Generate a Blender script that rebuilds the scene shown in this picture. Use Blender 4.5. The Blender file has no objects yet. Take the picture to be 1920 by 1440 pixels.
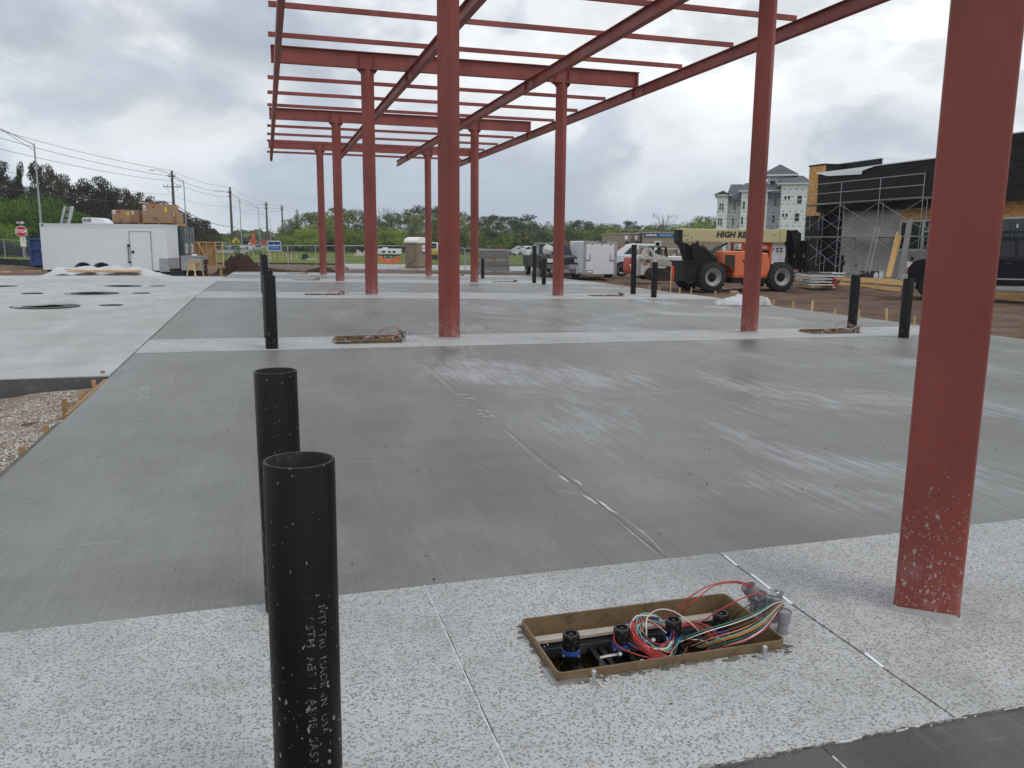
import bpy, bmesh, math, random
import numpy as np
from mathutils import Vector, Matrix
random.seed(7)
RNG = np.random.default_rng(11)
S = bpy.context.scene
COL = S.collection
PI = math.pi
rad = math.radians
# ------------------------------------------------------------------ camera
EYE = 1.55
FPX, PITCH, ROLL, YAW = 1522.469, 0.170572, 0.0094294, 0.291548      # focal length for a 1920 px wide frame
_cy, _sy, _cp, _sp = math.cos(YAW), math.sin(YAW), math.cos(PITCH), math.sin(PITCH)
_fwd = Vector((_sy * _cp, _cy * _cp, -_sp))
_rt = Vector((_cy, -_sy, 0))
_up = _rt.cross(_fwd)
RIGHT = math.cos(ROLL) * _rt + math.sin(ROLL) * _up
UP = -math.sin(ROLL) * _rt + math.cos(ROLL) * _up
cam = bpy.data.objects.new('camera', bpy.data.cameras.new('camera'))
COL.objects.link(cam)
cam.matrix_world = Matrix(((RIGHT.x, UP.x, -_fwd.x, 0), (RIGHT.y, UP.y, -_fwd.y, 0), (RIGHT.z, UP.z, -_fwd.z, EYE), (0, 0, 0, 1)))
cam.data.sensor_fit = 'HORIZONTAL'
cam.data.sensor_width = 36
cam.data.lens = 36 * FPX / 1920
cam.data.clip_start = 0.05
cam.data.clip_end = 6000
S.camera = cam
# ------------------------------------------------------------------ light
SUN_EL, SUN_AZ = rad(52), rad(140)          # azimuth measured from +Y towards +X
sund = Vector((math.sin(SUN_AZ) * math.cos(SUN_EL), math.cos(SUN_AZ) * math.cos(SUN_EL), math.sin(SUN_EL)))
sun = bpy.data.objects.new('sun', bpy.data.lights.new('sun', 'SUN'))
COL.objects.link(sun)
sun.data.energy = 1.0
sun.data.angle = rad(24)
sun.data.color = (1.0, 0.965, 0.92)
sun.rotation_euler = (-sund).to_track_quat('-Z', 'Y').to_euler()
sun.location = (0, 0, 60)
S.view_settings.view_transform = 'Standard'
S.view_settings.look = 'None'
S.view_settings.exposure = 0.0
S.view_settings.gamma = 1.0
S.view_settings.use_curve_mapping = False
S.render.engine = 'CYCLES'
S.cycles.max_bounces = 6
S.cycles.volume_bounces = 1
S.cycles.transparent_max_bounces = 8
S.cycles.use_denoising = True
S.cycles.denoiser = 'OPENIMAGEDENOISE'
S.cycles.denoising_input_passes = 'RGB_ALBEDO_NORMAL'
S.cycles.denoising_prefilter = 'NONE'


class Nodes:
    """small helper round a node tree"""
    def __init__(s, tree):
        s.t = tree
        tree.nodes.clear()

    def n(s, kind, **kw):
        a = s.t.nodes.new(kind)
        for k, v in kw.items():
            setattr(a, k, v)
        return a

    def link(s, a, b):
        s.t.links.new(a, b)

    def put(s, sock, val):
        if hasattr(val, 'is_output') or isinstance(val, bpy.types.NodeSocket):
            s.link(val, sock)
        else:
            if sock.type == 'RGBA' and len(val) == 3:
                val = (*val, 1)
            sock.default_value = val

    def math(s, op, a, b=0.0, c=None, clamp=False):
        m = s.n('ShaderNodeMath', operation=op, use_clamp=clamp)
        s.put(m.inputs[0], a)
        s.put(m.inputs[1], b)
        if c is not None:
            s.put(m.inputs[2], c)
        return m.outputs[0]

    def vmath(s, op, a, b=(0, 0, 0)):
        m = s.n('ShaderNodeVectorMath', operation=op)
        s.put(m.inputs[0], a)
        s.put(m.inputs[1], b)
        return m.outputs['Value'] if op in ('DOT_PRODUCT', 'LENGTH') else m.outputs['Vector']

    def scale(s, v, k):
        return s.vmath('MULTIPLY', v, k if not isinstance(k, (int, float)) else (k, k, k))

    def noise(s, v, scale=1.0, detail=3.0, rough=0.5, dist=0.0, col=False):
        m = s.n('ShaderNodeTexNoise')
        s.put(m.inputs['Vector'], v)
        m.inputs['Scale'].default_value = scale
        m.inputs['Detail'].default_value = detail
        m.inputs['Roughness'].default_value = rough
        m.inputs['Distortion'].default_value = dist
        return m.outputs['Color'] if col else m.outputs[0]

    def voro(s, v, scale=1.0, feature='F1', out='Distance', rnd=1.0):
        m = s.n('ShaderNodeTexVoronoi', feature=feature)
        s.put(m.inputs['Vector'], v)
        m.inputs['Scale'].default_value = scale
        m.inputs['Randomness'].default_value = rnd
        return m.outputs[out]

    def ramp(s, fac, *stops, interp='LINEAR'):
        m = s.n('ShaderNodeValToRGB')
        e = m.color_ramp.elements
        m.color_ramp.interpolation = interp
        for i, (p, c) in enumerate(stops):
            x = e[i] if i < 2 else e.new(p)
            x.position = p
            x.color = (c, c, c, 1) if isinstance(c, (int, float)) else (*c, 1)
        s.put(m.inputs[0], fac)
        return m.outputs[0]

    def step(s, fac, a, b):
        m = s.n('ShaderNodeMapRange', interpolation_type='SMOOTHSTEP')
        s.put(m.inputs['Value'], fac)
        m.inputs['From Min'].default_value = a
        m.inputs['From Max'].default_value = b
        return m.outputs[0]

    def mix(s, fac, a, b, blend='MIX'):
        m = s.n('ShaderNodeMix', data_type='RGBA', blend_type=blend)
        s.put(m.inputs[0], fac)
        s.put(m.inputs[6], a)
        s.put(m.inputs[7], b)
        return m.outputs[2]

    def sep(s, v):
        m = s.n('ShaderNodeSeparateXYZ')
        s.put(m.inputs[0], v)
        return m.outputs

    def bump(s, h, strength=0.3, dist=0.01):
        m = s.n('ShaderNodeBump')
        s.put(m.inputs['Height'], h)
        m.inputs['Strength'].default_value = strength
        m.inputs['Distance'].default_value = dist
        return m.outputs[0]

    def pos(s):
        return s.n('ShaderNodeNewGeometry').outputs['Position']

    def obj(s):
        return s.n('ShaderNodeTexCoord').outputs['Object']

    def island(s):
        return s.n('ShaderNodeNewGeometry').outputs['Random Per Island']

    def objrand(s):
        return s.n('ShaderNodeObjectInfo').outputs['Random']

    def out(s, col, rough=0.6, metal=0.0, normal=None, spec=0.5, alpha=None, trans=None):
        p = s.n('ShaderNodeBsdfPrincipled')
        s.put(p.inputs['Base Color'], col)
        s.put(p.inputs['Roughness'], rough)
        s.put(p.inputs['Metallic'], metal)
        s.put(p.inputs['Specular IOR Level'], spec)
        if normal is not None:
            s.link(normal, p.inputs['Normal'])
        o = s.n('ShaderNodeOutputMaterial')
        s.link(p.outputs[0], o.inputs[0])
        return p


def newmat(name):
    m = bpy.data.materials.new(name)
    m.use_nodes = True
    return m, Nodes(m.node_tree)


MATS = {}


def M(name, col=None, rough=0.6, metal=0.0, var=0.12, scale=2.5, bump=0.0, bscale=40, spec=0.5, dirt=None, dirt_amt=0.0, isl=0.0, ob=0.0):
    """plain painted / raw surface with uneven tone, grain and optional dirt of its own"""
    if name in MATS:
        return MATS[name]
    m, n = newmat(name)
    o = n.obj()
    f = n.noise(o, scale, 5, 0.6)
    a = n.math('MULTIPLY_ADD', f, 2 * var, 1 - var)
    if isl:
        a = n.math('MULTIPLY', a, n.math('MULTIPLY_ADD', n.island(), 2 * isl, 1 - isl))
    if ob:
        a = n.math('MULTIPLY', a, n.math('MULTIPLY_ADD', n.objrand(), 2 * ob, 1 - ob))
    sc = n.n('ShaderNodeVectorMath', operation='SCALE')
    sc.inputs[0].default_value = tuple(col)
    n.link(a, sc.inputs['Scale'])
    c = sc.outputs[0]
    if dirt is not None and dirt_amt > 0:
        g = n.noise(o, scale * 2.3, 6, 0.65)
        c = n.mix(n.math('MULTIPLY', n.step(g, 0.48, 0.72), dirt_amt), c, dirt)
    r = n.math('MULTIPLY_ADD', n.noise(o, scale * 3, 3), 0.2, rough - 0.1, clamp=True)
    nb = n.bump(n.noise(o, bscale, 4, 0.6), bump, 0.01) if bump else None
    n.out(c, r, metal, nb, spec)
    MATS[name] = m
    return m


# ------------------------------------------------------------------ geometry helpers
class MB:
    def __init__(s):
        s.v, s.f, s.m, s.cuts = [], [], [], []

    def add(s, vs, fs, m=0, T=None):
        b = len(s.v)
        s.cuts.append((b, len(s.f)))
        if T is not None:
            vs = [T @ Vector(v) for v in vs]
        s.v += [tuple(v) for v in vs]
        s.f += [tuple(i + b for i in f) for f in fs]
        s.m += [m] * len(fs)
        return s

    def box(s, c, d, rz=0.0, rx=0.0, ry=0.0, m=0, taper=1.0):
        x, y, z = d[0] / 2, d[1] / 2, d[2] / 2
        t = taper
        vs = [(-x, -y, -z), (x, -y, -z), (x, y, -z), (-x, y, -z), (-x * t, -y * t, z), (x * t, -y * t, z), (x * t, y * t, z), (-x * t, y * t, z)]
        T = Matrix.Translation(c) @ Matrix.Rotation(rz, 4, 'Z') @ Matrix.Rotation(ry, 4, 'Y') @ Matrix.Rotation(rx, 4, 'X')
        return s.add(vs, [(0, 3, 2, 1), (4, 5, 6, 7), (0, 1, 5, 4), (1, 2, 6, 5), (2, 3, 7, 6), (3, 0, 4, 7)], m, T)

    def b(s, x0, x1, y0, y1, z0, z1, m=0):
        return s.box(((x0 + x1) / 2, (y0 + y1) / 2, (z0 + z1) / 2), (abs(x1 - x0), abs(y1 - y0), abs(z1 - z0)), m=m)

    def frame(s, p0, p1, up=(0, 0, 1)):
        p0, p1 = Vector(p0), Vector(p1)
        y = (p1 - p0).normalized()
        u = Vector(up)
        if abs(y.dot(u)) > 0.98:
            u = Vector((1, 0, 0)) if abs(y.x) < 0.9 else Vector((0, 1, 0))
        x = y.cross(u).normalized()
        z = x.cross(y)
        return p0, p1, x, y, z

    def section(s, p0, p1, prof, up=(0, 0, 1), m=0, caps=True):
        """extrude a closed 2-D profile (list of (x,z)) from p0 to p1"""
        p0, p1, x, y, z = s.frame(p0, p1, up)
        n = len(prof)
        vs = [p0 + x * a + z * c for a, c in prof] + [p1 + x * a + z * c for a, c in prof]
        fs = [(i, (i + 1) % n, n + (i + 1) % n, n + i) for i in range(n)]
        if caps:
            fs += [tuple(range(n - 1, -1, -1)), tuple(range(n, 2 * n))]
        return s.add(vs, fs, m)

    def bar(s, p0, p1, w, h, up=(0, 0, 1), m=0):
        return s.section(p0, p1, [(-w / 2, -h / 2), (w / 2, -h / 2), (w / 2, h / 2), (-w / 2, h / 2)], up, m)

    def ibeam(s, p0, p1, d, bf, tf, tw, m=0):
        h, w, t = d / 2, bf / 2, tw / 2
        pr = [(-w, -h), (w, -h), (w, -h + tf), (t, -h + tf), (t, h - tf), (w, h - tf), (w, h), (-w, h), (-w, h - tf), (-t, h - tf), (-t, -h + tf), (-w, -h + tf)]
        return s.section(p0, p1, pr, (0, 0, 1), m)

    def cyl(s, p0, p1, r, r2=None, n=12, caps=True, m=0):
        r2 = r if r2 is None else r2
        p0, p1, x, y, z = s.frame(p0, p1)
        vs = [p0 + (x * math.cos(2 * PI * i / n) + z * math.sin(2 * PI * i / n)) * r for i in range(n)]
        vs += [p1 + (x * math.cos(2 * PI * i / n) + z * math.sin(2 * PI * i / n)) * r2 for i in range(n)]
        fs = [(i, (i + 1) % n, n + (i + 1) % n, n + i) for i in range(n)]
        if caps:
            fs += [tuple(range(n - 1, -1, -1)), tuple(range(n, 2 * n))]
        return s.add(vs, fs, m)

    def tube(s, pts, r, n=6, m=0, caps=True):
        pts = [Vector(p) for p in pts]
        k = len(pts)
        rs = r if isinstance(r, (list, tuple)) else [r] * k
        vs, fs = [], []
        up = Vector((0, 0, 1))
        for i, p in enumerate(pts):
            d = (pts[min(i + 1, k - 1)] - pts[max(i - 1, 0)]).normalized()
            u = up if abs(d.dot(up)) < 0.95 else Vector((1, 0, 0))
            x = d.cross(u).normalized()
            z = x.cross(d)
            vs += [p + (x * math.cos(2 * PI * j / n) + z * math.sin(2 * PI * j / n)) * rs[i] for j in range(n)]
        for i in range(k - 1):
            for j in range(n):
                fs.append((i * n + j, i * n + (j + 1) % n, (i + 1) * n + (j + 1) % n, (i + 1) * n + j))
        if caps:
            fs += [tuple(range(n - 1, -1, -1)), tuple(range((k - 1) * n, k * n))]
        return s.add(vs, fs, m)

    def prism(s, poly, axis, a, b, m=0):
        """polygon in the two other axes, extruded along axis from a to b"""
        def mk(u, v, w):
            return {'x': (w, u, v), 'y': (u, w, v), 'z': (u, v, w)}[axis]
        n = len(poly)
        vs = [mk(u, v, a) for u, v in poly] + [mk(u, v, b) for u, v in poly]
        fs = [(i, (i + 1) % n, n + (i + 1) % n, n + i) for i in range(n)] + [tuple(range(n - 1, -1, -1)), tuple(range(n, 2 * n))]
        return s.add(vs, fs, m)

    def lathe(s, prof, n=20, o=(0, 0, 0), axis=(0, 0, 1), m=0, close=False, caps=True):
        """revolve [(r, h)] about axis through o"""
        y = Vector(axis).normalized()
        u = Vector((1, 0, 0)) if abs(y.x) < 0.9 else Vector((0, 1, 0))
        x = y.cross(u).normalized()
        z = x.cross(y)
        o = Vector(o)
        k = len(prof)
        vs = []
        for r, h in prof:
            vs += [o + y * h + (x * math.cos(2 * PI * j / n) + z * math.sin(2 * PI * j / n)) * r for j in range(n)]
        fs = []
        for i in range(k if close else k - 1):
            q = (i + 1) % k
            for j in range(n):
                fs.append((i * n + j, i * n + (j + 1) % n, q * n + (j + 1) % n, q * n + j))
        if not close and caps:
            if prof[0][0] > 1e-5:
                fs.append(tuple(range(n - 1, -1, -1)))
            if prof[-1][0] > 1e-5:
                fs.append(tuple(range((k - 1) * n, k * n)))
        return s.add(vs, fs, m)

    def quad(s, *p, m=0):
        return s.add(p, [tuple(range(len(p)))], m)

    def blob(s, c, r, n=8, k=6, jit=0.15, m=0, seed=0):
        rnd = random.Random(seed)
        vs, fs = [], []
        for i in range(1, k):
            t = PI * i / k
            for j in range(n):
                a = 2 * PI * j / n
                q = 1 + rnd.uniform(-jit, jit)
                vs.append((c[0] + r[0] * math.sin(t) * math.cos(a) * q, c[1] + r[1] * math.sin(t) * math.sin(a) * q, c[2] + r[2] * math.cos(t) * q))
        vs += [(c[0], c[1], c[2] + r[2]), (c[0], c[1], c[2] - r[2])]
        T, B = len(vs) - 2, len(vs) - 1
        for i in range(k - 2):
            for j in range(n):
                fs.append((i * n + j, i * n + (j + 1) % n, (i + 1) * n + (j + 1) % n, (i + 1) * n + j))
        for j in range(n):
            fs += [(T, (j + 1) % n, j), (B, (k - 2) * n + j, (k - 2) * n + (j + 1) % n)]
        return s.add(vs, fs, m)

    def each(s, name, mats, parent=None, **kw):
        """every added piece becomes an object of its own"""
        out = []
        ends = s.cuts[1:] + [(len(s.v), len(s.f))]
        for (v0, f0), (v1, f1) in zip(s.cuts, ends):
            q = MB()
            q.v, q.m = s.v[v0:v1], s.m[f0:f1]
            q.f = [tuple(i - v0 for i in f) for f in s.f[f0:f1]]
            out.append(q.build(name, mats, parent, **kw))
        return out

    def stuff(s, name, mats, parent=None, **kw):
        return tag(s.build(name, mats, parent, **kw), kind='stuff')

    def build(s, name, mats, parent=None, smooth=32, bevel=0.0, loc=None, rot=None):
        me = bpy.data.meshes.new(name)
        bm = bmesh.new()
        vv = [bm.verts.new(v) for v in s.v]
        for f, mi in zip(s.f, s.m):
            try:
                q = bm.faces.new([vv[i] for i in f])
                q.material_index = mi
            except ValueError:
                pass
        if len(s.f) < 20000:
            bmesh.ops.recalc_face_normals(bm, faces=bm.faces)
        if bevel:
            ed = [e for e in bm.edges if len(e.link_faces) == 2 and e.calc_face_angle(0) > rad(35)]
            bmesh.ops.bevel(bm, geom=ed, offset=bevel, segments=1, affect='EDGES', clamp_overlap=True)
        bm.to_mesh(me)
        bm.free()
        return link(name, me, mats, parent, smooth, loc, rot)


def link(name, me, mats, parent=None, smooth=32, loc=None, rot=None):
    for q in (mats if isinstance(mats, (list, tuple)) else [mats]):
        me.materials.append(q)
    if smooth:
        me.polygons.foreach_set('use_smooth', [True] * len(me.polygons))
        me.set_sharp_from_angle(angle=rad(smooth))
    o = bpy.data.objects.new(name, me)
    COL.objects.link(o)
    if parent is not None:
        o.parent = parent
    if loc is not None:
        o.location = loc
    if rot is not None:
        o.rotation_euler = rot
    return o


def tag(o, label=None, cat=None, group=None, kind=None):
    if label:
        o['label'] = label
    if cat:
        o['category'] = cat
    if group:
        o['group'] = group
    if kind:
        o['kind'] = kind
    return o


def thing(name, label, cat, loc=(0, 0, 0), rz=0.0, group=None):
    o = bpy.data.objects.new(name, None)
    COL.objects.link(o)
    o.location = loc
    o.rotation_euler = (0, 0, rz)
    o.empty_display_size = 0.2
    return tag(o, label, cat, group)


def kids(o):
    return [c for c in COL.objects if c.parent == o]


CHILD = {}


def remember(root):
    """children tables are kept so that copying needs no search"""
    tab = {}
    for c in COL.objects:
        if c.parent:
            tab.setdefault(c.parent.name, []).append(c)
    CHILD[root.name] = tab


def dup(root, loc=None, rz=None, label=None, group=None, scale=None):
    tab = CHILD.get(root.name)
    if tab is None:
        remember(root)
        tab = CHILD[root.name]

    def rec(o, par):
        c = o.copy()
        COL.objects.link(c)
        if par is not None:
            c.parent = par
        for k in tab.get(o.name, []):
            rec(k, c)
        return c
    r = rec(root, None)
    if loc is not None:
        r.location = loc
    if rz is not None:
        r.rotation_euler = (0, 0, rz)
    if scale is not None:
        r.scale = scale if isinstance(scale, (tuple, list)) else (scale,) * 3
    return tag(r, label, None, group)


def text(name, s, size, mat, parent, T, extrude=0.003, shear=0.0, align='CENTER', bold=0.0, sx=1.0, space=1.0):
    cu = bpy.data.curves.new(name, 'FONT')
    cu.body = s
    cu.size = size
    cu.extrude = extrude
    cu.shear = shear
    cu.offset = bold
    cu.align_x = align
    cu.align_y = 'CENTER'
    cu.resolution_u = 2
    cu.space_character = space
    t = bpy.data.objects.new(name + '_tmp', cu)
    COL.objects.link(t)
    bpy.context.view_layer.update()
    me = bpy.data.meshes.new_from_object(t)
    bpy.data.objects.remove(t)
    bpy.data.curves.remove(cu)
    me.transform(T @ Matrix.Diagonal((sx, 1, 1, 1)))
    me.name = name
    return link(name, me, mat, parent, 0)


def face_T(o, right, up):
    """matrix that puts text lying in XY onto the plane spanned by right and up at o"""
    x, y = Vector(right).normalized(), Vector(up).normalized()
    z = x.cross(y)
    return Matrix(((x.x, y.x, z.x, o[0]), (x.y, y.y, z.y, o[1]), (x.z, y.z, z.z, o[2]), (0, 0, 0, 1)))


# ------------------------------------------------------------------ where things stand
def ray(px, py):
    return RIGHT * ((px - 960) / FPX) + UP * ((720 - py) / FPX) + _fwd


PRO = [(-9, 0), (2.7, 0), (12.5, .073), (22.5, .142), (32.6, .055), (42.6, -.067), (47, -.12), (60, -.2), (4000, -.2)]


def gz(x, y):
    """level of the concrete"""
    z = PRO[-1][1]
    for (a, za), (b, zb) in zip(PRO, PRO[1:]):
        if y <= b:
            t = (y - a) / (b - a)
            z = za + (zb - za) * max(0, t)
            break
    x = max(-6, min(16, x))
    return z - .0130 * (x - 2.7) * min(1, max(0, (y - 8) / 12))


def G(px, py, dz=0.0):
    """point on the concrete seen at a pixel of the 1920 x 1440 photograph"""
    d, z = ray(px, py), 0.0
    for _ in range(25):
        t = (z - EYE) / d.z
        z = gz(d.x * t, d.y * t) + dz
    return Vector((d.x * t, d.y * t, z))


def D(px, py, depth):
    """point at a forward distance"""
    d = ray(px, py)
    t = depth / (d.x * _sy + d.y * _cy)
    return Vector((d.x * t, d.y * t, EYE + d.z * t))


def XP(px, py, X):
    d = ray(px, py)
    t = X / d.x
    return Vector((X, d.y * t, EYE + d.z * t))


def B(px, depth, z):
    """base point: picture column, forward distance, level"""
    p = D(px, 455, depth)
    return Vector((p.x, p.y, z))


CAMRZ = -YAW        # turn for things whose front faces the camera


def smooth_path(pts, k=8):
    pts = [Vector(p) for p in pts]
    q = [pts[0] * 2 - pts[1]] + pts + [pts[-1] * 2 - pts[-2]]
    out = []
    for i in range(1, len(q) - 2):
        for j in range(k):
            t = j / k
            a, b, c, e = q[i - 1], q[i], q[i + 1], q[i + 2]
            out.append(.5 * ((2 * b) + (c - a) * t + (2 * a - 5 * b + 4 * c - e) * t * t + (3 * b - a - 3 * c + e) * t ** 3))
    out.append(pts[-1])
    return out


# ------------------------------------------------------------------ sky
W = bpy.data.worlds.new('World')
S.world = W
W.use_nodes = True
n = Nodes(W.node_tree)
d = n.n('ShaderNodeTexCoord').outputs['Generated']
sx, sy, sz = n.sep(d)
den = n.math('ADD', n.math('MAXIMUM', sz, 0.0), 0.20)
cmb = n.n('ShaderNodeCombineXYZ')
n.link(n.math('DIVIDE', sx, den), cmb.inputs[0])
n.link(n.math('DIVIDE', sy, den), cmb.inputs[1])
cmb.inputs[2].default_value = 3.7
pl = n.vmath('ADD', n.vmath('ADD', n.scale(d, (2.0, 2.0, 3.6)), n.scale(cmb.outputs[0], .22)), (3.7, 0, 0))
warp = n.vmath('ADD', pl, n.scale(n.vmath('SUBTRACT', n.noise(pl, 1.3, 3, 0.5, col=True), (0.5, 0.5, 0.5)), 0.6))


def cloud_noise(v):
    a = n.noise(v, 0.85, 3, 0.5)
    b = n.noise(v, 2.3, 9, 0.56)
    return n.math('ADD', n.math('MULTIPLY', a, .58), n.math('MULTIPLY', b, .46))


h0 = cloud_noise(warp)
# the same cover sampled a little towards the light gives each billow a bright and a shaded side
h1 = cloud_noise(n.vmath('ADD', warp, (.0, .02, .13)))
rim = n.math('SUBTRACT', h0, h1)
thick = n.step(h0, .42, .63)
base = n.ramp(thick, (0.0, (9.6, 9.7, 9.8)), (.35, (8.2, 8.4, 8.7)), (.60, (6.0, 6.4, 7.0)), (1.0, (4.2, 4.65, 5.4)))
wisp = n.noise(n.scale(d, (1, 1, 1.4)), 9.0, 6, 0.6, 0.2)
glow = n.math('POWER', n.math('MAXIMUM', n.vmath('DOT_PRODUCT', d, tuple(sund)), 0.0), 4.0)
lit = n.math('ADD', n.math('MULTIPLY_ADD', glow, 0.22, 1.09), n.math('ADD', n.math('MULTIPLY', rim, 2.2), n.math('MULTIPLY_ADD', wisp, .22, -.11)))
sk = n.n('ShaderNodeVectorMath', operation='SCALE')
n.link(base, sk.inputs[0])
n.link(lit, sk.inputs['Scale'])
hor = n.step(sz, 0.20, 0.0)
cloud = n.mix(n.math('MULTIPLY', hor, 0.5), sk.outputs[0], (5.7, 6.75, 7.9))
sky = n.n('ShaderNodeTexSky', sky_type='NISHITA')
sky.sun_disc = False
sky.sun_elevation = SUN_EL
sky.sun_rotation = SUN_AZ
sky.dust_density = 2.0
gap = n.math('MULTIPLY', n.step(h0, 0.44, 0.38), 0.22)
colr = n.mix(n.math('ADD', gap, 0.05), cloud, sky.outputs[0])
bg = n.n('ShaderNodeBackground')
n.link(colr, bg.inputs[0])
bg.inputs[1].default_value = 0.1
wo = n.n('ShaderNodeOutputWorld')
n.link(bg.outputs[0], wo.inputs[0])

# ------------------------------------------------------------------ ground materials


def concrete(name, base, streak=1.0, white=0.3, damp=0.35, rough=0.62, pit=1.0, mot=1.0):
    m, n = newmat(name)
    p = n.pos()
    flat = n.scale(p, (1, 1, 0))
    big = n.noise(n.scale(flat, (.42, .2, 0)), 1, 5, 0.55, 0.6)
    mid = n.noise(n.scale(flat, (1.6, .7, 0)), 1, 6, 0.6, 0.3)
    st = n.noise(n.scale(flat, (26, .55, 0)), 1, 5, 0.6)
    st2 = n.noise(n.scale(flat, (70, 2.0, 0)), 1, 3, 0.6)
    cross = n.noise(n.scale(flat, (.25, 2.2, 0)), 1, 5, 0.6)
    gr = n.noise(flat, 150, 3, 0.65)
    gr2 = n.noise(flat, 38, 4, 0.6)
    v = n.math('MULTIPLY_ADD', n.step(big, .35, .68), -damp, 1 + damp * .5)
    v = n.math('MULTIPLY', v, n.math('MULTIPLY_ADD', n.step(mid, .3, .7), .42 * mot, 1 - .21 * mot))
    v = n.math('MULTIPLY', v, n.math('MULTIPLY_ADD', n.noise(flat, 5.5, 6, .7), .5 * mot, 1 - .25 * mot))
    v = n.math('MULTIPLY', v, n.math('MULTIPLY_ADD', st, .30 * streak, 1 - .15 * streak))
    v = n.math('MULTIPLY', v, n.math('MULTIPLY_ADD', st2, .34 * streak, 1 - .17 * streak))
    v = n.math('MULTIPLY', v, n.math('MULTIPLY_ADD', n.noise(n.scale(flat, (.16, 4.5, 0)), 1, 4, .65), .22, .89))
    v = n.math('MULTIPLY', v, n.math('MULTIPLY_ADD', cross, .26, .87))
    v = n.math('MULTIPLY', v, n.math('MULTIPLY_ADD', gr, .9, .55))
    v = n.math('MULTIPLY', v, n.math('MULTIPLY_ADD', gr2, .45, .775))
    v = n.math('MULTIPLY', v, n.math('MULTIPLY_ADD', n.noise(flat, 80, 3, .7), .9, .55))
    sc = n.n('ShaderNodeVectorMath', operation='SCALE')
    n.link(v, sc.inputs['Scale'])
    n.put(sc.inputs[0], n.mix(n.step(big, .4, .66), base, tuple(a * b for a, b in zip(base, (1.03, 1.0, .93)))))
    c = sc.outputs[0]
    if white:
        wmask = n.noise(n.scale(flat, (.55, .34, 0)), 1, 5, 0.6, 0.8)
        wst = n.noise(n.scale(flat, (14, 1.1, 0)), 1, 6, 0.7)
        wst2 = n.noise(n.scale(flat, (42, 2.2, 0)), 1, 5, 0.7)
        xx = n.sep(p)[0]
        side = n.math('MULTIPLY_ADD', n.step(xx, .2, 2.6), .09, -.07)
        w = n.step(n.math('ADD', side, n.math('ADD', n.math('MULTIPLY', wmask, .55), n.math('ADD', n.math('MULTIPLY', wst, .28), n.math('MULTIPLY', wst2, .22)))), .535, .72)
        c = n.mix(n.math('MULTIPLY', w, white), c, (.50, .51, .52))
        # a few thin wiped cement smears
        sm = n.noise(n.scale(flat, (.8, 7, 0)), 1, 3, 0.5, 1.2)
        sm = n.math('MULTIPLY', n.step(n.math('ABSOLUTE', n.math('SUBTRACT', sm, .5)), .006, .0), n.step(wmask, .5, .64))
        c = n.mix(n.math('MULTIPLY', sm, .35), c, (.5, .5, .49))
    if pit:
        vd = n.voro(flat, 7.0)
        vr = n.sep(n.voro(flat, 7.0, out='Color'))[0]
        pt = n.math('MULTIPLY', n.step(vd, .075, .05), n.step(vr, .80, .86))
        c = n.mix(n.math('MULTIPLY', pt, .8 * pit), c, (.02, .022, .022))
    h = n.math('ADD', n.math('MULTIPLY', st2, .5), n.math('ADD', n.math('MULTIPLY', gr, .6), n.math('MULTIPLY', st, .4)))
    r = n.math('ADD', n.math('MULTIPLY_ADD', n.step(big, .35, .68), -.14, rough), n.math('MULTIPLY_ADD', gr2, .2, -.1))
    n.out(c, r, 0, n.bump(h, .22, .004), .45)
    return m


MAT_CONC = concrete('wet_grey_concrete', (.162, .165, .157), 1.0, .72, .5, .52, 1.0, .55)
MAT_CONC_DARK = concrete('dark_damp_concrete', (.075, .075, .073), .4, .22, .25, .5)
MAT_TANK = concrete('pale_concrete', (.385, .40, .405), .35, .75, .26, .7, 1.0, .5)
MAT_PAD = concrete('sidewalk_concrete', (.36, .37, .37), .1, .3, .2, .8, 0)


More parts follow.
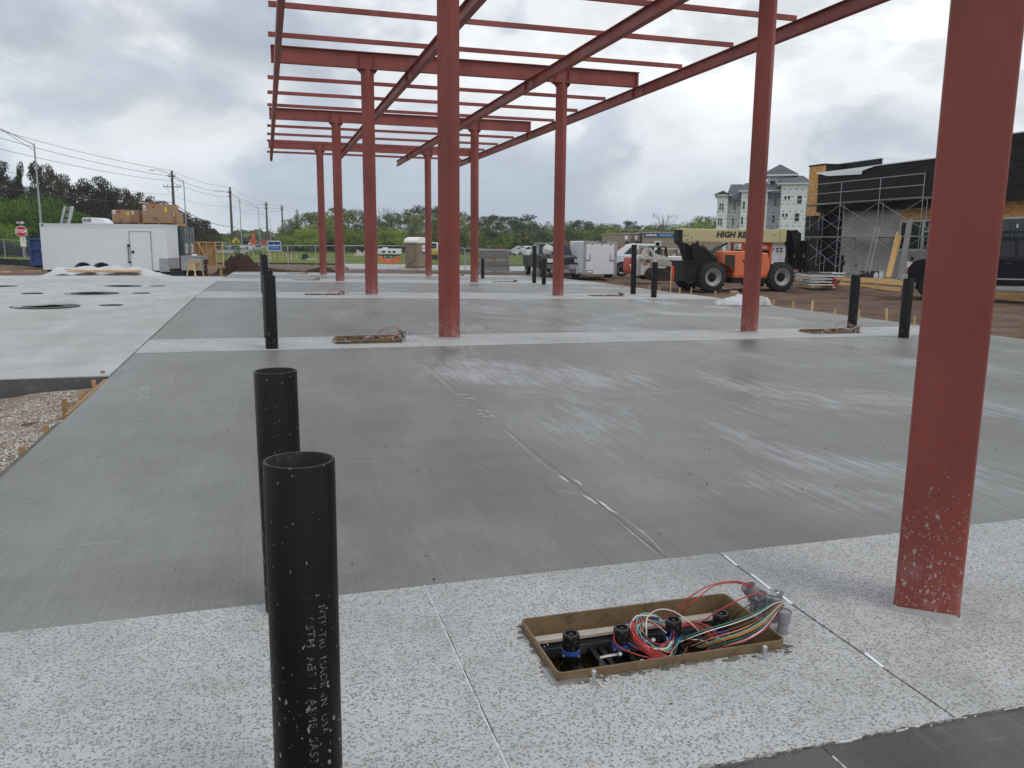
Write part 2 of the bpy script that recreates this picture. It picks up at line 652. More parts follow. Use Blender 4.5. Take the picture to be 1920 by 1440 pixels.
def aggregate():
    m, n = newmat('exposed_aggregate')
    p = n.scale(n.pos(), (1, 1, .6))
    wp = n.vmath('ADD', p, n.scale(n.vmath('SUBTRACT', n.noise(p, 90, 2, .5, col=True), (.5, .5, .5)), .010))
    v1 = n.voro(wp, 88)
    r1 = n.sep(n.voro(wp, 88, out='Color'))
    v2 = n.voro(n.vmath('ADD', wp, (3.3, 1.7, 0)), 185)
    r2 = n.sep(n.voro(n.vmath('ADD', wp, (3.3, 1.7, 0)), 185, out='Color'))
    s1 = n.math('MULTIPLY', n.step(v1, .52, .38), n.step(r1[0], .26, .34))
    s2 = n.math('MULTIPLY', n.step(v2, .50, .36), n.step(r2[0], .36, .46))
    big = n.noise(p, 1.1, 5, .6)
    mid = n.noise(p, 9, 5, .65)
    paste = n.ramp(n.math('ADD', n.math('MULTIPLY', big, .55), n.math('MULTIPLY', mid, .5)), (.32, (.41, .42, .41)), (.68, (.60, .61, .61)))
    stone = n.ramp(r1[1], (0, (.11, .115, .113)), (.45, (.18, .185, .18)), (.8, (.25, .24, .22)), (1, (.32, .30, .265)))
    stone2 = n.ramp(r2[1], (0, (.10, .105, .105)), (.6, (.19, .19, .18)), (1, (.29, .27, .235)))
    c = n.mix(n.math('MULTIPLY', s2, .68), paste, stone2)
    c = n.mix(n.math('MULTIPLY', s1, .92), c, stone)
    gr = n.noise(p, 330, 2, .6)
    c = n.mix(.22, c, n.mix(gr, (.2, .2, .19), (.62, .62, .62)))
    blot = n.noise(n.scale(n.pos(), (1, 1, 0)), .9, 6, .65, .5)
    c = n.mix(n.math('MULTIPLY', n.step(blot, .45, .66), .30), c, (.24, .245, .235))
    # greenish grime lies along the strip edges in patches
    gm = n.step(n.noise(p, 2.4, 6, .7), .60, .72)
    c = n.mix(n.math('MULTIPLY', gm, .35), c, (.19, .185, .15))
    h = n.math('ADD', n.math('MULTIPLY', s1, .8), n.math('MULTIPLY', gr, .35))
    n.out(c, .72, 0, n.bump(h, .35, .004), .3)
    return m


MAT_AGG = aggregate()


def dirt_mat():
    m, n = newmat('bare_earth')
    p = n.pos()
    a = n.noise(p, .12, 6, .6, .5)
    b = n.noise(p, 1.3, 7, .65, .4)
    t = n.noise(n.scale(p, (.35, 2.2, 1)), 1, 6, .65, .6)
    g = n.noise(p, 26, 4, .7)
    f = n.math('ADD', n.math('ADD', n.math('MULTIPLY', a, .35), n.math('MULTIPLY', b, .3)), n.math('ADD', n.math('MULTIPLY', t, .35), n.math('MULTIPLY', g, .25)))
    c = n.ramp(f, (.42, (.030, .017, .011)), (.54, (.092, .055, .036)), (.64, (.160, .108, .078)), (.80, (.27, .205, .16)))
    h = n.math('ADD', n.math('MULTIPLY', b, 1.0), n.math('ADD', n.math('MULTIPLY', g, .4), n.math('MULTIPLY', t, 1.2)))
    n.out(c, .95, 0, n.bump(h, .9, .09), .15)
    return m


MAT_DIRT = dirt_mat()


def gravel_mat():
    m, n = newmat('shell_gravel')
    p = n.pos()
    b = n.noise(p, 1.15, 7, .68, .6)
    x, y, z = n.sep(p)
    v = n.voro(p, 52)
    r = n.sep(n.voro(p, 52, out='Color'))
    v2 = n.voro(p, 110)
    r2 = n.sep(n.voro(p, 110, out='Color'))
    pale = n.ramp(r[0], (0, (.38, .32, .26)), (.3, (.68, .645, .59)), (1, (.92, .91, .88)))
    earth = n.ramp(n.noise(p, 34, 5, .7), (.3, (.055, .037, .025)), (.5, (.18, .128, .092)), (.72, (.36, .285, .22)))
    near = n.step(y, 8.6, 6.6)
    k = n.step(n.math('ADD', b, n.math('MULTIPLY_ADD', near, .20, .06)), .44, .62)
    sh = n.math('MULTIPLY', n.math('MULTIPLY', n.step(v, .55, .35), k), n.step(r[1], .10, .2))
    sh2 = n.math('MULTIPLY', n.step(v2, .5, .3), n.step(r2[1], .62, .7))
    c = n.mix(sh2, earth, (.58, .52, .46))
    c = n.mix(sh, c, pale)
    h = n.math('ADD', n.math('MULTIPLY', n.math('SUBTRACT', 1, v), .7), n.math('MULTIPLY', n.noise(p, 20, 5, .7), 1.5))
    n.out(c, .95, 0, n.bump(h, .8, .02), .15)
    return m


MAT_GRAVEL = gravel_mat()


def grass_mat():
    m, n = newmat('mown_grass')
    p = n.pos()
    a = n.noise(p, .09, 5, .6, .4)
    b = n.noise(p, .7, 6, .65)
    f = n.noise(n.scale(p, (1, .35, 1)), 7, 5, .7)
    t = n.math('ADD', n.math('ADD', n.math('MULTIPLY', a, .5), n.math('MULTIPLY', b, .3)), n.math('MULTIPLY', f, .3))
    c = n.ramp(t, (.42, (.055, .095, .018)), (.55, (.115, .150, .030)), (.66, (.19, .19, .05)), (.78, (.29, .25, .105)))
    n.out(c, .95, 0, n.bump(f, .6, .06), .1)
    return m


MAT_GRASS = grass_mat()
MAT_ROAD = M('worn_asphalt', (.20, .20, .20), .85, var=.2, scale=.2)

# ------------------------------------------------------------------ the ground sheet
SLAB_L = -1.72


def slab_right(y):
    pts = [(-9, 13.2), (3, 12.9), (10, 12.25), (13.7, 12.55), (18, 12.85), (25, 13.2), (34, 14.2), (44, 15.6), (60, 16)]
    return float(np.interp(y, [p[0] for p in pts], [p[1] for p in pts]))


def hash_noise(x, y, s):
    from mathutils import noise as mn
    return mn.noise(Vector((x * s, y * s, 1.7)))


def ground_z(x, y):
    """level of the bare earth round the slabs"""
    far = -.30
    r = math.hypot(x, y)
    near = gz(x, y) - .11
    t = 0.0
    if -1.7 < x < slab_right(y) and y < 44:      # below the concrete
        near -= .34
    elif x < -1.7 and y > 9.9 and y < 37:
        near -= .30
    elif x < -1.7 and y <= 9.9:
        near = gz(x, y) - .13 - .16 * min(1, max(0, (-x - 1.75) / 1.6)) * min(1, max(0, (y - 6.5) / 3))
    t = min(1, max(0, (r - 26) / 30))
    z = near * (1 - t) + far * t
    amp = .045 + .09 * min(1, max(0, (x - slab_right(y)) / 6)) * (1 if x > 0 else 0)
    z += amp * (hash_noise(x, y, .35) + .6 * hash_noise(x, y, 1.1) + .35 * hash_noise(x, y, 2.9)) * (1 if r < 140 else 0)
    return z


def axis(lo, hi, fine_lo, fine_hi, step):
    a = list(np.arange(fine_lo, fine_hi + 1e-6, step))
    g, x = step, fine_hi
    while x < hi:
        g *= 1.32
        x += g
        a.append(min(x, hi))
    g, x = step, fine_lo
    while x > lo:
        g *= 1.32
        x -= g
        a.insert(0, max(x, lo))
    return a


def sheet(name, xs, ys, zf, mat, kind='structure', keep=None):
    vs = [(x, y, zf(x, y)) for y in ys for x in xs]
    nx = len(xs)
    fs = []
    for j in range(len(ys) - 1):
        for i in range(nx - 1):
            if keep is None or keep((xs[i] + xs[i + 1]) / 2, (ys[j] + ys[j + 1]) / 2):
                fs.append((j * nx + i, j * nx + i + 1, (j + 1) * nx + i + 1, (j + 1) * nx + i))
    me = bpy.data.meshes.new(name)
    me.from_pydata(vs, [], fs)
    o = link(name, me, mat, smooth=60)
    return tag(o, kind=kind)


sheet('ground', axis(-1100, 1100, -16, 44, .5), axis(-300, 1200, -6, 58, .5), ground_z, MAT_DIRT)


def gravel_z(x, y):
    return ground_z(x, y) + .02 + .03 * hash_noise(x, y, 4.0)


sheet('gravel_bed', list(np.arange(-9, -1.85, .12)) + [-1.84], list(np.arange(1.5, 9.9, .12)), gravel_z, MAT_GRAVEL)


def cam_lat(x, y):
    return x * _cy - y * _sy, x * _sy + y * _cy          # sideways, forward


def grass_keep(x, y):
    l, f = cam_lat(x, y)
    if f < 66:
        return False
    if l < -30 and f < 88:
        return f > 70
    return True


# the field is laid out along the view so that its near edge is straight
def cam_sheet(name, ls, fs_, z, mat, zn=0.0):
    vs = []
    for f in fs_:
        for l in ls:
            x, y = l * _cy + f * _sy, -l * _sy + f * _cy
            vs.append((x, y, z + zn * hash_noise(x, y, .2)))
    nx = len(ls)
    fc = [(j * nx + i, j * nx + i + 1, (j + 1) * nx + i + 1, (j + 1) * nx + i) for j in range(len(fs_) - 1) for i in range(nx - 1)]
    me = bpy.data.meshes.new(name)
    me.from_pydata(vs, [], fc)
    return tag(link(name, me, mat, smooth=60), kind='structure')


cam_sheet('grass_field', axis(-520, 520, -60, 60, 3), axis(69, 860, 69, 150, 3), -.20, MAT_GRASS, .05)
o = MB()
vv = [D(655, 506.5, 56), D(1006, 509.5, 54), D(1006, 497, 66), D(640, 495.5, 68.5)]
vv = [Vector((v.x, v.y, 0)) for v in vv]
o.add([(v.x, v.y, -.42) for v in vv] + [(v.x, v.y, -.185) for v in vv], [(0, 1, 5, 4), (1, 2, 6, 5), (2, 3, 7, 6), (3, 0, 4, 7), (4, 5, 6, 7)])
tag(o.build('sidewalk', MAT_PAD, smooth=0), kind='structure')
# a road beyond the field on the left
o = MB()
rv = [B(-700, 105, 0), B(452, 118, 0), B(520, 520, 0), B(505, 520, 0), B(330, 118, 0), B(-700, 122, 0)]
o.add([(v.x, v.y, -.10) for v in rv], [(0, 1, 4, 5), (1, 2, 3, 4)])
tag(o.build('road', MAT_ROAD, smooth=0), kind='structure')

# ------------------------------------------------------------------ forecourt slab: panels with open joints
ROWS = [2.69, 12.54, 22.53, 32.63, 42.58]
YS = []                      # strip near / far edges
YS = [(1.955, 3.475), (G(529, 655.7).y, G(529, 632.4).y), (G(680, 559.2).y, G(680, 548).y), (G(680, 529.4).y, G(680, 523.6).y), (G(640, 516.4).y, G(640, 513.0).y)]
YEND = G(680, 511.6).y
base = MB()
ysb = [-6, 0, 4, 8, 12, 17, 22, 27, 32, 37, 42, YEND]
for a, b in zip(ysb, ysb[1:]):
    xa, xb = SLAB_L + .02, slab_right(a) - .02
    xc = slab_right(b) - .02
    pts = [(xa, a), (xb, a), (xc, b), (xa, b)]
    base.add([(x, y, gz(x, y) - .34) for x, y in pts], [(0, 1, 2, 3)])
slab = tag(base.build('forecourt_slab', M('joint_grime', (.045, .043, .036), .95, var=.4, scale=12), smooth=0), kind='structure')


def panel(name, xl, xr, y0, y1, mat, parent, holes=(), drop=0.0, th=.14, dx=.9, dy=.8):
    """one poured panel; xl/xr may be functions of y"""
    fl = xl if callable(xl) else (lambda y: xl)
    fr = xr if callable(xr) else (lambda y: xr)
    mb = MB()
    ny = max(2, int((y1 - y0) / dy) + 1)
    ys = list(np.linspace(y0, y1, ny))
    for h in holes:
        ys += [h[2], h[3]]
    ys = sorted(set(ys))
    xm0, xm1 = fl((y0 + y1) / 2), fr((y0 + y1) / 2)
    nx = max(2, int((xm1 - xm0) / dx) + 1)
    ts = list(np.linspace(0, 1, nx))
    if holes:
        for h in holes:
            ts += [(h[0] - xm0) / (xm1 - xm0), (h[1] - xm0) / (xm1 - xm0)]
        ts = sorted(set(ts))
    P = [[(fl(y) + (fr(y) - fl(y)) * t, y) for t in ts] for y in ys]
    nt = len(ts)

    def inside(x, y):
        return any(h[0] - 1e-6 < x < h[1] + 1e-6 and h[2] - 1e-6 < y < h[3] + 1e-6 for h in holes)
    top = [(x, y, gz(x, y) - drop) for r in P for x, y in r]
    fs = []
    for j in range(len(ys) - 1):
        for i in range(nt - 1):
            cx = (P[j][i][0] + P[j + 1][i + 1][0]) / 2
            cy = (P[j][i][1] + P[j + 1][i + 1][1]) / 2
            if not inside(cx, cy):
                fs.append((j * nt + i, j * nt + i + 1, (j + 1) * nt + i + 1, (j + 1) * nt + i))
    mb.add(top, fs)
    per = [(0, i) for i in range(nt)] + [(j, nt - 1) for j in range(1, len(ys))] + [(len(ys) - 1, i) for i in range(nt - 2, -1, -1)] + [(j, 0) for j in range(len(ys) - 2, 0, -1)]
    q = [P[j][i] for j, i in per]
    m = len(q)
    mb.add([(x, y, gz(x, y) - drop) for x, y in q] + [(x, y, gz(x, y) - drop - th) for x, y in q], [(i, (i + 1) % m, m + (i + 1) % m, m + i) for i in range(m)])
    for h in holes:
        q = [(h[0], h[2]), (h[1], h[2]), (h[1], h[3]), (h[0], h[3])]
        mb.add([(x, y, gz(x, y) - drop) for x, y in q] + [(x, y, gz(x, y) - drop - .3) for x, y in q], [(i, (i + 1) % 4, 4 + (i + 1) % 4, 4 + i) for i in range(4)])
    return mb.build(name, mat, parent, smooth=20)


PITS = []                    # (x centre, y centre) of the dispenser pits
PIT_L, PIT_W = .96, .46
for k, r in enumerate(ROWS):
    ym = (YS[k][0] + YS[k][1]) / 2
    PITS += [(1.415, ym + (.04 if k == 0 else 0)), (9.66, ym)]
g = .005
for k, (a, b) in enumerate(YS):
    hs = [(x - PIT_L / 2, x + PIT_L / 2, y - PIT_W / 2, y + PIT_W / 2) for x, y in PITS if a < y < b]
    cuts = [SLAB_L, .635, 2.15, 4.1, 8.9, 10.42, slab_right((a + b) / 2)]
    for i, (x0, x1) in enumerate(zip(cuts, cuts[1:])):
        hh = [h for h in hs if x0 < h[0] < x1]
        panel('pebble_panel', x0 + (g if i else 0), (x1 - g) if i < 5 else (lambda y: slab_right(y)), a + g, b - g, MAT_AGG, slab, hh)
ends = [(-6.0, YS[0][0])] + [(YS[k][1], YS[k + 1][0]) for k in range(4)] + [(YS[4][1], YEND)]
for k, (a, b) in enumerate(ends):
    m = MAT_CONC_DARK if k == 0 else MAT_CONC
    xj = 1.87 if k else 1.62
    for x0, x1 in ((SLAB_L, xj - .0018), (xj + .0018, 5.6), (5.6035, 9.3), (9.3035, None)):
        panel('concrete_panel', x0, (lambda y: slab_right(y)) if x1 is None else x1, a, b, m, slab, drop=.006)

# plastic zip strips standing in the joints, torn off here and there
MAT_STRIP = M('grey_white_plastic', (.62, .63, .62), .5, var=.25, scale=9, dirt=(.12, .11, .09), dirt_amt=.8)
MAT_STRIPW = M('white_plastic', (.85, .86, .86), .4, var=.08)
sb = MB()
rs = random.Random(3)


def strip_run(mb, x0, y0, x1, y1, w, zoff, seg, keep=1.0, jig=.002):
    L = math.hypot(x1 - x0, y1 - y0)
    k = max(1, int(L / seg))
    for i in range(k):
        if rs.random() > keep:
            continue
        t0, t1 = i / k, (i + (rs.uniform(.8, 1.0) if keep < 1 else 1)) / k
        a = (x0 + (x1 - x0) * t0 + rs.uniform(-jig, jig), y0 + (y1 - y0) * t0)
        b = (x0 + (x1 - x0) * t1 + rs.uniform(-jig, jig), y0 + (y1 - y0) * t1)
        mb.bar((a[0], a[1], gz(*a) + zoff), (b[0], b[1], gz(*b) + zoff), w, .012)


for k, (a, b) in enumerate(YS[:3]):
    strip_run(sb, .632, a, .632, b, .006, -.0035, .22, 1.0)
    strip_run(sb, .640, a, .640, b, .004, -.008, .15, .8)
    strip_run(sb, 2.15, a, 2.15, b, .009, -.009, .16, .4)
    strip_run(sb, 8.9, a, 8.9, b, .010, -.006, .16, .7)
    strip_run(sb, 10.42, a, 10.42, b, .010, -.006, .16, .7)
for k_ in range(70):
    xa = -.4 + k_ * .055 + rs.uniform(-.02, .02)
    if rs.random() < .62:
        sb.bar((xa, YS[0][0] + rs.uniform(-.004, .006), -.005), (xa + rs.uniform(.015, .06), YS[0][0] + rs.uniform(-.004, .006), -.005 + rs.uniform(-.002, .003)), rs.uniform(.003, .009), .008)
strip_run(sb, 1.62, -1, 1.62, YS[0][0], .006, -.010, .3, .7)
sb.stuff('joint_strip', MAT_STRIP, slab, smooth=0)
sw = MB()
for y0, y1 in ((3.30, 3.42), (3.02, 3.18), (2.86, 2.98), (2.30, 2.40)):
    sw.bar((2.152, y0, gz(2, y0) + .001), (2.157, y1, gz(2, y1) + .004), .012, .004)
sw.stuff('torn_joint_strip', MAT_STRIPW, slab, smooth=0)
# white slivers of strip and slurry left along the lengthwise joint of the first bay
gm = MB()
for k_ in range(90):
    xa = -.5 + k_ * .045
    gm.blob((xa, YS[0][0] + rs.uniform(-.008, .010), -.006), (rs.uniform(.015, .045), rs.uniform(.003, .009), rs.uniform(.004, .008)), 5, 4, .3, seed=k_)
for k_ in range(120):
    xa = rs.uniform(-1.7, 5)
    gm.blob((xa, YS[0][1] + rs.uniform(-.012, .002), -.004), (rs.uniform(.01, .05), rs.uniform(.002, .006), rs.uniform(.003, .006)), 5, 4, .3, seed=k_)
gm.stuff('joint_dirt', M('brown_joint_dirt', (.115, .10, .078), .95, var=.4, scale=20), slab, smooth=60)
sw = MB()


def ribbon(pts, w):
    """thin wavering smear of slurry lying on the slab"""
    P_ = smooth_path([(x, y, gz(x, y) - .0045) for x, y in pts], 6)
    k = len(P_)
    vs = []
    for i, p in enumerate(P_):
        d_ = (P_[min(i + 1, k - 1)] - P_[max(i - 1, 0)]).normalized()
        nn = Vector((-d_.y, d_.x, 0)) * (w / 2) * (math.sin(PI * (i + .3) / (k - .4)) ** .6) * rs.uniform(.55, 1.1)
        vs += [p + nn, p - nn]
    sw.add(vs, [(2 * i, 2 * i + 1, 2 * i + 3, 2 * i + 2) for i in range(k - 1)])


def Gp(*pp):
    return [(G(*q).x, G(*q).y) for q in pp]


ribbon(Gp((1046, 890), (1056, 895), (1066, 903)), .022)
ribbon(Gp((1072, 897), (1082, 901), (1092, 909)), .018)
ribbon(Gp((1092, 926), (1106, 934), (1120, 944)), .024)
ribbon(Gp((1118, 937), (1128, 941), (1145, 955), (1163, 963)), .022)
ribbon(Gp((1040, 918), (1066, 921), (1092, 926)), .007)
ribbon(Gp((1184, 999), (1190, 1001)), .014)
ribbon(Gp((1198, 992), (1208, 997)), .014)
for a_ in (((856, 738), (880, 739)), ((868, 746), (894, 746)), ((893, 768), (904, 769)), ((898, 774), (906, 775)), ((908, 769), (916, 770)), ((904, 779), (914, 780)), ((918, 778), (926, 780))):
    ribbon(Gp(*a_), .035)
ribbon(Gp((218, 787), (262, 784), (300, 780), (332, 774)), .012)
ribbon(Gp((345, 780), (366, 778), (384, 773)), .012)
ribbon(Gp((990, 745), (1080, 742), (1180, 740)), .008)
ribbon(Gp((1150, 741), (1240, 735), (1330, 731)), .007)
ribbon(Gp((925, 783), (990, 845), (1045, 890)), .006)
ribbon(Gp((1165, 966), (1215, 1005), (1246, 1038)), .007)
ribbon(Gp((1150, 967), (1200, 1010), (1236, 1040)), .006)
ribbon(Gp((800, 688), (830, 715), (860, 742)), .006)
rd_ = random.Random(77)
for i in range(26):
    x_, y_ = rd_.uniform(-1.2, 11), rd_.uniform(3.8, 11)
    l_ = rd_.uniform(.06, .35)
    ribbon([(x_, y_), (x_ + l_ * .5 + rd_.uniform(-.02, .02), y_ + rd_.uniform(-.03, .03)), (x_ + l_, y_ + rd_.uniform(-.05, .05))], rd_.uniform(.002, .006))
sw.stuff('slurry_smear', M('dried_slurry', (.55, .55, .53), .8, var=.2, scale=30), slab, smooth=0)

gr_ = MB()
for i in range(260):
    y_ = 2.0 + 9.5 * rd_.random() ** 1.5
    x_ = rd_.uniform(-1.6, 2.5 + y_ * .9)
    r_ = rd_.uniform(.0016, .0042) * (1 if rd_.random() < .96 else 1.7)
    gr_.blob((x_, y_, gz(x_, y_)), (r_ * rd_.uniform(1, 2), r_, r_ * .8), 5, 4, .3, seed=i)
gr_.stuff('loose_grit', M('dark_grit', (.075, .072, .064), .95, var=.5, scale=3), slab, smooth=60)

# ------------------------------------------------------------------ tank slab on the left, with its manholes
TY0, TY1 = 9.87, 37.5


def tank_left(y):
    return -13.5


tb = MB()
tf = MB()
tf.add([(x, TY0 - .006, gz(x, TY0) - .012 + zz) for zz in (0, -.26) for x in np.linspace(-13.5, SLAB_L - .03, 24)], [(i, i + 1, 25 + i, 24 + i) for i in range(23)])
tank = tag(panel('tank_slab', -13.5, SLAB_L - .02, TY0, TY1, MAT_TANK, None, th=.26, dx=1.5, dy=1.5), kind='structure')
tf.build('slab_face', M('formed_damp_concrete', (.10, .10, .097), .75, var=.35, scale=4, dirt=(.17, .165, .155), dirt_amt=.5), tank, smooth=0)
MAT_IRON = M('black_cast_iron', (.022, .023, .024), .55, var=.3, scale=8, bump=.2)
MAT_IRON2 = M('dusty_iron_ring', (.09, .095, .10), .6, var=.3, scale=8)


def manhole(px, py, wpx, label):
    c = G(px, py)
    dep = cam_lat(c.x, c.y)[1]
    r = wpx / FPX * dep / 2
    t = thing('manhole', label, 'manhole', (c.x, c.y, c.z), 0, 'manholes in the pale tank slab')
    mb = MB()
    mb.lathe([(r, -.02), (r, .008), (r * .94, .010), (r * .90, .004), (r * .9, -.02)], 40)
    mb.build('ring', MAT_IRON, t)
    mb = MB()
    mb.lathe([(0.0001, .003), (r * .86, .003), (r * .885, .002), (r * .885, -.01)], 40)
    for a in range(4):
        mb.box((math.cos(a * PI / 2) * r * .6, math.sin(a * PI / 2) * r * .6, .005), (r * .12, r * .12, .012), a * PI / 2)
    mb.build('cover', MAT_IRON, t)
    if r > .4:
        mb = MB()
        mb.lathe([(r * .62, .004), (r * .62, .009), (r * .55, .009), (r * .55, .004)], 36)
        mb.build('rib', MAT_IRON2, t)


manhole(85, 574.5, 117, 'largest round black manhole, nearest in the pale slab')
manhole(208, 572.3, 42, 'small black manhole just beyond the largest manhole')
manhole(172, 550.2, 92, 'wide black manhole in the middle of the pale slab')
manhole(60.5, 550.2, 36, 'small black manhole on the far side of the gravel, left of the wide middle manhole')
manhole(264.5, 549.8, 32, 'small black manhole between the wide middle manhole and the grey forecourt edge')
manhole(224.5, 536.6, 76, 'wide black manhole at the far end of the pale slab')
manhole(295, 536.4, 28, 'smallest black manhole near the sawhorse')
manhole(2, 537, 56, 'black manhole cut by the edge of the photo on the pale slab')
# ------------------------------------------------------------------ red oxide steel canopy frame


def steel_mat(name, spatter):
    m, n = newmat(name)
    p = n.obj()
    x, y, z = n.sep(p)
    a = n.noise(n.scale(p, (1.2, 1.2, .5)), 1, 5, .6)
    b = n.noise(n.scale(p, (30, 30, 2.2)), 1, 4, .6)
    g = n.noise(p, 55, 3, .6)
    v = n.math('ADD', n.math('MULTIPLY_ADD', n.step(a, .28, .72), .34, .66), n.math('ADD', n.math('MULTIPLY_ADD', b, .16, -.08), n.math('MULTIPLY_ADD', g, .16, -.08)))
    sc = n.n('ShaderNodeVectorMath', operation='SCALE')
    sc.inputs[0].default_value = (.295, .070, .053)
    n.link(v, sc.inputs['Scale'])
    c = sc.outputs[0]
    # drips of scale and thin pale scratches
    s1 = n.noise(n.scale(p, (40, 40, 1.3)), 1, 3, .5)
    s2 = n.noise(p, 1.7, 3, .5)
    c = n.mix(n.math('MULTIPLY', n.math('MULTIPLY', n.step(s1, .70, .76), n.step(s2, .50, .62)), .5), c, (.42, .24, .23))
    c = n.mix(n.math('MULTIPLY', n.step(n.noise(p, 7, 6, .7), .64, .72), .35), c, (.10, .022, .018))
    fadep = n.step(n.noise(n.scale(p, (3, 3, .8)), 1, 5, .6), .52, .70)
    c = n.mix(n.math('MULTIPLY', fadep, .30), c, (.40, .15, .13))
    if spatter:
        fade = n.step(z, .85, .02)
        low = n.step(z, .32, .0)
        sp = n.scale(p, (1, 1, .62))
        w = n.vmath('ADD', sp, n.scale(n.vmath('SUBTRACT', n.noise(p, 70, 2, .5, col=True), (.5, .5, .5)), .02))
        d1 = n.voro(w, 46)
        r1 = n.sep(n.voro(w, 46, out='Color'))
        big = n.math('MULTIPLY', n.step(d1, .30, .22), n.step(n.math('ADD', r1[0], n.math('MULTIPLY', fade, .62)), 1.12, 1.2))
        d2 = n.voro(w, 115)
        r2 = n.sep(n.voro(w, 115, out='Color'))
        sml = n.math('MULTIPLY', n.step(d2, .36, .26), n.step(n.math('ADD', r2[0], n.math('MULTIPLY', fade, .42)), 1.02, 1.06))
        c = n.mix(n.math('MULTIPLY', n.math('MAXIMUM', big, sml), .85), c, (.40, .36, .34))
        haze = n.math('MULTIPLY', n.math('MULTIPLY', n.step(n.noise(p, 6, 5, .7), .46, .70), low), .6)
        c = n.mix(haze, c, (.42, .34, .36))
        foot = n.math('MULTIPLY', n.step(n.math('ADD', z, n.math('MULTIPLY', n.noise(p, 16, 4, .7), .05)), .055, .03), 1.0)
        c = n.mix(foot, c, (.36, .355, .34))
    n.out(c, n.math('MULTIPLY_ADD', g, .2, .42), 0, n.bump(g, .08, .004), .4)
    return m


MAT_STEEL = steel_mat('red_oxide_steel', False)
MAT_COL = steel_mat('red_oxide_steel_spattered', True)
MAT_BOLT = M('dark_bolt_steel', (.05, .035, .03), .6, metal=.3)
FRAME0 = Vector((5.42, 22.5, 0))
frame = thing('canopy_frame', 'red oxide painted steel canopy frame on nine columns, not yet roofed', 'canopy', FRAME0)
off = -FRAME0
CX = (2.72, 8.14)
base_px = {(0, 0): (1743, 1140), (0, 1): (847, 634), (0, 2): (694.5, 552.5), (0, 3): (637, 527.2), (0, 4): (604, 515), (1, 1): (1401, 622), (1, 2): (1044, 554), (1, 3): (889, 529.5), (1, 4): (803.5, 518)}
hw, rr = .127, .022
sect = []
for i, (sx_, sy_) in enumerate(((1, 1), (-1, 1), (-1, -1), (1, -1))):
    for k in range(3):
        a = rad(45 + 90 * i - 45 + 45 * k)
        sect.append((sx_ * (hw - rr) + rr * math.cos(a), sy_ * (hw - rr) + rr * math.sin(a)))
c45, s45 = math.cos(PI / 4), math.sin(PI / 4)
for i in (0, 1):
    for k in range(5):
        x, y = CX[i], ROWS[k]
        zb = gz(x, y)
        mb = MB()
        prof = [(a * c45 - b * s45, a * s45 + b * c45) for a, b in sect]
        mb.prism([(a, b) for a, b in prof], 'z', -.05, 6.012 - zb)
        col = mb.build('column', MAT_COL, frame, smooth=30, loc=Vector((x, y, zb)) - FRAME0)
        mb = MB()
        mb.b(x - .26, x + .26, y - .16, y + .16, 6.013, 6.038)
        mb.build('cap_plate', MAT_STEEL, col, smooth=0, loc=-Vector((x, y, zb)))
        mb = MB()
        for sg in (-1, 1):
            mb.prism([(x + sg * .17, 6.012), (x + sg * .25, 6.012), (x + sg * .25, 5.985), (x + sg * .175, 5.90)], 'y', y - .006, y + .006)
            mb.prism([(y + sg * .15, 6.012), (y + sg * .17, 6.012), (y + sg * .175, 5.92)], 'x', x - .006, x + .006)
        mb.each('gusset', MAT_STEEL, col, smooth=0, loc=-Vector((x, y, zb)))
        if i == 0 and k < 3 or i == 1 and k < 2:
            # grout turned up round the foot
            mb = MB()
            q = [(a * 1.10, b * 1.10) for a, b in prof]
            q2 = [(a * 1.02, b * 1.02) for a, b in prof]
            m_ = len(q)
            rn = random.Random(k + 7 * i)
            mb.add([(a, b, .001) for a, b in q] + [(a, b, .012 + .028 * rn.random()) for a, b in q2], [(j, (j + 1) % m_, m_ + (j + 1) % m_, m_ + j) for j in range(m_)])
            mb.build('grout_collar', M('grout', (.36, .36, .35), .9, var=.3, scale=20), col, smooth=60)
for y in ROWS:
    mb = MB()
    mb.ibeam((.30, y, 6.245), (10.49, y, 6.245), .41, .18, .016, .011)
    bm_ = mb.build('cross_beam', MAT_STEEL, frame, smooth=0, loc=off)
    mb = MB()
    for x in CX:
        for sg in (-1, 1):
            mb.b(x + sg * .19 - .005, x + sg * .19 + .005, y - .086, y + .086, 6.058, 6.432)
    mb.each('stiffener', MAT_STEEL, bm_, smooth=0)
    mb = MB()
    mb.b(10.40, 10.41, y - .086, y + .086, 6.058, 6.432)
    mb.b(.38, .39, y - .086, y + .086, 6.058, 6.432)
    mb.each('end_stiffener', MAT_STEEL, bm_, smooth=0)
